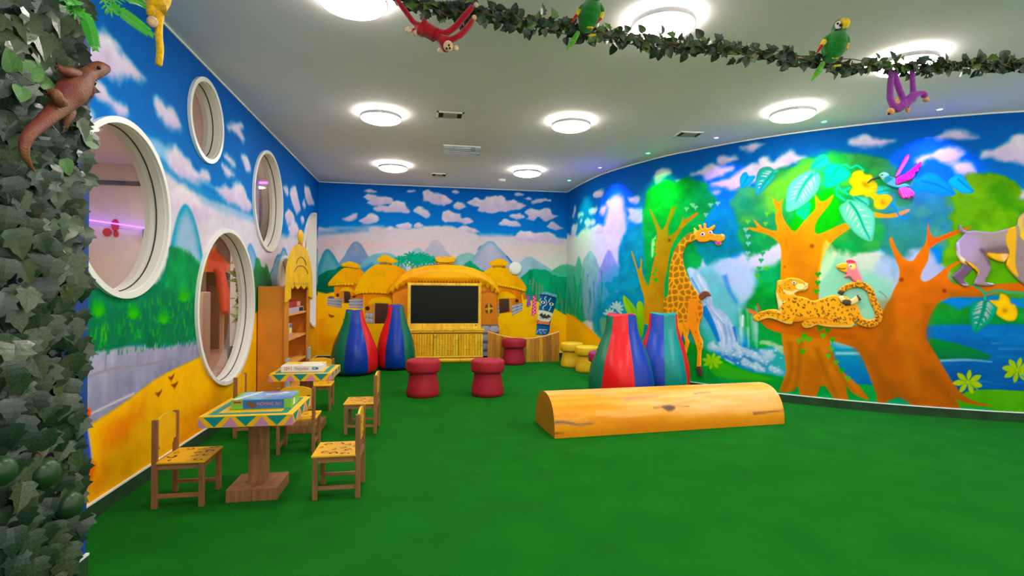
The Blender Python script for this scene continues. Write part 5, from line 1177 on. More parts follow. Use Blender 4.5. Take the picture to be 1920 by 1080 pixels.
def paint_leopard(cv):
    cv.C[:] = (244, 170, 22)
    cv.poly(al((560, 740), (900, 640), (1400, 760), (1380, 800), (700, 800)), (240, 160, 24), f=.02)
    cv.poly(al((375, 330), (410, 350), (440, 420), (505, 440), (450, 520), (440, 600), (410, 580), (385, 430)), (244, 214, 150), f=.008, smooth=2)
    cv.poly(al((90, 690), (150, 690), (200, 660), (280, 640), (360, 650), (450, 690), (560, 712), (600, 690), (590, 740), (500, 740), (280, 680), (150, 715)), (246, 206, 130), f=.006, smooth=2)
    cv.poly(al((715, 770), (800, 770), (880, 735), (1000, 745), (1200, 755), (1340, 745), (1390, 690), (1380, 780), (1200, 800), (760, 800)), (246, 206, 130), f=.006, smooth=2)
    cv.poly(al((640, 650), (720, 640), (780, 660), (720, 690), (620, 700)), (226, 140, 14), f=.02)
    spots_on(cv, al, [(400, 430), (620, 380), (840, 450), (1000, 410), (1200, 380), (1400, 500), (1460, 650), (1300, 720), (1100, 700), (900, 640), (640, 660), (440, 640), (450, 520)], 52, 3, r=(20, 29))
    spots_on(cv, al, [(130, 620), (280, 580), (420, 590), (600, 690), (540, 710), (300, 640), (120, 680)], 12, 5, r=(14, 19)); spots_on(cv, al, [(720, 720), (860, 670), (1060, 690), (1360, 700), (1340, 745), (900, 725), (760, 765)], 14, 6, r=(13, 18))
    spots_on(cv, al, [(400, 230), (500, 170), (600, 150), (660, 160), (600, 290), (520, 300), (480, 380), (400, 350)], 18, 7, r=(8, 12)); spots_on(cv, al, [(150, 590), (280, 555), (400, 560), (400, 590), (220, 585)], 6, 8, r=(6, 9))
    cv.line(al((130, 605), (220, 590), (330, 592), (430, 610)), .008, (150, 84, 10), f=.004)
    cv.poly(al((470, 290), (520, 305), (600, 310), (640, 290), (780, 262), (785, 292), (740, 312), (660, 320), (600, 352), (540, 358), (490, 330)), (248, 216, 150), f=.006, smooth=2)
    cv.ell(al((690, 250))[0], 10, 6.8, (248, 222, 150), f=.006, rot=-4, rim=(170, 120, 30), rimw=.008)
    cv.ell(al((768, 230))[0], 3.4, 3.8, (250, 220, 140), f=.005, rim=(180, 130, 40), rimw=.006); cv.ell(al((440, 205))[0], 5.4, 3.6, (246, 186, 90), f=.006, rot=-10)
    cv.line(al((700, 300), (750, 296), (782, 280)), .006, (140, 80, 10), f=.003)
    cv.line(al((640, 610), (630, 660), (600, 690)), .008, (196, 116, 10), f=.008); cv.line(al((960, 520), (980, 570), (1040, 640)), .01, (200, 116, 10), f=.01); cv.line(al((730, 690), (820, 660), (950, 655), (1060, 680)), .008, (190, 110, 10), f=.006); cv.line(al((1390, 690), (1380, 640), (1320, 600)), .008, (196, 116, 10), f=.006)
    cv.line(al((420, 560), (440, 520), (500, 460)), .008, (200, 130, 30), f=.006)
le = empty('leopard_cutout', WR.pos(WR.uv(1530, 620)[0], .9)); tag(le, 'painted leopard cut-out panel lying along the orange branch', 'cutout')
adopt(relief('body', WR, al(*lo_), paint_leopard, t=.018, off=.004, step=.0075, edge=.02, smooth=3), le)
tl = crom([(1390, 640), (1450, 690), (1530, 725), (1610, 725), (1675, 690), (1700, 610), (1672, 520), (1625, 430), (1600, 340), (1550, 268), (1470, 232), (1380, 228), (1300, 252), (1230, 300), (1200, 350)], 5, closed=False)
def ribbon_px(cl, w0, w1):
    T = np.gradient(cl, axis=0); T /= np.hypot(T[:, 0], T[:, 1])[:, None]; N = np.stack([-T[:, 1], T[:, 0]], 1); w = np.linspace(w0, w1, len(cl))[:, None] / 2
    return [tuple(p) for p in np.concatenate([cl + N * w, (cl - N * w)[::-1]])]
def paint_tail(cv):
    cv.C[:] = (240, 160, 24); q = random.Random(4)
    for p in tl[::1]:
        for k in range(2): cv.ell(al((p[0] + q.uniform(-34, 34), p[1] + q.uniform(-34, 34)))[0], q.uniform(1, 2), q.uniform(.7, 1.2), (92, 42, 16), rot=q.uniform(0, 180), f=.0035)
    cv.poly(al((1160, 305), (1270, 320), (1250, 380), (1150, 375)), (76, 66, 48), smooth=0)
adopt(relief('tail', WR, al(*ribbon_px(tl, 110, 72)), paint_tail, t=.018, off=.006, step=.0075, edge=.02, smooth=0), le)
tt = crom([(1205, 375), (1225, 420), (1280, 455), (1350, 450), (1400, 420), (1445, 385)], 5, closed=False)
def paint_tip(cv):
    cv.C[:] = (240, 210, 150)
    cv.poly(al((1225, 430), (1300, 400), (1340, 440), (1330, 510), (1220, 480)), (76, 66, 48), smooth=0, f=.006); cv.poly(al((1390, 330), (1500, 330), (1500, 450), (1440, 440)), (70, 62, 48), smooth=0, f=.006)
adopt(relief('tail_tip', WR, al(*ribbon_px(tt, 64, 82)), paint_tip, t=.016, off=.024, step=.007, edge=.018, smooth=0), le)
M_GRNEYE = mat('green_eye', (60, 110, 20), rough=.3); eye(WR, *al((612, 203))[0], .018, M_GRNEYE, .02, le, .5)
bz = lambda *p: Zm(1400, 480, 3.857, *p)
def paint_pink(cv):
    cv.C[:] = (240, 130, 140); cv.poly(bz((640, 60), (700, 45), (725, 50), (722, 110), (690, 118), (650, 95)), (246, 178, 20), f=.006, smooth=2); cv.line(bz((660, 85), (690, 92), (715, 88)), .01, (120, 60, 20), f=.004)
    cv.poly(bz((715, 40), (730, 24), (770, 24), (790, 46), (750, 50)), (206, 60, 70), f=.008); cv.poly(bz((735, 60), (775, 55), (785, 85), (755, 95)), (244, 226, 120), f=.008); cv.line(bz((735, 150), (760, 170), (800, 190)), .02, (220, 90, 110), f=.015)
pb = empty('bird_cutout', WR.pos(WR.uv(1605, 520)[0], 1.3)); tag(pb, 'small pink bird cut-out with a yellow beak perched on the leopard tail', 'cutout')
adopt(relief('body', WR, bz((646, 70), (690, 48), (716, 50), (722, 30), (760, 26), (790, 45), (802, 90), (826, 140), (838, 186), (800, 200), (762, 176), (744, 152), (702, 152), (722, 126), (700, 116), (668, 98)), paint_pink, t=.016, off=.006, step=.006, edge=.016), pb)
eye(WR, *bz((750, 72))[0], .014, M_PUP, .018, pb, .5)
adopt(relief('foot', WR, bz((792, 178), (820, 174), (828, 192), (800, 198)), lambda cv: cv.poly(bz((780, 160), (840, 160), (840, 210), (780, 210)), (246, 170, 30), smooth=0), t=.012, off=.024, step=.006, edge=.01), pb)
# ---- hummingbird
hb = empty('hummingbird_cutout', WR.pos(WR.uv(1680, 335)[0], 2.2)); tag(hb, 'painted hummingbird cut-out with magenta wings beside the yellow flower', 'cutout')
def paint_hb(cv):
    cv.C[:] = (96, 178, 160); cv.poly(a6((1335, 310), (1380, 283), (1435, 300), (1400, 350), (1370, 360)), (160, 215, 170), f=.01); cv.poly(a6((1385, 350), (1440, 320), (1505, 320), (1440, 380), (1400, 395)), (20, 140, 120), f=.01)
    cv.poly(a6((1400, 410), (1540, 440), (1640, 430), (1560, 460), (1450, 440)), (10, 130, 105), f=.01); cv.line(a6((1355, 318), (1375, 314)), .01, (30, 60, 60), f=.003, smooth=0)
adopt(relief('body', WR, a6((1338, 315), (1380, 284), (1432, 300), (1446, 330), (1502, 345), (1515, 415), (1600, 398), (1645, 430), (1545, 455), (1450, 435), (1392, 392), (1368, 360)), paint_hb, t=.014, off=.006, step=.006, edge=.014), hb)
adopt(relief('beak', WR, a6((1218, 390), (1258, 354), (1330, 323), (1345, 338), (1272, 364), (1224, 394)), lambda cv: cv.poly(a6((1200, 300), (1360, 300), (1360, 400), (1200, 400)), (60, 84, 84), smooth=0), t=.01, off=.006, step=.004, edge=.008), hb)
def paint_wing(cv):
    cv.C[:] = (236, 64, 150)
    for k in range(5): cv.line(a6((1520, 395 - k * 12), (1640, 340 - k * 22), (1750, 225 - k * 8)), .008, (196, 30, 110), f=.004); cv.line(a6((1500 + k * 8, 325), (1620 + k * 4, 130)), .006, (250, 120, 190), f=.004, smooth=0); cv.line(a6((1550 + k * 20, 450), (1590 + k * 26, 555 - k * 12)), .008, (250, 130, 200), f=.005, smooth=0)
for nm, pts in [('wing', [(1498, 325), (1560, 200), (1600, 130), (1636, 106), (1636, 150), (1590, 230), (1535, 318)]), ('wing', [(1508, 348), (1600, 300), (1700, 222), (1764, 178), (1756, 232), (1735, 250), (1735, 275), (1700, 292), (1695, 320), (1660, 358), (1580, 388), (1512, 414)]), ('tail_feathers', [(1528, 458), (1620, 438), (1692, 490), (1680, 540), (1655, 535), (1640, 562), (1615, 545), (1570, 552)])]:
    adopt(relief(nm, WR, a6(*pts), paint_wing, t=.014, off=.012, step=.006, edge=.014, smooth=3), hb)
# ---- baboon
bo = [(744, 112), (766, 122), (772, 152), (830, 180), (900, 172), (1060, 190), (1200, 160), (1300, 132), (1332, 110), (1340, 50), (1375, 5), (1440, -30), (1540, -30), (1615, 30), (1640, 110), (1600, 190), (1530, 230), (1490, 300), (1510, 400), (1490, 520), (1505, 650), (1530, 705), (1450, 735), (1385, 715), (1320, 660), (1250, 580), (1212, 512), (1232, 440), (1192, 496), (1100, 474), (1040, 440), (1012, 402), (1050, 480), (1064, 560), (1022, 650), (1004, 690), (1088, 708), (1088, 730), (1000, 738), (888, 716), (922, 640), (912, 590), (878, 560), (848, 600), (800, 645), (792, 680), (840, 718), (826, 742), (770, 730), (716, 690), (677, 640), (690, 608), (742, 568), (772, 520), (748, 470), (720, 420), (711, 350), (720, 290), (762, 248), (792, 208), (750, 182)]
def paint_baboon(cv):
    cv.C[:] = (150, 128, 128)
    cv.poly(a8((720, 260), (900, 180), (1000, 190), (960, 320), (900, 480), (760, 480), (700, 350)), (176, 152, 170), f=.06)
    cv.poly(a8((900, 170), (1300, 120), (1320, 250), (1000, 280)), (164, 146, 130), f=.05); cv.poly(a8((1000, 360), (1230, 330), (1240, 420), (1020, 400)), (116, 92, 84), f=.03)
    cv.poly(a8((760, 500), (880, 540), (860, 600), (790, 650), (800, 720), (700, 680), (680, 620)), (112, 84, 104), f=.012); cv.poly(a8((880, 520), (1060, 480), (1050, 640), (900, 720)), (156, 130, 140), f=.03)
    cv.line(a8((950, 360), (1010, 430), (1050, 520)), .025, (96, 74, 74), f=.02)
    cv.poly(a8((1012, 398), (1120, 408), (1225, 410), (1220, 470), (1190, 500), (1100, 478), (1040, 445)), (246, 180, 40), f=.008); cv.poly(a8((1160, 420), (1225, 415), (1215, 470), (1180, 490)), (246, 190, 140), f=.01)
    cv.poly(a8((1205, 240), (1230, 170), (1300, 130), (1310, 250), (1300, 500), (1330, 640), (1260, 590), (1210, 510), (1240, 400), (1215, 320)), (240, 182, 14), f=.008)
    cv.poly(a8((750, 470), (800, 480), (870, 510), (930, 570), (935, 620), (900, 590), (850, 530), (770, 500)), (240, 180, 30), f=.008)
    cv.poly(a8((712, 380), (740, 420), (800, 470), (760, 490), (720, 430)), (250, 226, 190), f=.008)
    for k in range(9): cv.line(a8((712 + k * 2, 300 + k * 16), (738 + k * 2, 300 + k * 16)), .008, (226, 214, 222), f=.004, smooth=0)
    for k in range(10): cv.line(a8((800 + k * 13, 482 + k * 12), (806 + k * 13, 502 + k * 12)), .008, (60, 40, 30), f=.003, smooth=0)
    cv.poly(a8((1330, 100), (1345, 40), (1380, 5), (1460, -10), (1560, 20), (1600, 110), (1560, 190), (1420, 270), (1360, 240)), (226, 196, 90), f=.01, noise=.01); cv.poly(a8((1360, 180), (1410, 240), (1480, 250), (1420, 290), (1350, 240)), (246, 196, 20), f=.01)
    cv.poly(a8((1375, 60), (1430, 30), (1540, 60), (1560, 130), (1500, 190), (1400, 170)), (190, 150, 130), f=.02)
    for x, y in [(770, 728), (790, 730), (810, 732), (1030, 714), (1050, 716), (1068, 718)]: cv.line(a8((x, y - 20), (x + 14, y)), .006, (226, 200, 210), f=.003, smooth=0)
ba = empty('baboon_cutout', WR.pos(WR.uv(1860, 530)[0], 1.25)); tag(ba, 'painted grey baboon cut-out with yellow ruff walking on the branch at right', 'cutout')
adopt(relief('body', WR, a8(*bo), paint_baboon, t=.018, off=.004, step=.0075, edge=.02, smooth=2), ba)
eye(WR, *a8((1440, 80))[0], .018, M_PUP, .02, ba, .5); eye(WR, *a8((1510, 85))[0], .018, M_PUP, .02, ba, .5)
# ---- small round wall sensor on the back wall
p = aty(966, 503, YB); b = MB(); b.lathe([(.115, 0), (.118, .012), (.105, .03), (.06, .038), (.002, .04)], 40)
o = b.build('wall_disc', M_WHITE, None, smooth=True, loc=(p[0], YB, p[2])); o.rotation_euler = (PI / 2, 0, 0); tag(o, 'round white wall-mounted disc above the right-hand painted hut', 'sensor')
# ================================================================== materials
M_WOOD = mat('beech_wood', (150, 98, 58), rough=.5, noise=.14, nscale=6, stretch=(6, 6, .8), bump=.04, bscale=60)
M_WOODH = mat('beech_wood_plank', (158, 104, 62), rough=.5, noise=.14, nscale=5, stretch=(.8, 8, 8))
M_SEATY = mat('yellow_seat_paint', (245, 180, 12), rough=.42, noise=.03, nscale=12)
M_SPOT = mat('leopard_spot_paint', (74, 34, 14), rough=.5)
M_TY = mat('table_yellow', (250, 188, 10), rough=.35); M_TT = mat('table_teal', (10, 140, 132), rough=.35); M_TP = mat('table_pink', (206, 136, 170), rough=.35)

# ------------------------------------------------------------------ nursery chairs with leopard-spotted seats
def spot_pieces(b, n, w, d, q, frame, r=(.018, .027)):
    """broken-ring leopard spots as thin raised paint; frame maps (a, b) to 3-D"""
    pts = []
    tries = 0
    while len(pts) < n and tries < 900:
        tries += 1
        x, y = q.uniform(-w, w), q.uniform(-d, d)
        if any(math.hypot(x - a, y - c_) < .058 for a, c_ in pts): continue
        pts.append((x, y)); R = q.uniform(*r); a0 = q.uniform(0, 6.28); solid = q.random() < .2
        segs = [(0, 5.0)] if not solid else [(0, 2.2)]
        for s0, s1 in segs:
            m_ = 10; vs = []
            for k in range(m_ + 1):
                a = a0 + s0 + (s1 - s0) * k / m_; wob = 1 + .18 * math.sin(3 * a + x * 90)
                for rr in (R * .56 * wob, R * wob): vs.append(frame(max(-w - .005, min(w + .005, x + rr * math.cos(a))), max(-d - .005, min(d + .005, y + rr * math.sin(a) * .8))))
            b.add(vs, [(2 * k, 2 * k + 1, 2 * k + 3, 2 * k + 2) for k in range(m_)])
def make_chair(seed):
    """origin on the floor under the seat centre; the chair faces local +X"""
    q = random.Random(seed); r = empty('nursery_chair')
    h, w = .262, .135
    for sx in (-1, 1):
        for sy in (-1, 1):
            b = MB()
            if sx < 0: b.box(-w, -w + .030, sy * w - (.022 if sy > 0 else 0), sy * w + (.022 if sy < 0 else 0), 0, .495, .004)
            else: b.box(w - .028, w, sy * w - (.022 if sy > 0 else 0), sy * w + (.022 if sy < 0 else 0), 0, h - .012, .003)
            b.build('leg', M_WOOD, r)
    for sy in (-1, 1):
        b = MB(); y0 = sy * (w - .019); b.box(-w + .03, w - .028, y0 - .008, y0 + .008, h - .047, h - .012); b.build('apron', M_WOODH, r)
        b = MB(); b.box(-w + .03, w - .028, y0 - .008, y0 + .008, .055, .075); b.build('stretcher', M_WOODH, r)
    for x0 in (-w + .004, w - .022): b = MB(); b.box(x0, x0 + .016, -w + .022, w - .022, h - .047, h - .012); b.build('apron', M_WOODH, r)
    b = MB(); b.box(-w + .026, w + .006, -w - .004, w + .004, h - .012, h, .003); s = b.build('seat', M_SEATY, r)
    b = MB(); spot_pieces(b, 11, .105, .118, q, lambda x, y: (x + .015, y, h + .0008)); o = b.build('seat_spots', M_SPOT, s); o['kind'] = 'stuff'
    # back board: arched top, notched lower corners
    yy = w - .022; loop = [(-yy, .335), (-yy + .03, .335), (-yy + .034, .315), (yy - .034, .315), (yy - .03, .335), (yy, .335), (yy, .470)] + [(yy * math.cos(PI * k / 12), .470 + .036 * math.sin(PI * k / 12)) for k in range(1, 12)] + [(-yy, .470)]
    b = MB(); b.prism([(-w + .009, y, z) for y, z in loop], (.012, 0, 0)); bk = b.build('backrest', M_SEATY, r)
    b = MB(); spot_pieces(b, 9, .095, .065, q, lambda x, y: (-w + .0082, x, y + .40)); o = b.build('backrest_spots', M_SPOT, bk); o['kind'] = 'stuff'
    return r
chairs = [((-1.34, 3.31), 0.0, 'leopard-spotted wooden chair in the left foreground beside the yellow wall'), ((-.485, 3.30), PI, 'leopard-spotted wooden chair right of the near table, in the foreground'), ((-.915, 4.18), PI / 2 + .02, 'leopard-spotted chair directly behind the near table, seen from its back'),
          ((-1.385, 4.70), 0.03, 'leopard-spotted chair between the low round window and the far table, mostly hidden'), ((-.50, 4.67), PI - .02, 'leopard-spotted wooden chair right of the far table'), ((-1.03, 5.55), -PI / 2 + .03, 'leopard-spotted chair behind the far table near the bookcase')]
for i, ((x, y), rz, lb) in enumerate(chairs):
    o = make_chair(20 + i); o.location = (x, y, 0); o.rotation_euler = (0, 0, rz); tag(o, lb, 'chair', 'nursery chairs round the two small tables')

# ------------------------------------------------------------------ small painted tables
def make_table():
    r = empty('play_table'); s = .245; z0, z1 = .462, .525
    t = None
    b = MB(); b.box(-s, s, -s, s, z0, z1, .002); t = b.build('table_top', M_TY, r)
    e = .0008; a0, a1 = s - .075, s - .035                                  # teal border line
    b = MB()
    for q in [(-a1, a1, -a1, -a0), (-a1, a1, a0, a1), (-a1, -a0, -a0, a0), (a0, a1, -a0, a0)]: b.box(q[0], q[1], q[2], q[3], z1 - .001, z1 + e)
    b.build('border_stripe', M_TT, t)['kind'] = 'stuff'
    n = 3; pw = 2 * s / n
    for sd in range(4):
        R = Matrix.Rotation(sd * PI / 2, 4, 'Z')
        for k in range(n):                                                   # teal bunting triangles
            x = -s + pw * (k + .5); b = MB(); b.M = R
            b.prism([(x - pw * .34, -s + .001, z1 - .004), (x + pw * .34, -s + .001, z1 - .004), (x, -s + .001, z0 + .003)], (0, -.0018, 0)); b.build('teal_triangle', M_TT, t)
        for k in range(n + 1):                                               # pink triangles between them
            x = -s + pw * k; b = MB(); b.M = R; x0, x1 = max(-s + .0005, x - pw * .27), min(s - .0005, x + pw * .27)
            pts = [(x0, z0 + .001), (x1, z0 + .001)] + ([(x + pw * .02, z1 - .006)] if 0 < k < n else ([(x0, z1 - .006)] if k == 0 else [(x1, z1 - .006)]))
            b.prism([(p[0], -s + .001, p[1]) for p in pts], (0, -.0018, 0)); b.build('pink_triangle', M_TP, t)
    b = MB(); b.box(-.047, .047, -.047, .047, .072, z0, .003); b.build('post', M_WOOD, r)
    for x0, x1 in ((-.14, -.0008), (.0008, .14)): b = MB(); b.box(x0, x1, -.135, .135, 0, .072, .003); b.build('base_plank', M_WOOD, r)
    return r
tb = make_table(); tb.location = (-.962, 3.345, 0); tag(tb, 'small square table nearest the camera with painted triangle edge', 'table', 'painted play tables')
t2 = copy_tree(tb); t2.location = (-.985, 4.765, 0); tag(t2, 'small square painted table farther back beside the bookcase', 'table', 'painted play tables')

# ------------------------------------------------------------------ text helper
def text_mesh(body, size, name, m, parent, M, ext=.0006, squash=1.0):
    cu = bpy.data.curves.new(name, 'FONT'); cu.body = body; cu.size = size; cu.align_x = 'CENTER'; cu.align_y = 'CENTER'; cu.extrude = ext
    tmp = bpy.data.objects.new('tmp_text', cu); COL.objects.link(tmp)
    dg = bpy.context.evaluated_depsgraph_get(); me = bpy.data.meshes.new_from_object(tmp.evaluated_get(dg)); me.name = name
    bpy.data.objects.remove(tmp, do_unlink=True); bpy.data.curves.remove(cu)
    me.transform(M @ Matrix.Diagonal((squash, 1, 1, 1))); me.materials.clear()
    return link(name, me, parent, m)
FRONT = lambda x, y, z: Matrix.Translation((x, y, z)) @ Matrix.Rotation(PI / 2, 4, 'X')     # readable from -Y
M_BG = mat('box_green', (120, 190, 60), rough=.35); M_BB = mat('box_blue', (40, 110, 190), rough=.3); M_BSKY = mat('box_sky', (150, 195, 225), rough=.3, col2=(60, 110, 200), nscale=9)
M_ORG = mat('print_orange', (226, 120, 40), rough=.4); M_REDP = mat('print_red', (200, 40, 40), rough=.4); M_CREAM = mat('print_cream', (240, 230, 210), rough=.4); M_BROWN = mat('print_brown', (120, 74, 44), rough=.4)
M_CRIM = mat('box_crimson', (176, 36, 52), rough=.35); M_PINKB = mat('box_pink', (226, 150, 130), rough=.4); M_LIL = mat('box_lilac', (190, 176, 196), rough=.4); M_CLEAR = mat('clear_tub', (225, 215, 205), rough=.2, trans=.5)
# near game box: blue and green lid
r = empty('board_game_box', (-.925, 3.36, .5262), .02); tag(r, 'blue and green board game box lying on the near table', 'box')
b = MB(); b.box(-.165, .165, -.115, .115, 0, .058, .002); b.build('carton', M_BG, r)
b = MB(); b.box(-.1, .125, -.1163, -.1148, .004, .055); b.build('front_picture', M_BB, r)
b = MB(); b.box(-.14, .164, -.114, .114, .0575, .0588); b.build('lid_picture', M_BSKY, r)
b = MB(); b.prism([(-.02, .03, .0585), (.10, .09, .0585), (.12, .06, .0585), (.01, .0, .0585)], (0, 0, .001)); b.build('lid_title_band', M_CREAM, r)
b = MB(); b.prism([(-.165, -.115, .058), (-.06, .115, .058), (-.04, .115, .058), (-.13, -.115, .058)], (0, 0, .0012)); b.build('lid_stripe', M_CREAM, r)
b = MB(); b.prism([(-.09, -.1168, .034), (-.045, -.1168, .004), (-.02, -.1168, .022), (-.06, -.1168, .046)], (0, -.0006, 0)); b.build('front_board_picture', M_BROWN, r)
b = MB(); b.box(-.155, -.105, -.1166, -.1148, .036, .05); b.build('brand_plate', M_ORG, r)
b = MB(); b.box(.1648, .1662, -.06, -.02, .01, .045); b.build('side_picture', M_CREAM, r)
b = MB(); b.box(-.15, -.11, -.1172, -.1164, .039, .047); b.build('brand_mark', M_BROWN, r)
text_mesh('MOVING 3in1', .027, 'front_lettering', M_ORG, r, FRONT(.045, -.117, .03), squash=.85)
b = MB(); b.prism([(.0, .025, .0596), (.075, .065, .0596), (.085, .05, .0596), (.012, .01, .0596)], (0, 0, .0006)); b.build('lid_title', M_PINKB, r)
# far game box: white with red, blue lettering
M_WB = mat('box_white', (236, 226, 216), rough=.35); M_YB = mat('box_yellow', (244, 206, 50), rough=.35)
r = empty('board_game_box', (-1.0, 4.735, .5262), .03); tag(r, 'white board game box with coloured lettering on the far table', 'box')
b = MB(); b.box(-.165, .165, -.12, .12, 0, .05, .002); b.build('carton', M_WB, r)
b = MB(); b.box(-.16, .16, .0, .118, .0495, .0512); b.build('lid_picture', M_YB, r)
b = MB(); b.box(-.02, .14, -.03, .09, .0505, .0522); b.build('lid_panel', M_CREAM, r)
text_mesh('10+1', .045, 'number_lettering', M_REDP, r, FRONT(-.108, -.1208, .026), squash=.72)
text_mesh('Παιχνίδια', .034, 'word_lettering', M_BROWN, r, FRONT(.0, -.1208, .024), squash=.72)
M_CY = mat('print_cyan', (20, 130, 180), rough=.4); b = MB(); b.box(.085, .135, -.1213, -.1198, .015, .037, .002); b.build('brand_plate', M_CY, r)
b = MB(); b.box(.093, .112, -.1219, -.1212, .024, .030); b.build('brand_mark', M_CREAM, r)

# ------------------------------------------------------------------ bookcase shaped like a hut, open towards the room
M_OCH = mat('orange_ochre_board', (216, 132, 24), rough=.5, noise=.05, nscale=4); M_OCHL = mat('ochre_shelf', (230, 160, 70), rough=.5, noise=.04, nscale=4); M_THATCH = mat('painted_thatch', (240, 184, 14), rough=.5, noise=.06, nscale=7)
M_STONEP = mat('painted_grey_stone', (176, 172, 186), rough=.6, noise=.08, nscale=9); M_THD = mat('thatch_line', (120, 60, 10), rough=.6)
bx0, bx1, by0, by1 = XL + .013, -1.441, 5.83, 7.02
r = empty('hut_bookcase', (bx0, by0, 0)); tag(r, 'tall ochre bookcase with a thatched hut roof beside the left wall', 'bookcase')
def bb(name, m, *q, bev=.003): b = MB(); b.box(*q, bev); return adopt(b.build(name, m, None), r)
HB = 1.225
bb('side_panel', M_OCH, bx0, bx1, by0, by0 + .02, 0, HB); bb('side_panel', M_OCH, bx0, bx1, by1 - .02, by1, 0, HB); bb('back_panel', M_OCH, bx0, bx0 + .012, by0 + .02, by1 - .02, .02, HB); bb('top_panel', M_OCH, bx0, bx1, by0, by1, HB, HB + .02)
for zz in (.06, .36, .93): bb('shelf', M_OCHL, bx0 + .012, bx1 - .002, by0 + .02, by1 - .02, zz - .012, zz + .012)
bb('shelf', M_OCHL, bx0 + .012, bx1 - .002, by0 + .02, by1 - .02, .64, .664)
# facade board: door-like opening, hut roof and straw tuft
fx = bx1 + .001
def fpx(*pts): return [tuple(atx(px, py, fx + .01)[1:]) for px, py in pts]
for nm, y0, y1 in (('facade_post', by0 - .015, by0 + .13), ('facade_post', by1 - .13, by1 + .015)): bb(nm, M_OCH, fx, fx + .018, y0, y1, 0, 1.26)
sk = lambda *p: Zm(470, 450, 8.307, *p)
roof = crom(fpx(*sk((515, 870), (530, 740), (565, 560), (610, 430), (670, 330), (735, 296), (790, 330), (840, 450), (880, 600), (905, 760), (905, 880))), 4, closed=False)
ym = (by0 + by1) / 2
loop = [(by0 - .06, 1.08)] + [(by0 - .05 + (.5 * (by1 - by0) + .05) * (1 - math.cos(t)), 1.22 + .52 * math.sin(t) ** .9) for t in np.linspace(.05, PI / 2, 14)]
loop += [(2 * ym - y, z) for y, z in loop[::-1]]
arch = [(by1 - .12, 1.12)] + [(ym + (.5 * (by1 - by0) - .12) * math.cos(t), 1.235 + .02 * math.sin(t * 9)) for t in np.linspace(.15, PI - .15, 22)] + [(by0 + .12, 1.12)]
full = loop + arch
b = MB(); b.prism([(fx + .018, y, z) for y, z in full], (.022, 0, 0)); rf = adopt(b.build('thatched_roof', M_THATCH, None), r)
for k, (rr, dz) in enumerate([(.36, .10), (.26, .2)]):
    b = MB(); b.tube([(fx + .04, ym + rr * math.cos(t), 1.27 + dz + .12 * math.sin(t)) for t in np.linspace(.3, PI - .3, 14)], .006, 6); adopt(b.build('thatch_line', M_THD, None), r)
q = random.Random(8)
for t in np.linspace(.25, PI - .25, 9):
    y = ym + .36 * math.cos(t); b = MB(); b.prism([(fx + .0405, y - .012, 1.262), (fx + .0405, y + .012, 1.262), (fx + .0405, y + q.uniform(-.01, .01), 1.30)], (.001, 0, 0)); adopt(b.build('straw_mark', M_THD, None), r)
b = MB(); b.ball((fx + .03, ym, 1.83), (.025, .13, .085), 18, 10); adopt(b.build('straw_tuft', M_THATCH, None, smooth='all'), r)
b = MB(); b.box(fx + .012, fx + .045, ym - .05, ym + .05, 1.725, 1.765, .004); adopt(b.build('tuft_tie', M_ORG, None), r)
for nm, y0, y1 in (('stone_foot', by0 - .02, by0 + .14), ('stone_foot', by1 - .14, by1 + .02)): bb(nm, M_STONEP, fx + .018, fx + .03, y0, y1, .0, .47, bev=.004)
# games on the shelves
def game(x, y, z, sx, sy, sz, m, label, text=None, tm=None, stripe=None):
    r = empty('board_game_box', (x, y, z)); tag(r, label, 'box', 'games on the hut bookcase shelves')
    b = MB(); b.box(-sx / 2, sx / 2, -sy / 2, sy / 2, 0, sz, .002); b.build('carton', m, r)
    if stripe: b = MB(); b.box(sx / 2 - .001, sx / 2 + .0008, sy * .18, sy * .46, sz * .12, sz * .88); b.build('end_picture', stripe, r)
    if text: text_mesh(text, sz * .62, 'lettering', tm, r, Matrix.Translation((sx / 2 + .0008, -sy * .08, sz / 2)) @ Matrix.Rotation(PI / 2, 4, 'Z') @ Matrix.Rotation(PI / 2, 4, 'X'))
xx = -1.582
game(xx + .02, 6.42, .943, .23, .72, .06, M_LIL, 'pale grey game box at the bottom of the upper shelf pile', None, None, M_DARK)
game(xx + .015, 6.37, 1.0035, .22, .6, .07, M_CRIM, 'crimson game box lying on top of the pale one', None, None, M_PINKB)
game(xx + .02, 6.15, .665, .22, .30, .05, M_PINKB, 'pink game box at the bottom of the middle shelf pile'); game(xx + .02, 6.13, .7155, .2, .28, .06, M_YB, 'yellow game box in the middle of the middle shelf pile', None, None, M_WB); game(xx + .02, 6.12, .776, .2, .26, .05, M_LIL, 'lilac game box on top of the middle shelf pile', None, None, M_BB)
b = MB(); b.lathe([(.06, 0), (.075, .01), (.08, .16), (.083, .165), (.083, .185), (.002, .188)], 28); o = b.build('storage_jar', M_PINKB, None, smooth=True, loc=(xx + .03, 6.12, .3728)); tag(o, 'pink round storage jar on the lower shelf of the hut bookcase', 'jar')

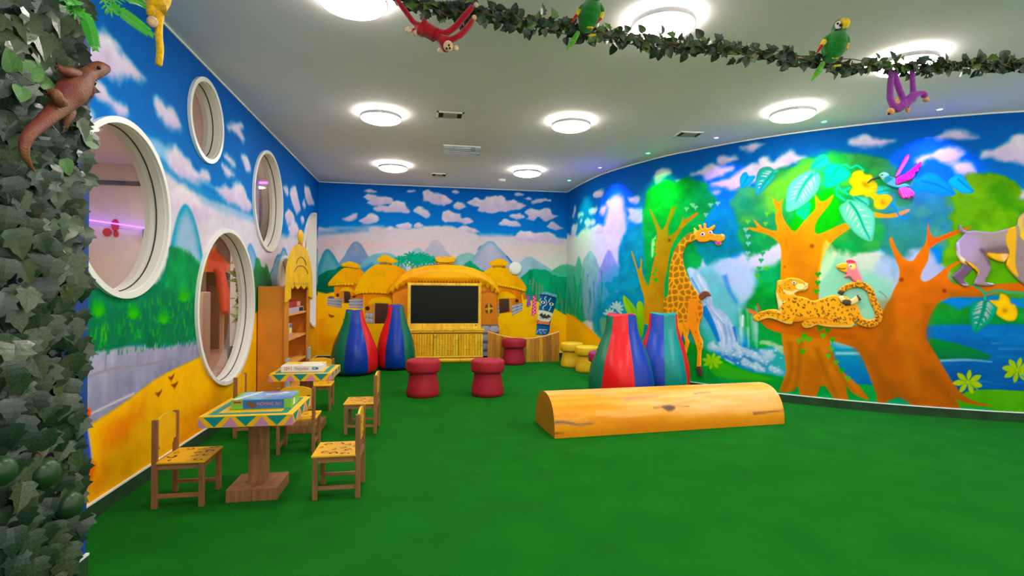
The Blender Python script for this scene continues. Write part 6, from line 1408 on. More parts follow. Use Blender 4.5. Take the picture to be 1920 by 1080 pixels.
# ------------------------------------------------------------------ bean bags: six sewn panels drawn together in a flat top seam
M_BAG = {'g': mat('bag_green', (0, 104, 74), rough=.34, spec=.3, bump=.12, bscale=25), 'b': mat('bag_blue', (8, 54, 160), rough=.34, spec=.3, bump=.12, bscale=25), 'r': mat('bag_red', (214, 10, 20), rough=.34, spec=.3, bump=.12, bscale=25), 't': mat('bag_teal', (0, 132, 124), rough=.34, spec=.3, bump=.12, bscale=25)}
def bean_bag(loc, R, H, cols, turn, topw, label, seed=1):
    """local -Y faces the room; panel 0 is centred there (turned by `turn`), the flat top seam lies along local X"""
    rot = math.atan2(-loc[0], loc[1])
    r = empty('bean_bag', loc, rot); tag(r, label, 'bean bag', 'bean bags on the green carpet')
    prof = [(.02, 0), (.60, .0), (.86, .02), (.97, .08), (1.0, .16), (.985, .26), (.94, .36), (.87, .46), (.78, .55), (.68, .64), (.585, .72), (.505, .79), (.45, .86), (.415, .93), (.40, .985), (.39, 1.0)]
    nz = len(prof); per = 12
    def pt(k, th, bulge):
        rr, zz = prof[k]; t = max(0, (zz - .40) / .60); flat = 1 - .86 * t ** 1.4
        wr_ = .016 * math.sin(th * 5 + zz * 19 + seed) * math.sin(zz * PI) + (.05 * t * math.sin(th * 3 + seed * 2))
        rad = R * rr * (1 + bulge * .05 * math.sin(PI * min(1, zz * 1.1)) + wr_)
        return (rad * math.cos(th) * (1 + (topw / (.39 * R) - 1) * t ** 2), rad * math.sin(th) * flat, H * zz + .012 * t * math.sin(2 * th + seed))
    a0 = -PI / 2 - PI / 6 + turn
    for s in range(6):
        b = MB(); vs = []; fs = []
        for k in range(nz):
            for j in range(per + 1):
                u = j / per; vs.append(pt(k, a0 + (s + u) * PI / 3, math.sin(PI * u) * 2 - 1))
        for k in range(nz - 1):
            for j in range(per): fs.append((k * (per + 1) + j, k * (per + 1) + j + 1, (k + 1) * (per + 1) + j + 1, (k + 1) * (per + 1) + j))
        b.add(vs, fs); o = b.build('panel', M_BAG[cols[s]], r, smooth='all')
        md = o.modifiers.new('smooth', 'SUBSURF'); md.levels = 1; md.render_levels = 1
    b = MB(); top = [pt(nz - 1, 2 * PI * j / 36, 0) for j in range(36)]; n = len(top); cx = sum(p[0] for p in top) / n; cy = sum(p[1] for p in top) / n
    b.add(top + [(cx + (p[0] - cx) * .9, cy + (p[1] - cy) * .5, p[2] + .014) for p in top], [(j, (j + 1) % n, n + (j + 1) % n, n + j) for j in range(n)] + [tuple(range(n, 2 * n))]); b.build('top_seam', M_BAG[cols[0]], r, smooth='all')
def bag_at(px, base_py, R, H, *a, **k): p = atz(px, base_py, 0); v = Vector((p[0], p[1], 0)); v += v.normalized() * R; return bean_bag((v.x, v.y, 0), R, H, *a, **k)
bag_at(664, 707, .335, .90, 'brgbrg', .10, .115, 'blue, green and red bean bag left of its twin near the far table', seed=2)
bag_at(742, 696, .30, .96, 'bgrbgr', -.05, .115, 'blue, red and green bean bag beside the television hut', seed=5)
bag_at(1164, 764, .365, .955, 'rbgrbg', -.10, .16, 'green, red and blue bean bag just behind the log seat', seed=3)
bag_at(1241, 745, .32, .945, 'trbtrb', .62, .16, 'teal, blue and red bean bag beside the painted giraffe', seed=7)

# ------------------------------------------------------------------ mushroom stools
def stool(loc, m, label, s=1.0):
    r = empty('mushroom_stool', loc); tag(r, label, 'stool', 'upholstered mushroom stools')
    b = MB(); b.lathe([(.002, 0), (.175, 0), (.188, .012), (.19, .05), (.18, .12), (.166, .19), (.158, .245), (.156, .268), (.1, .27)], 40); b.build('base', m, r, smooth=True)
    b = MB(); b.lathe([(.12, .272), (.183, .275), (.193, .285), (.197, .31), (.197, .38), (.192, .40), (.178, .412), (.12, .418), (.002, .42)], 40); b.build('cushion', m, r, smooth=True)
    r.scale = (s, s, s)
M_SR = mat('stool_red_fabric', (166, 14, 38), rough=.7, noise=.08, nscale=40, bump=.1, bscale=300); M_SY = mat('stool_yellow_fabric', (240, 180, 10), rough=.65, noise=.05, nscale=40, bump=.1, bscale=300); M_SM = mat('stool_magenta_fabric', (170, 24, 90), rough=.65, noise=.06, nscale=40, bump=.1, bscale=300)
def st_at(px, py, m, lb, s=1.0): p = atz(px, py, 0); v = Vector((p[0], p[1], 0)); v += v.normalized() * .19 * s; stool((v.x, v.y, 0), m, lb, s)
st_at(793, 747, M_SR, 'red mushroom stool left of the pair in front of the television'); st_at(914, 746, M_SR, 'red mushroom stool right of the pair in front of the television'); st_at(963, 685, M_SR, 'red mushroom stool standing before the curved wooden stage front')
st_at(1072, 690, M_SY, 'yellow mushroom stool nearest the back wall', .93); st_at(1101, 700, M_SY, 'yellow mushroom stool between the other yellow one and the magenta one', .93); st_at(1128, 716, M_SM, 'magenta mushroom stool half hidden by the bean bag', .93)

# ------------------------------------------------------------------ half-round log seat
A = Vector(atz(1040, 822, 0)); B_ = Vector(atz(1471, 794, 0)); A.z = B_.z = 0
ax = (B_ - A); L = ax.length; ax.normalize(); bk = Vector((-ax.y, ax.x, 0)); Wd, Hh = .56, .335
def lpos(u, t): a = PI * t; return A + ax * u + bk * (Wd / 2 - Wd / 2 * math.copysign(abs(math.cos(a)) ** .9, math.cos(a))) + Vector((0, 0, Hh * math.sin(a) ** .8 + 0))
class LogSurf:
    def uv(s, px, py): raise NotImplementedError
nu, nt_ = 330, 80
us = np.linspace(0, L, nu); ts = np.linspace(0, 1, nt_)
me, U, Z = grid_mesh('bark', us, ts, lambda u, z: np.array([lpos(a, t) for a, t in zip(u, z)]))
cv = Canvas(LogSurf(), U, Z * .7, (238, 160, 70))     # second coordinate = girth in metres
n1 = fbm(U * 1.2, Z * 6, 3, 4)[:, None]; n2 = fbm(U * 2.5, Z * 26, 8, 4)[:, None]
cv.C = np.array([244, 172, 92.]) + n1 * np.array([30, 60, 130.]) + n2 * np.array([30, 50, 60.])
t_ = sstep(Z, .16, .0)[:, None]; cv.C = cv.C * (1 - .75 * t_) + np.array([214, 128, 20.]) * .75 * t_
class _LU:
    def uv(s, px, py):
        d = ray(px, py); best = None
        for t in np.linspace(0, .6, 121):
            # intersect ray with the log line at girth parameter t
            o = lpos(0, t); n = ax.cross(Vector((d[0], d[1], d[2]))).normalized(); w = Vector(CAM) - o; dist = abs(w.dot(n))
            if best is None or dist < best[0]:
                dv = Vector(d); a, b_, cc = ax.dot(ax), ax.dot(dv), dv.dot(dv); dd, e_ = ax.dot(w), dv.dot(w)
                best = (dist, (cc * dd - b_ * e_) / (a * cc - b_ * b_), t)
        return (best[1], best[2] * .7)
cv.surf = _LU()
lg = lambda *p: Zm(1000, 700, 7.7125, *p); lh = lambda *p: Zm(1220, 680, 7.385, *p)
for pts, col, w, op in [(lg((310, 710), (430, 705), (560, 725), (680, 740), (860, 715)), (112, 84, 84), .016, .9), (lg((1300, 370), (1550, 345), (1850, 320)), (212, 130, 120), .03, .6), (lg((900, 300), (1200, 290)), (232, 150, 130), .03, .5), (lh((600, 425), (760, 405), (850, 415)), (196, 110, 96), .018, .7), (lh((1420, 700), (1600, 680), (1840, 650)), (120, 80, 60), .014, .9),
                        (lg((310, 870), (440, 868)), (120, 60, 20), .008, .9), (lg((250, 350), (350, 350)), (170, 110, 80), .006, .8), (lh((40, 625), (160, 610), (360, 600), (540, 605)), (140, 100, 80), .010, .8), (lh((1450, 365), (1680, 350)), (190, 130, 90), .006, .8), (lh((0, 560), (300, 545), (700, 470)), (250, 200, 160), .03, .5), (lh((500, 330), (900, 310), (1400, 300)), (236, 160, 140), .03, .6), (lg((900, 560), (1400, 600), (1850, 560)), (250, 196, 140), .04, .4)]:
    cv.line(pts, w, col, w * .3, f=.006, op=op)
cv.poly(lh((150, 610), (200, 585), (290, 590), (345, 620), (300, 660), (230, 665)), (132, 98, 78), f=.008)
cv.ell(lh((260, 620))[0], 8, 4, (116, 84, 72), f=.01)
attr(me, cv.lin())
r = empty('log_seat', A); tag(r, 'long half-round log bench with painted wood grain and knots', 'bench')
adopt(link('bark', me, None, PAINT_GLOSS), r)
M_LOGE = mat('log_end_ochre', (178, 116, 10), rough=.55, noise=.05, nscale=6)
for u0, dv in ((0.0, .012), (L, -.012)):
    b = MB(); b.prism([lpos(u0, t) for t in np.linspace(0, 1, 40)], ax * dv); adopt(b.build('end_board', M_LOGE, None), r)

# ------------------------------------------------------------------ curved stage front made of upright planks
Pl = Vector(atz(914, 677, 0)); Pr = Vector(atz(1048, 676.5, 0)); Pl.z = Pr.z = 0
M_PL = [mat('plank_%d' % i, c_, rough=.5, noise=.10, nscale=5, stretch=(9, 9, .8)) for i, c_ in enumerate([(206, 136, 20), (190, 122, 22), (218, 154, 30), (176, 108, 24), (150, 104, 30)])]
r = empty('stage_front', (Pl + Pr) / 2); tag(r, 'low curved wooden plank front with a scooped top edge by the back wall', 'bench')
ch = Pr - Pl; fd = Vector((ch.y, -ch.x, 0)).normalized()
if fd.y > 0: fd = -fd
def sp(t, o=0): return Pl + ch * t + fd * (.07 * math.sin(PI * t) + o)
def sh(t): return .50 - .115 * math.sin(PI * t)
N = 17
for k in range(N):
    t0, t1 = k / N + .0015, (k + 1) / N - .0015; b = MB(); vs = []
    for t, o in ((t0, 0), (t1, 0), (t1, .03), (t0, .03)):
        p = sp(t, o); vs += [(p.x, p.y, 0), (p.x, p.y, sh(t))]
    b.add(vs, [(0, 2, 4, 6), (1, 7, 5, 3), (0, 1, 3, 2), (2, 3, 5, 4), (4, 5, 7, 6), (6, 7, 1, 0)]); adopt(b.build('plank', M_PL[[0, 1, 0, 3, 0, 1, 2, 0, 4, 2, 0, 1, 2, 3, 4, 1, 1][k]], None), r)
b = MB(); pp = [sp(t, .015) for t in np.linspace(0, 1, 30)]; b.tube([(p.x, p.y, sh(t) + .004) for p, t in zip(pp, np.linspace(0, 1, 30))], .017, 8); adopt(b.build('top_edge', M_OCHL, None, smooth=True), r)
# ================================================================== television hut on the back wall
M_BAM = mat('bamboo_gold', (255, 182, 14), rough=.42, noise=.08, nscale=5, stretch=(3, 3, 1)); M_BAM2 = mat('bamboo_light', (255, 196, 40), rough=.42, noise=.10, nscale=6, stretch=(3, 3, 1)); M_NODE = mat('bamboo_node', (150, 84, 14), rough=.6)
zt = lambda *p: Zm(580, 330, 2.92, *p)
th = empty('television_hut', (.5, YB, ZS)); tag(th, 'thatched hut facade panel framing the television on the back wall', 'cutout')
def paint_facade(cv):
    cv.C[:] = (240, 152, 20)
    cv.poly(zt((900, 580), (1060, 580), (1060, 830), (900, 830)), (232, 146, 22), smooth=0, col2=(214, 124, 14), ang=0)
    cv.ell(zt((981, 725))[0], 7.4, 10, (96, 50, 16), f=.006); cv.line(zt((981, 698), (981, 752)), .03, (246, 196, 70), f=.006, smooth=0); cv.line(zt((960, 727), (1004, 722)), .03, (246, 196, 70), f=.006, smooth=0)
    stones(cv, zt, [(938, 812), (1038, 812), (1040, 1000), (938, 1000)], 4, 2)
    cv.line(zt((930, 640), (990, 630), (1040, 650)), .03, (150, 76, 10), f=.02, op=.7); cv.line(zt((440, 650), (500, 620), (560, 600)), .03, (150, 76, 10), f=.02, op=.7)
adopt(relief('facade', WB, zt((452, 640), (500, 570), (960, 560), (1028, 640), (1032, 812), (1038, 820), (1040, 985), (455, 985)), paint_facade, t=.04, off=.008, step=.014, edge=.01, smooth=0), th)
def paint_roof(cv):
    cv.C[:] = (255, 190, 10)
    cv.poly(zt((430, 640), (480, 570), (600, 500), (740, 480), (620, 560), (520, 610)), (250, 176, 8), f=.06); cv.poly(zt((930, 520), (1020, 570), (1050, 650), (960, 600)), (252, 180, 8), f=.04)
    q = random.Random(2)
    for x in np.arange(560, 930, 17): cv.poly(zt((x, 584), (x + 5, 570 + q.uniform(-4, 4)), (x + 11, 584)), (150, 84, 6), f=.004, smooth=0)
    for x, y in [(470, 628), (490, 615), (510, 604), (530, 594), (960, 600), (985, 612), (1010, 625)]: cv.line(zt((x, y), (x + 4, y - 12)), .018, (140, 76, 6), .006, f=.004, smooth=0)
sc = [(430, 645), (436, 622), (450, 598), (500, 545), (560, 508), (640, 490), (740, 483), (840, 490), (900, 505), (960, 530), (1020, 580), (1038, 620), (1040, 648)]
fr = [(1028, 640), (1018, 650), (1008, 628), (996, 634), (984, 614), (970, 618), (958, 600), (940, 604), (926, 588), (556, 588), (540, 598), (524, 596), (514, 610), (498, 608), (486, 626), (470, 622), (456, 642), (444, 634)]
adopt(relief('thatched_roof', WB, zt(*(sc + fr)), paint_roof, t=.05, off=.04, step=.013, edge=.05, smooth=0, dome=.05), th)
adopt(relief('straw_tuft', WB, zt((686, 448), (712, 440), (726, 446), (742, 434), (760, 444), (782, 438), (802, 448), (796, 466), (786, 480), (704, 482), (692, 468)), lambda cv: cv.line(zt((694, 470), (744, 476), (796, 470)), .014, (140, 76, 6), f=.005), t=.04, off=.045, step=.01, edge=.03, smooth=0, base=(246, 186, 14)), th)

# bamboo cabinet with three doors, standing below the screen
yf, ys = 8.64, 8.75
cl, cr = aty(764, 640, yf)[0], aty(906, 640, yf)[0]; zt_ = aty(836, 617, yf)[2]
tv = empty('bamboo_cabinet', ((cl + cr) / 2, yf, 0)); tag(tv, 'golden bamboo media cabinet with three doors under the television', 'cabinet')
def tb_(name, m, *q, bev=.004, par=None): b = MB(); b.box(*q, bev); o = b.build(name, m, None); return adopt(o, tv)
tb_('body', M_BAM, cl + .01, cr - .01, yf + .02, YB - .06, .05, zt_ - .02)
tb_('worktop', M_BAM2, cl - .02, cr + .02, yf - .02, YB - .055, zt_ - .022, zt_)
def cane(x0, x1, y, z0, z1, horizontal=False, name='cane', m=None, parent=None, nodes=()):
    """split bamboo cane with raised nodes, half round towards the room"""
    b = MB(); n = 6
    if horizontal:
        rr = (z1 - z0) / 2; zc = (z0 + z1) / 2; loop = [(x0, y - rr * .8 * math.sin(PI * k / n), zc - rr * math.cos(PI * k / n)) for k in range(n + 1)]; b.prism(loop, (x1 - x0, 0, 0))
        for t in nodes: xx_ = x0 + (x1 - x0) * t; b.cur = 1; b.prism([(xx_ - .003, y - rr * .86 * math.sin(PI * k / n), zc - rr * 1.03 * math.cos(PI * k / n)) for k in range(n + 1)], (.006, 0, 0)); b.cur = 0
    else:
        rr = (x1 - x0) / 2; xc = (x0 + x1) / 2; loop = [(xc - rr * math.cos(PI * k / n), y - rr * .55 * math.sin(PI * k / n), z0) for k in range(n + 1)]; b.prism(loop, (0, 0, z1 - z0))
        for t in nodes: zz_ = z0 + (z1 - z0) * t; b.cur = 1; b.prism([(xc - rr * 1.03 * math.cos(PI * k / n), y - rr * .62 * math.sin(PI * k / n), zz_ - .0025) for k in range(n + 1)], (0, 0, .005)); b.cur = 0
    return adopt(b.build(name, [m or M_BAM, M_NODE], None, smooth=True), parent)
q = random.Random(12); dw = (cr - cl) / 3; zb, zd = .115, zt_ - .075
for d in range(3):
    x0 = cl + d * dw + .004; x1 = cl + (d + 1) * dw - .004
    db = MB(); db.box(x0, x1, yf + .002, yf + .02, zb - .035, zd + .012); door = adopt(db.build('door', M_NODE, None), tv)
    n = 9; ws = [q.uniform(.8, 1.3) for _ in range(n)]; tot = sum(ws); x = x0
    for k in range(n):
        w = ws[k] / tot * (x1 - x0); o = cane(x + .001, x + w - .001, yf + .002, zb, zd, m=q.choice([M_BAM, M_BAM2]), parent=tv, nodes=[q.uniform(.05, .95) for _ in range(q.choice([1, 2]))])
        o.parent = door; o.matrix_parent_inverse = Matrix.Identity(4); x += w
    o = cane(x0, x1, yf + .002, zb - .034, zb - .003, True, 'lower_rail', M_BAM2, tv, [q.uniform(.2, .8)]); o.parent = door; o.matrix_parent_inverse = Matrix.Identity(4)
    if d: b = MB(); b.ball((x0 + .03, yf - .018, zd - .04), .011, 10, 8); o = b.build('knob', M_BAND, door, smooth='all')
    door.matrix_parent_inverse = Matrix.Translation(-tv.location)
o = cane(cl - .008, cr + .008, yf + .0, zd + .014, zt_ - .024, True, 'upper_rail', M_BAM, tv, [.17, .36, .6, .82])
for x0, x1 in ((cl, cl + .56), (cl + .562, cr)): cane(x0, x1, yf + .012, .0, zb - .04, True, 'plinth_cane', M_BAM, tv, [q.uniform(.3, .7)])
# bamboo frame round the television
fl, fr_ = aty(764, 570, ys)[0], aty(902, 570, ys)[0]; sl, sr = aty(770, 570, ys)[0], aty(897, 570, ys)[0]; s0, s1 = aty(834, 606, ys)[2], aty(834, 535, ys)[2]; ft = aty(834, 530, ys)[2]
fm = empty('bamboo_surround', ((fl + fr_) / 2, ys, zt_)); tag(fm, 'golden bamboo surround standing on the cabinet round the screen', 'frame')
def fb(name, m, *q): b = MB(); b.box(*q, .006); return adopt(b.build(name, m, None), fm)
fb('backing_board', M_BAM, fl, fr_, ys + .045, ys + .11, zt_, ft)
fb('left_bar', M_BAM2, fl, sl, ys, ys + .045, zt_, ft); fb('right_bar', M_BAM2, sr, fr_, ys, ys + .045, zt_, ft); fb('top_bar', M_BAM2, sl, sr, ys, ys + .045, s1, ft); fb('bottom_bar', M_BAM2, sl, sr, ys, ys + .045, zt_, s0)
for t in (.17, .46, .79): b = MB(); x = sl + (sr - sl) * t; b.box(x - .002, x + .002, ys - .001, ys + .002, zt_ + .005, s0 - .004); adopt(b.build('bamboo_joint', M_NODE, None), fm)
for x, zz in ((fl, .35), (fl, .72), (sr, .25), (sr, .62)): b = MB(); z_ = zt_ + (ft - zt_) * zz; b.box(x + .002, x + (.048 if x == fl else fr_ - sr) - .002, ys - .001, ys + .002, z_ - .002, z_ + .002); adopt(b.build('bamboo_joint', M_NODE, None), fm)
b = MB(); b.box(sr - .055, sr - .03, ys - .006, ys, s0 - .035, s0 - .02, .002); adopt(b.build('sensor', M_DARK, None), fm)
M_SCR = mat('screen_glass', (16, 22, 16), rough=.2, spec=.12); M_TVB = mat('tv_plastic', (18, 18, 18), rough=.4)
t = empty('television', ((sl + sr) / 2, ys + .03, s0)); tag(t, 'large black flat television set in the bamboo hut', 'television')
b = MB(); b.box(sl + .001, sr - .001, ys + .012, ys + .044, s0 + .001, s1 - .001, .003); adopt(b.build('housing', M_TVB, None), t)
b = MB(); b.box(sl + .012, sr - .012, ys + .0105, ys + .013, s0 + .014, s1 - .012); adopt(b.build('screen', M_SCR, None), t)
# ================================================================== leaf meshes
def leaf_mesh(name, outline, fold=.18, curl=.12, m=None):
    """outline of the right half from base (0,0) to tip; folded along the midrib"""
    pts = outline; n = len(pts); vs = [(0, y, -curl * y * y) for _, y in pts]; k = n
    R = [(x, y, fold * x - curl * y * y) for x, y in pts]; Lf = [(-x, y, fold * x - curl * y * y) for x, y in pts]
    vs = vs + R + Lf; fs = []
    for i in range(n - 1):
        for off in (n, 2 * n):
            q = (i, off + i, off + i + 1, i + 1); q = tuple(dict.fromkeys(q)); fs.append(q if off == n else q[::-1])
    me = bpy.data.meshes.new(name); me.from_pydata(vs, [], fs)
    bm = bmesh.new(); bm.from_mesh(me); bmesh.ops.remove_doubles(bm, verts=bm.verts, dist=1e-4); bm.to_mesh(me); bm.free(); me.update()
    if m: me.materials.append(m)
    return me
IVY = [(0, 0), (.30, -.14), (.50, .02), (.40, .18), (.56, .40), (.34, .46), (.26, .66), (.12, .80), (0, 1.0)]
HEART = [(0, 0), (.26, -.10), (.44, .08), (.46, .30), (.36, .56), (.20, .80), (0, 1.0)]
OVAL = [(0, 0), (.2, .1), (.34, .35), (.32, .6), (.18, .85), (0, 1.0)]
def leaf_mat(name, col, col2, rough=.26):
    return mat(name, col, rough=rough, spec=.5, col2=col2, nscale=14, bump=.15, bscale=30)
M_IVY = [leaf_mat('ivy_leaf_%d' % i, a, b_) for i, (a, b_) in enumerate([((60, 76, 54), (38, 54, 38)), ((52, 70, 54), (32, 48, 36)), ((74, 88, 58), (48, 64, 40)), ((44, 62, 48), (28, 42, 32))])]
IV = [leaf_mesh('ivy_leaf_shape_%d' % i, IVY, fold=f, curl=c_, m=M_IVY[i]) for i, (f, c_) in enumerate([(.22, .25), (.1, .4), (.3, .1), (-.15, .3)])]
def orient(tip, nrm):
    t = Vector(tip).normalized(); n = Vector(nrm); n = (n - t * n.dot(t)).normalized(); x = t.cross(n)
    return Matrix((x, t, n)).transposed().to_4x4()
def join_leaves(name, items, parent, mats):
    """many small leaves past the limit of single parts, joined as stuff"""
    V = []; F = []; MI = []
    for me, Mx, mi in items:
        b0 = len(V); V += [tuple(Mx @ v.co) for v in me.vertices]; F += [tuple(b0 + i for i in p.vertices) for p in me.polygons]; MI += [mi] * len(me.polygons)
    me = bpy.data.meshes.new(name); me.from_pydata(V, [], F)
    for m_ in mats: me.materials.append(m_)
    me.polygons.foreach_set('material_index', MI); me.update(); o = link(name, me, parent); o['kind'] = 'stuff'; return o

# ------------------------------------------------------------------ ivy hanging on the pilaster
q = random.Random(21)
ivy = empty('ivy_curtain', (-1.41, 2.15, 0)); tag(ivy, 'dense dark green artificial ivy covering the pilaster at the far left', 'plant')
b = MB()
for k in range(7):
    y = -.17 + .055 * k; b.tube([(.012, y + .01 * math.sin(j * 1.3 + k), 2.99 - j * .27) for j in range(12)], .004, 5)
o = b.build('stem', M_STEM, ivy); o['kind'] = 'stuff'
rest = []; cnt = 0; cand = []
for row in range(58):
    z = 2.98 - row * .0525
    for kx in range(7):
        cand.append((z + q.uniform(-.025, .025), -.19 + kx * .058 + (row % 2) * .029 + q.uniform(-.015, .015), q.uniform(.035, .085), True))
for k in range(420): cand.append((q.uniform(.1, 3.0), q.uniform(-.2, .2), q.uniform(.008, .035), False))
q.shuffle(cand); cand.sort(key=lambda c_: -c_[3])
for z, y, x, front in cand:
    if z < .10: continue
    s = q.uniform(.072, .1) * (1.0 if front else .9); tip = (q.uniform(-.1, .35), q.uniform(-.55, .55), -1); nr = (1, -.55 + q.uniform(-.5, .4), .45 + q.uniform(-.5, .4))
    i = q.randrange(4); Mx = Matrix.Translation((x, y, z)) @ orient(tip, nr) @ Matrix.Scale(s, 4)
    if front and cnt < 300:
        o = bpy.data.objects.new('leaf', IV[i]); COL.objects.link(o); o.parent = ivy; o.matrix_local = Mx; cnt += 1
    else: rest.append((IV[i], Mx, i))
join_leaves('leaf_mass', rest, ivy, M_IVY)
M_LIGHT = leaf_mat('light_ivy_leaf', (84, 128, 58), (56, 100, 44), .5); lm = leaf_mesh('light_leaf_shape', HEART, m=M_LIGHT)
for px, py, s, tip in [(48, 140, .085, (.2, .6, .8)), (70, 150, .075, (.3, 1.0, .1)), (22, 130, .07, (.2, -.5, .8)), (160, 264, .075, (.3, 1, .25)), (120, 300, .06, (.2, .4, -1)), (40, 165, .06, (.3, -.4, -.8))]:
    p = atx(px, py, -1.325); o = bpy.data.objects.new('light_leaf', lm); COL.objects.link(o); o.parent = ivy
    o.matrix_local = Matrix.Translation(Vector(p) - ivy.location) @ orient(tip, (1, -.6, .3)) @ Matrix.Scale(s, 4)

# ------------------------------------------------------------------ toy watermelons in the ivy
M_MEL = mat('melon_rind', (40, 74, 32), rough=.35, col2=(24, 52, 26), nscale=9, stretch=(1, 1, .25))
for px, py, r_, lb in [(80, 888, .052, 'small toy watermelon among the ivy, upper of the pair'), (127, 946, .05, 'small toy watermelon among the ivy, lower of the pair'), (-2, 884, .046, 'small dark toy watermelon at the left edge of the ivy')]:
    p = atx(px, py, -1.33); r = empty('toy_watermelon', p); tag(r, lb, 'toy', 'toy watermelons hanging in the ivy')
    b = MB(); b.ball((0, 0, 0), (r_, r_, r_ * 1.05), 24, 16); b.build('rind', M_MEL, r, smooth='all')
    b = MB(); b.tube([(0, 0, r_), (-.01, .005, r_ + .02), (-.03, 0, r_ + .035)], .004, 6); b.build('stalk', M_STEM, r)

# ------------------------------------------------------------------ fern fronds at the top of the pilaster
M_FERN = mat('fern_green', (48, 158, 18), rough=.4, spec=.5, noise=.2, nscale=20); M_FERN2 = mat('fern_rib', (70, 160, 40), rough=.5)
fe = empty('fern', (-1.30, 2.12, 2.86)); tag(fe, 'bright green artificial fern fronds hanging from the top of the ivy', 'plant')
lf = leaf_mesh('leaflet_shape', [(0, 0), (.13, .06), (.15, .4), (.1, .75), (0, 1.0)], fold=.2, curl=.25, m=M_FERN)
zf = lambda *p: Zm(100, 0, 7.7125, *p)
def frond(pts3, w, n):
    P = crom(pts3, 8, closed=False); b = MB(); b.tube([Vector(p) - fe.location for p in P], [.004 * (1 - .8 * i / len(P)) for i in range(len(P))], 5); fr = b.build('frond', M_FERN2, fe)
    for i in range(n):
        t = (i + .5) / n; k = t * (len(P) - 1); a = int(k); p = P[a] + (P[min(a + 1, len(P) - 1)] - P[a]) * (k - a); d = Vector(P[min(a + 1, len(P) - 1)] - P[max(a - 1, 0)]).normalized()
        view = (Vector(CAM) - Vector(p)).normalized(); nr = (view + Vector((.1, -.1, .5))).normalized(); side = d.cross(nr).normalized()
        for sd in (1, -1):
            o = bpy.data.objects.new('leaflet', lf); COL.objects.link(o); o.parent = fr
            L_ = w * (math.sin(PI * min(1, .12 + .88 * (1 - t) ** .8)) * .55 + .45) * (1.0 if t < .9 else .7)
            o.matrix_local = Matrix.Translation(Vector(p) - fe.location) @ orient(side * sd + d * .55, nr + Vector((0, 0, .15 * sd))) @ Matrix.Scale(L_, 4)
D = lambda px, py, d: tuple(atd(px, py, d))
frond([fe.location, D(*zf((250, -60))[0], 1.8), D(*zf((430, 180))[0], 1.82), D(*zf((540, 440))[0], 1.84), D(*zf((610, 725))[0], 1.86)], .027, 44)
frond([fe.location, D(*zf((700, -80))[0], 1.92), D(*zf((950, 130))[0], 1.96), D(*zf((1200, 320))[0], 2.0), D(*zf((1445, 510))[0], 2.05)], .029, 46)
frond([fe.location, D(*zf((700, -160))[0], 1.98), D(*zf((1000, -60))[0], 2.05), D(*zf((1200, 0))[0], 2.15), D(*zf((1330, 60))[0], 2.2)], .03, 34)
frond([fe.location, D(*zf((180, -90))[0], 1.8), D(*zf((260, -10))[0], 1.79), D(*zf((330, 60))[0], 1.78)], .027, 18)

# ================================================================== leafy garland across the ceiling
gp = [(640, -150, 2.72), (700, -60, 2.76), (760, -2, 2.8), (830, 18, 2.84), (900, 25, 2.88), (1000, 42, 2.93), (1100, 60, 2.99), (1180, 72, 3.03), (1250, 80, 3.07), (1330, 88, 3.11), (1420, 100, 3.16), (1520, 113, 3.22), (1600, 120, 3.27), (1680, 124, 3.31), (1760, 124, 3.33), (1840, 122, 3.34), (1920, 118, 3.34), (2020, 100, 3.34), (2120, 55, 3.34)]
GP = crom([D(*p) for p in gp], 8, closed=False)
ga = empty('leaf_garland', GP[len(GP) // 2]); tag(ga, 'long dark green leafy garland strung under the ceiling', 'garland')
G0 = ga.location
b = MB(); b.tube([Vector(p) - G0 for p in GP], .007, 6); b.build('vine', M_STEM, ga)
b = MB()
for k, ph in ((0, 0), (1, 2.1), (2, 4.2)): b.tube([Vector(p) - G0 + Vector((0, .022 * math.cos(i * .35 + ph), .03 * math.sin(i * .35 + ph))) for i, p in enumerate(GP)], .003, 5)
o = b.build('tendrils', M_STEM, ga); o['kind'] = 'stuff'
for pe in (GP[0], GP[-1]): b = MB(); v = Vector(pe) - G0; b.tube([v, v + Vector((0, 0, ZC - pe[2]))], .003, 5); b.build('hanging_wire', M_STEM, ga)
M_GL = [leaf_mat('garland_leaf_%d' % i, a, b_, .4) for i, (a, b_) in enumerate([((50, 70, 40), (34, 50, 32)), ((64, 86, 44), (44, 62, 36)), ((96, 128, 46), (70, 100, 40)), ((42, 60, 40), (30, 44, 30))])]
GM = [leaf_mesh('garland_leaf_shape_%d' % i, HEART if i % 2 else IVY, fold=.2, curl=.3, m=M_GL[i]) for i in range(4)]
rest = []; cnt = 0; q = random.Random(33); cand = []
for k in range(900):
    t = q.uniform(.03, .97) * (len(GP) - 1); a = int(t); p = Vector(GP[a]) + (Vector(GP[min(a + 1, len(GP) - 1)]) - Vector(GP[a])) * (t - a)
    th_ = q.uniform(0, 6.28); rr = abs(q.gauss(0, .021)) + .008; cand.append((p, th_, rr))
cand.sort(key=lambda c_: c_[0].y)
cand.sort(key=lambda c_: -(c_[2] * -math.cos(c_[1])))        # those on the viewer's side first
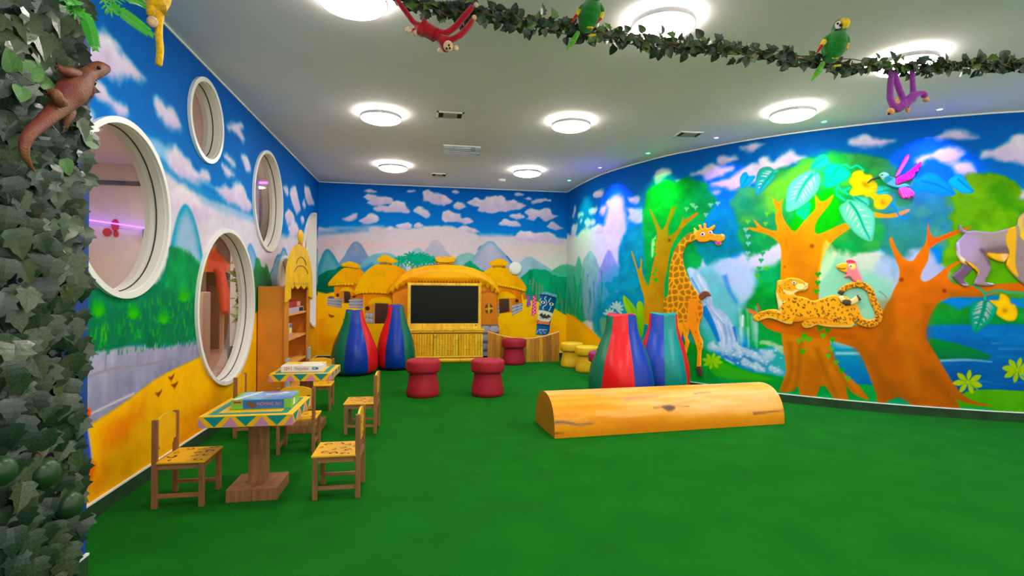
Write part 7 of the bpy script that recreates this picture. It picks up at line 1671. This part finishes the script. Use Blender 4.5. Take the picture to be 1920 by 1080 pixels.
for p, th_, rr in cand:
    off = Vector((q.uniform(-.02, .02), -rr * math.cos(th_) * -1, rr * math.sin(th_)))
    tip = (q.uniform(-1, 1), off.y * 14 + q.uniform(-.4, .4), off.z * 14 + q.uniform(-.9, .5)); nr = (q.uniform(-.6, .6), -1 + q.uniform(-.5, .6), q.uniform(-.6, .5)); s = q.uniform(.038, .058)
    i = q.choice([0, 0, 1, 1, 2, 3, 3]); Mx = Matrix.Translation(p - G0 + off) @ orient(tip, nr) @ Matrix.Scale(s, 4)
    if cnt < 300: o = bpy.data.objects.new('leaf', GM[i]); COL.objects.link(o); o.parent = ga; o.matrix_local = Mx; cnt += 1
    else: rest.append((GM[i], Mx, i))
join_leaves('leaf_mass', rest, ga, M_GL)
# ================================================================== skinned soft toys
def skin(name, joints, edges, m, parent, sub=2, root=0):
    """joints: [(world position, radius)], grown into one smooth surface"""
    me = bpy.data.meshes.new(name); me.from_pydata([tuple(Vector(p) - parent.location) for p, _ in joints], edges, [])
    o = link(name, me, parent, m)
    md = o.modifiers.new('skin', 'SKIN'); md.use_smooth_shade = True; md.branch_smoothing = .3
    sk_ = me.skin_vertices[0].data
    for i, (_, r_) in enumerate(joints): sk_[i].radius = (r_, r_) if not isinstance(r_, tuple) else r_; sk_[i].use_root = i == root
    s = o.modifiers.new('smooth', 'SUBSURF'); s.levels = 1; s.render_levels = sub
    return o
def ball_part(name, p, r_, m, parent, squash=None):
    b = MB(); b.ball((0, 0, 0), r_, 16, 10); o = b.build(name, m, parent, smooth='all'); o.location = Vector(p) - parent.location; return o
def plush_mat(name, col): return mat(name, col, rough=.9, spec=.1, noise=.12, nscale=60, bump=.3, bscale=500, sheen=.5)
M_PR = plush_mat('red_plush', (176, 8, 28)); M_PV = plush_mat('purple_plush', (150, 54, 160)); M_PY = plush_mat('yellow_plush', (236, 182, 8)); M_SKINP = plush_mat('cream_plush', (232, 188, 150)); M_ORP = plush_mat('orange_plush', (232, 150, 96))
def pxr(r_, d): return r_ * d / FPX
# ---- red monkey
z = lambda x, y: (720 + x / 8.309, y / 8.309); d = 2.77
V = lambda x, y, dd=0.0: Vector(atd(*z(x, y), d + dd))
mk = empty('plush_monkey', V(700, 500)); tag(mk, 'red plush monkey hanging head down from the garland', 'soft toy', 'plush monkeys')
J = [(V(700, 480), pxr(14.5, d)), (V(570, 410), pxr(13.5, d)), (V(820, 550), pxr(11, d)), (V(910, 610), pxr(9, d)), (V(995, 735), pxr(15, d)), (V(1010, 800), pxr(9, d)),
     (V(480, 380), pxr(6, d)), (V(350, 195), pxr(5.6, d)), (V(250, 60), pxr(5.2, d)), (V(190, -30), pxr(5, d)),
     (V(510, 470), pxr(7, d)), (V(430, 480), pxr(5, d)), (V(560, 500, -.02), pxr(7, d)), (V(520, 515, -.03), pxr(5, d)),
     (V(1000, 500), pxr(6.5, d)), (V(1130, 400), pxr(6.4, d)), (V(1260, 240), pxr(6, d)), (V(1390, 85), pxr(5.4, d)),
     (V(1050, 620, -.02), pxr(6.5, d)), (V(1190, 545, -.02), pxr(6.2, d)), (V(1310, 420, -.01), pxr(5.8, d)), (V(1390, 290), pxr(5.2, d))]
skin('body', J, [(0, 1), (0, 2), (2, 3), (3, 4), (4, 5), (1, 6), (6, 7), (7, 8), (8, 9), (1, 10), (10, 11), (1, 12), (12, 13), (2, 14), (14, 15), (15, 16), (16, 17), (3, 18), (18, 19), (19, 20), (20, 21)], M_PR, mk)
for x, y in ((385, 465), (500, 515)): ball_part('foot', V(x, y, -.01), (.019, .016, .017), M_SKINP, mk)
for x, y in ((1432, 72), (1405, 270)): ball_part('hand', V(x, y), .014, M_SKINP, mk)
ball_part('face', V(1000, 715, -.035), (.026, .016, .03), M_SKINP, mk)
for x, y in ((875, 790), (1118, 748)): ball_part('ear', V(x, y), .015, M_SKINP, mk)
for nm, x, y in (('eye', 975, 748), ('eye', 1027, 746), ('nose', 1012, 700)): ball_part(nm, V(x, y, -.053), .0058, M_PUP, mk)
# ---- purple monkey
z = lambda x, y: (1630 + x / 8.307, 90 + y / 8.307); d = 3.30
mk = empty('plush_monkey', V(520, 850)); tag(mk, 'purple plush monkey hanging by its arms below the garland', 'soft toy', 'plush monkeys')
J = [(V(600, 840), pxr(9.5, d)), (V(520, 890), pxr(10, d)), (V(430, 940), pxr(13, d)), (V(680, 760), pxr(8.5, d)),
     (V(680, 640), pxr(5.2, d)), (V(672, 480), pxr(4.6, d)), (V(668, 330), pxr(4.2, d)), (V(770, 690), pxr(6.5, d)), (V(850, 700), pxr(6.5, d)), (V(880, 780), pxr(6, d)),
     (V(370, 900, -.02), pxr(6, d)), (V(320, 780, -.02), pxr(6, d)), (V(325, 580, -.01), pxr(5.6, d)), (V(350, 330), pxr(5, d)),
     (V(530, 790, -.01), pxr(6, d)), (V(470, 660), pxr(5.8, d)), (V(420, 510), pxr(5.4, d)), (V(380, 330), pxr(5, d))]
skin('body', J, [(0, 1), (1, 2), (0, 3), (3, 4), (4, 5), (5, 6), (3, 7), (7, 8), (8, 9), (2, 10), (10, 11), (11, 12), (12, 13), (1, 14), (14, 15), (15, 16), (16, 17)], M_PV, mk)
ball_part('muzzle', V(330, 985, -.025), (.024, .02, .022), M_ORP, mk); ball_part('ear', V(425, 835, -.02), (.025, .012, .022), M_ORP, mk); ball_part('ear', V(600, 950, -.01), (.014, .01, .022), M_ORP, mk)
ball_part('foot', V(885, 805, -.01), (.022, .018, .012), M_ORP, mk); ball_part('nose', V(305, 1022, -.035), .008, M_PUP, mk)
# ---- yellow monkey, only its lower half in view
z = lambda x, y: (100 + x / 7.7125, y / 7.7125); d = 2.28
mk = empty('plush_monkey', V(1510, 50)); tag(mk, 'yellow plush monkey with a long straight tail at the top left', 'soft toy', 'plush monkeys')
J = [(V(1510, 40), pxr(21, d)), (V(1510, -160), pxr(21, d)), (V(1510, -420), pxr(14, d)), (V(1510, -640), pxr(22, d)), (V(1545, 180), pxr(9.5, d)), (V(1520, 340), pxr(7.6, d)), (V(1525, 520), pxr(7, d)), (V(1545, 700), pxr(6.8, d)), (V(1535, 850), pxr(6.5, d)), (V(1520, 955), pxr(6.2, d)),
     (V(1410, 120, -.03), pxr(9.5, d)), (V(1405, 230, -.04), pxr(7.5, d)), (V(1620, 120), pxr(9.5, d)), (V(1600, 190), pxr(8, d)),
     (V(1380, -440), pxr(8, d)), (V(1330, -760), pxr(7, d)), (V(1380, -1120), pxr(6, d)), (V(1640, -440), pxr(8, d)), (V(1690, -760), pxr(7, d)), (V(1640, -1120), pxr(6, d))]
skin('body', J, [(0, 1), (1, 2), (2, 3), (0, 4), (4, 5), (5, 6), (6, 7), (7, 8), (8, 9), (0, 10), (10, 11), (0, 12), (12, 13), (2, 14), (14, 15), (15, 16), (2, 17), (17, 18), (18, 19)], M_PY, mk)
ball_part('foot', V(1430, 310, -.04), (.022, .02, .024), M_SKINP, mk); ball_part('face', V(1510, -640, -.045), (.034, .02, .036), M_SKINP, mk)
for x in (1490, 1530): ball_part('eye', V(x, -660, -.068), .006, M_PUP, mk)
b = MB(); h_ = V(1510, -1150) - mk.location; t0 = V(1380, -1110) - mk.location; t1 = V(1640, -1110) - mk.location; b.tube([t0, t1], .006, 6); b.build('hanging_bar', M_STEM, mk)
b = MB(); b.tube([h_, h_ + Vector((0, 0, ZC - (h_.z + mk.location.z)))], .003, 5); b.build('hanging_wire', M_STEM, mk)

# ================================================================== plush parrots perched on the garland
M_PG = plush_mat('parrot_green', (10, 118, 26)); M_PGL = plush_mat('parrot_light_green', (86, 168, 20)); M_PYL = plush_mat('parrot_yellow', (246, 200, 14)); M_PRD = plush_mat('parrot_red', (190, 20, 24)); M_PBK = plush_mat('parrot_black', (22, 26, 40)); M_PWH = plush_mat('parrot_white', (236, 226, 226))
def parrot(zz, d, ox, oy, label, dy=0.0):
    V = lambda x, y, dd=0.0: Vector(atd(1500 + (x + ox) / 7.717, 20 + (y + oy) / 7.717, d + dd))
    r = empty('plush_parrot', V(450, 650)); tag(r, label, 'soft toy', 'plush parrots on the garland')
    def limb(name, pts, rad, m, n=14):
        b = MB(); b.limb([V(*p) - r.location for p in pts], [pxr(k, d) for k in rad], n); return b.build(name, m, r, smooth='all')
    limb('body', [(455, 640), (480, 570), (508, 470), (530, 390), (552, 310), (572, 240), (582, 205)], [15, 20.5, 21, 18, 13, 12.5, 11.5], M_PG, 20)
    limb('wing', [(450, 350), (395, 400, -.012), (350, 450, -.015)], [5, 6.5, 4.6], M_PG); limb('wing_band', [(352, 445, -.017), (312, 498, -.017)], [4.8, 3.4], M_PYL); limb('wing_tip', [(308, 505, -.017), (245, 605, -.017)], [3.4, 1.4], M_PRD)
    limb('wing', [(640, 360), (672, 420, -.012), (680, 480, -.015)], [5, 6, 4.2], M_PG); limb('wing_band', [(682, 482, -.017), (662, 548, -.017)], [4.2, 3.2], M_PYL); limb('wing_tip', [(660, 552, -.017), (605, 615, -.017)], [3.2, 1.6], M_PRD)
    limb('tail', [(330, 760, -.01), (260, 880, -.02), (165, 1010, -.03)], [4, 5.5, .8], M_PGL)
    b = MB(); b.limb([V(520, 285, -.03) - r.location, V(575, 292, -.036) - r.location, V(630, 272, -.02) - r.location], [pxr(3.6, d)] * 3, 10); b.build('bib', M_PBK, r, smooth='all')
    ball_part('face_patch', V(560, 210, -.03), (.024, .016, .026), M_PWH, r); ball_part('eye', V(546, 184, -.046), .007, M_PUP, r); ball_part('eye', V(588, 206, -.046), .009, M_PUP, r)
    limb('beak', [(630, 160, -.034), (652, 180, -.044), (650, 215, -.05), (625, 245, -.05)], [7.5, 8.5, 6.5, 1.6], M_PYL)
    limb('foot', [(470, 678, -.03), (540, 682, -.03)], [2, 2], M_PYL, 8); limb('foot', [(500, 797, -.05), (580, 787, -.05)], [2, 2], M_PYL, 8)
parrot(None, 3.18, 0, 0, 'green plush parrot with a yellow beak perched on the garland, head in view')
parrot(None, 2.93, -3545, -440, 'green plush parrot on the garland cut by the top edge, red and yellow wing tips')

# ================================================================== toy iguana climbing the ivy
M_IG = mat('iguana_skin', (128, 80, 42), rough=.5, col2=(112, 42, 40), nscale=9, bump=.4, bscale=140); M_IGD = mat('iguana_dark', (50, 44, 44), rough=.6)
z = lambda x, y: (x / 4.5, 90 + y / 4.5)
V = lambda x, y, dx=0.0: Vector(atx(*z(x, y), -1.29 + dx))
ig = empty('toy_iguana', V(600, 400)); tag(ig, 'brown and red toy iguana climbing on the ivy at the left', 'toy')
k_ = 2.35 / FPX
b = MB(); I_ = lambda *p: V(*p) - ig.location
b.limb([I_(890, 170), I_(845, 172), I_(800, 190), I_(752, 218), I_(700, 255), I_(640, 320), I_(580, 395), I_(530, 470), I_(450, 545), I_(350, 635), I_(262, 710), I_(212, 800), I_(210, 890), I_(240, 965), I_(290, 1040)], [v * k_ for v in (7.5, 12, 13, 11.5, 15, 21, 20, 14.5, 11.5, 9.5, 8.2, 6.8, 5.2, 3.6, 1)], 16, 5)
for leg in ([(670, 235, .0), (610, 205, .012), (550, 195, .012), (490, 160, .0)], [(530, 460, .0), (495, 440, .03), (468, 375, .03), (400, 380, .0)], [(555, 490, -.01), (590, 540, .0), (560, 600, .0), (545, 655, -.005)], [(720, 300, -.01), (760, 340, -.01), (745, 390, -.015)]):
    b.limb([I_(*p) for p in leg], [v * k_ for v in (9, 8, 6.5, 4.5)][:len(leg)], 10, 4)
b.build('body', M_IG, ig, smooth='all')
for (x, y) in ((390, 385), (540, 660), (485, 150)):
    for a in (-.6, 0, .6): b = MB(); p = V(x, y) - ig.location; b.tube([p, p + Vector((.012, -.03 * math.cos(a), -.03 * math.sin(a) - .01))], [.005, .0015], 5); b.build('toe', M_IGD, ig)
sp_ = crom([(860, 240), (800, 280), (760, 320), (730, 380), (690, 450), (620, 510), (520, 570), (430, 640)], 4, closed=False)
for i, p in enumerate(sp_[::1]):
    b = MB(); p0 = V(p[0] - 14, p[1] - 10, .005) - ig.location; p1 = V(p[0] + 9, p[1] + 14, .012) - ig.location; b.tube([p0, p1], [.0045, .0008], 4); b.build('spine', M_IGD if i % 2 else M_IG, ig)
ball_part('eye', V(835, 165, .03), .007, M_PUP, ig)
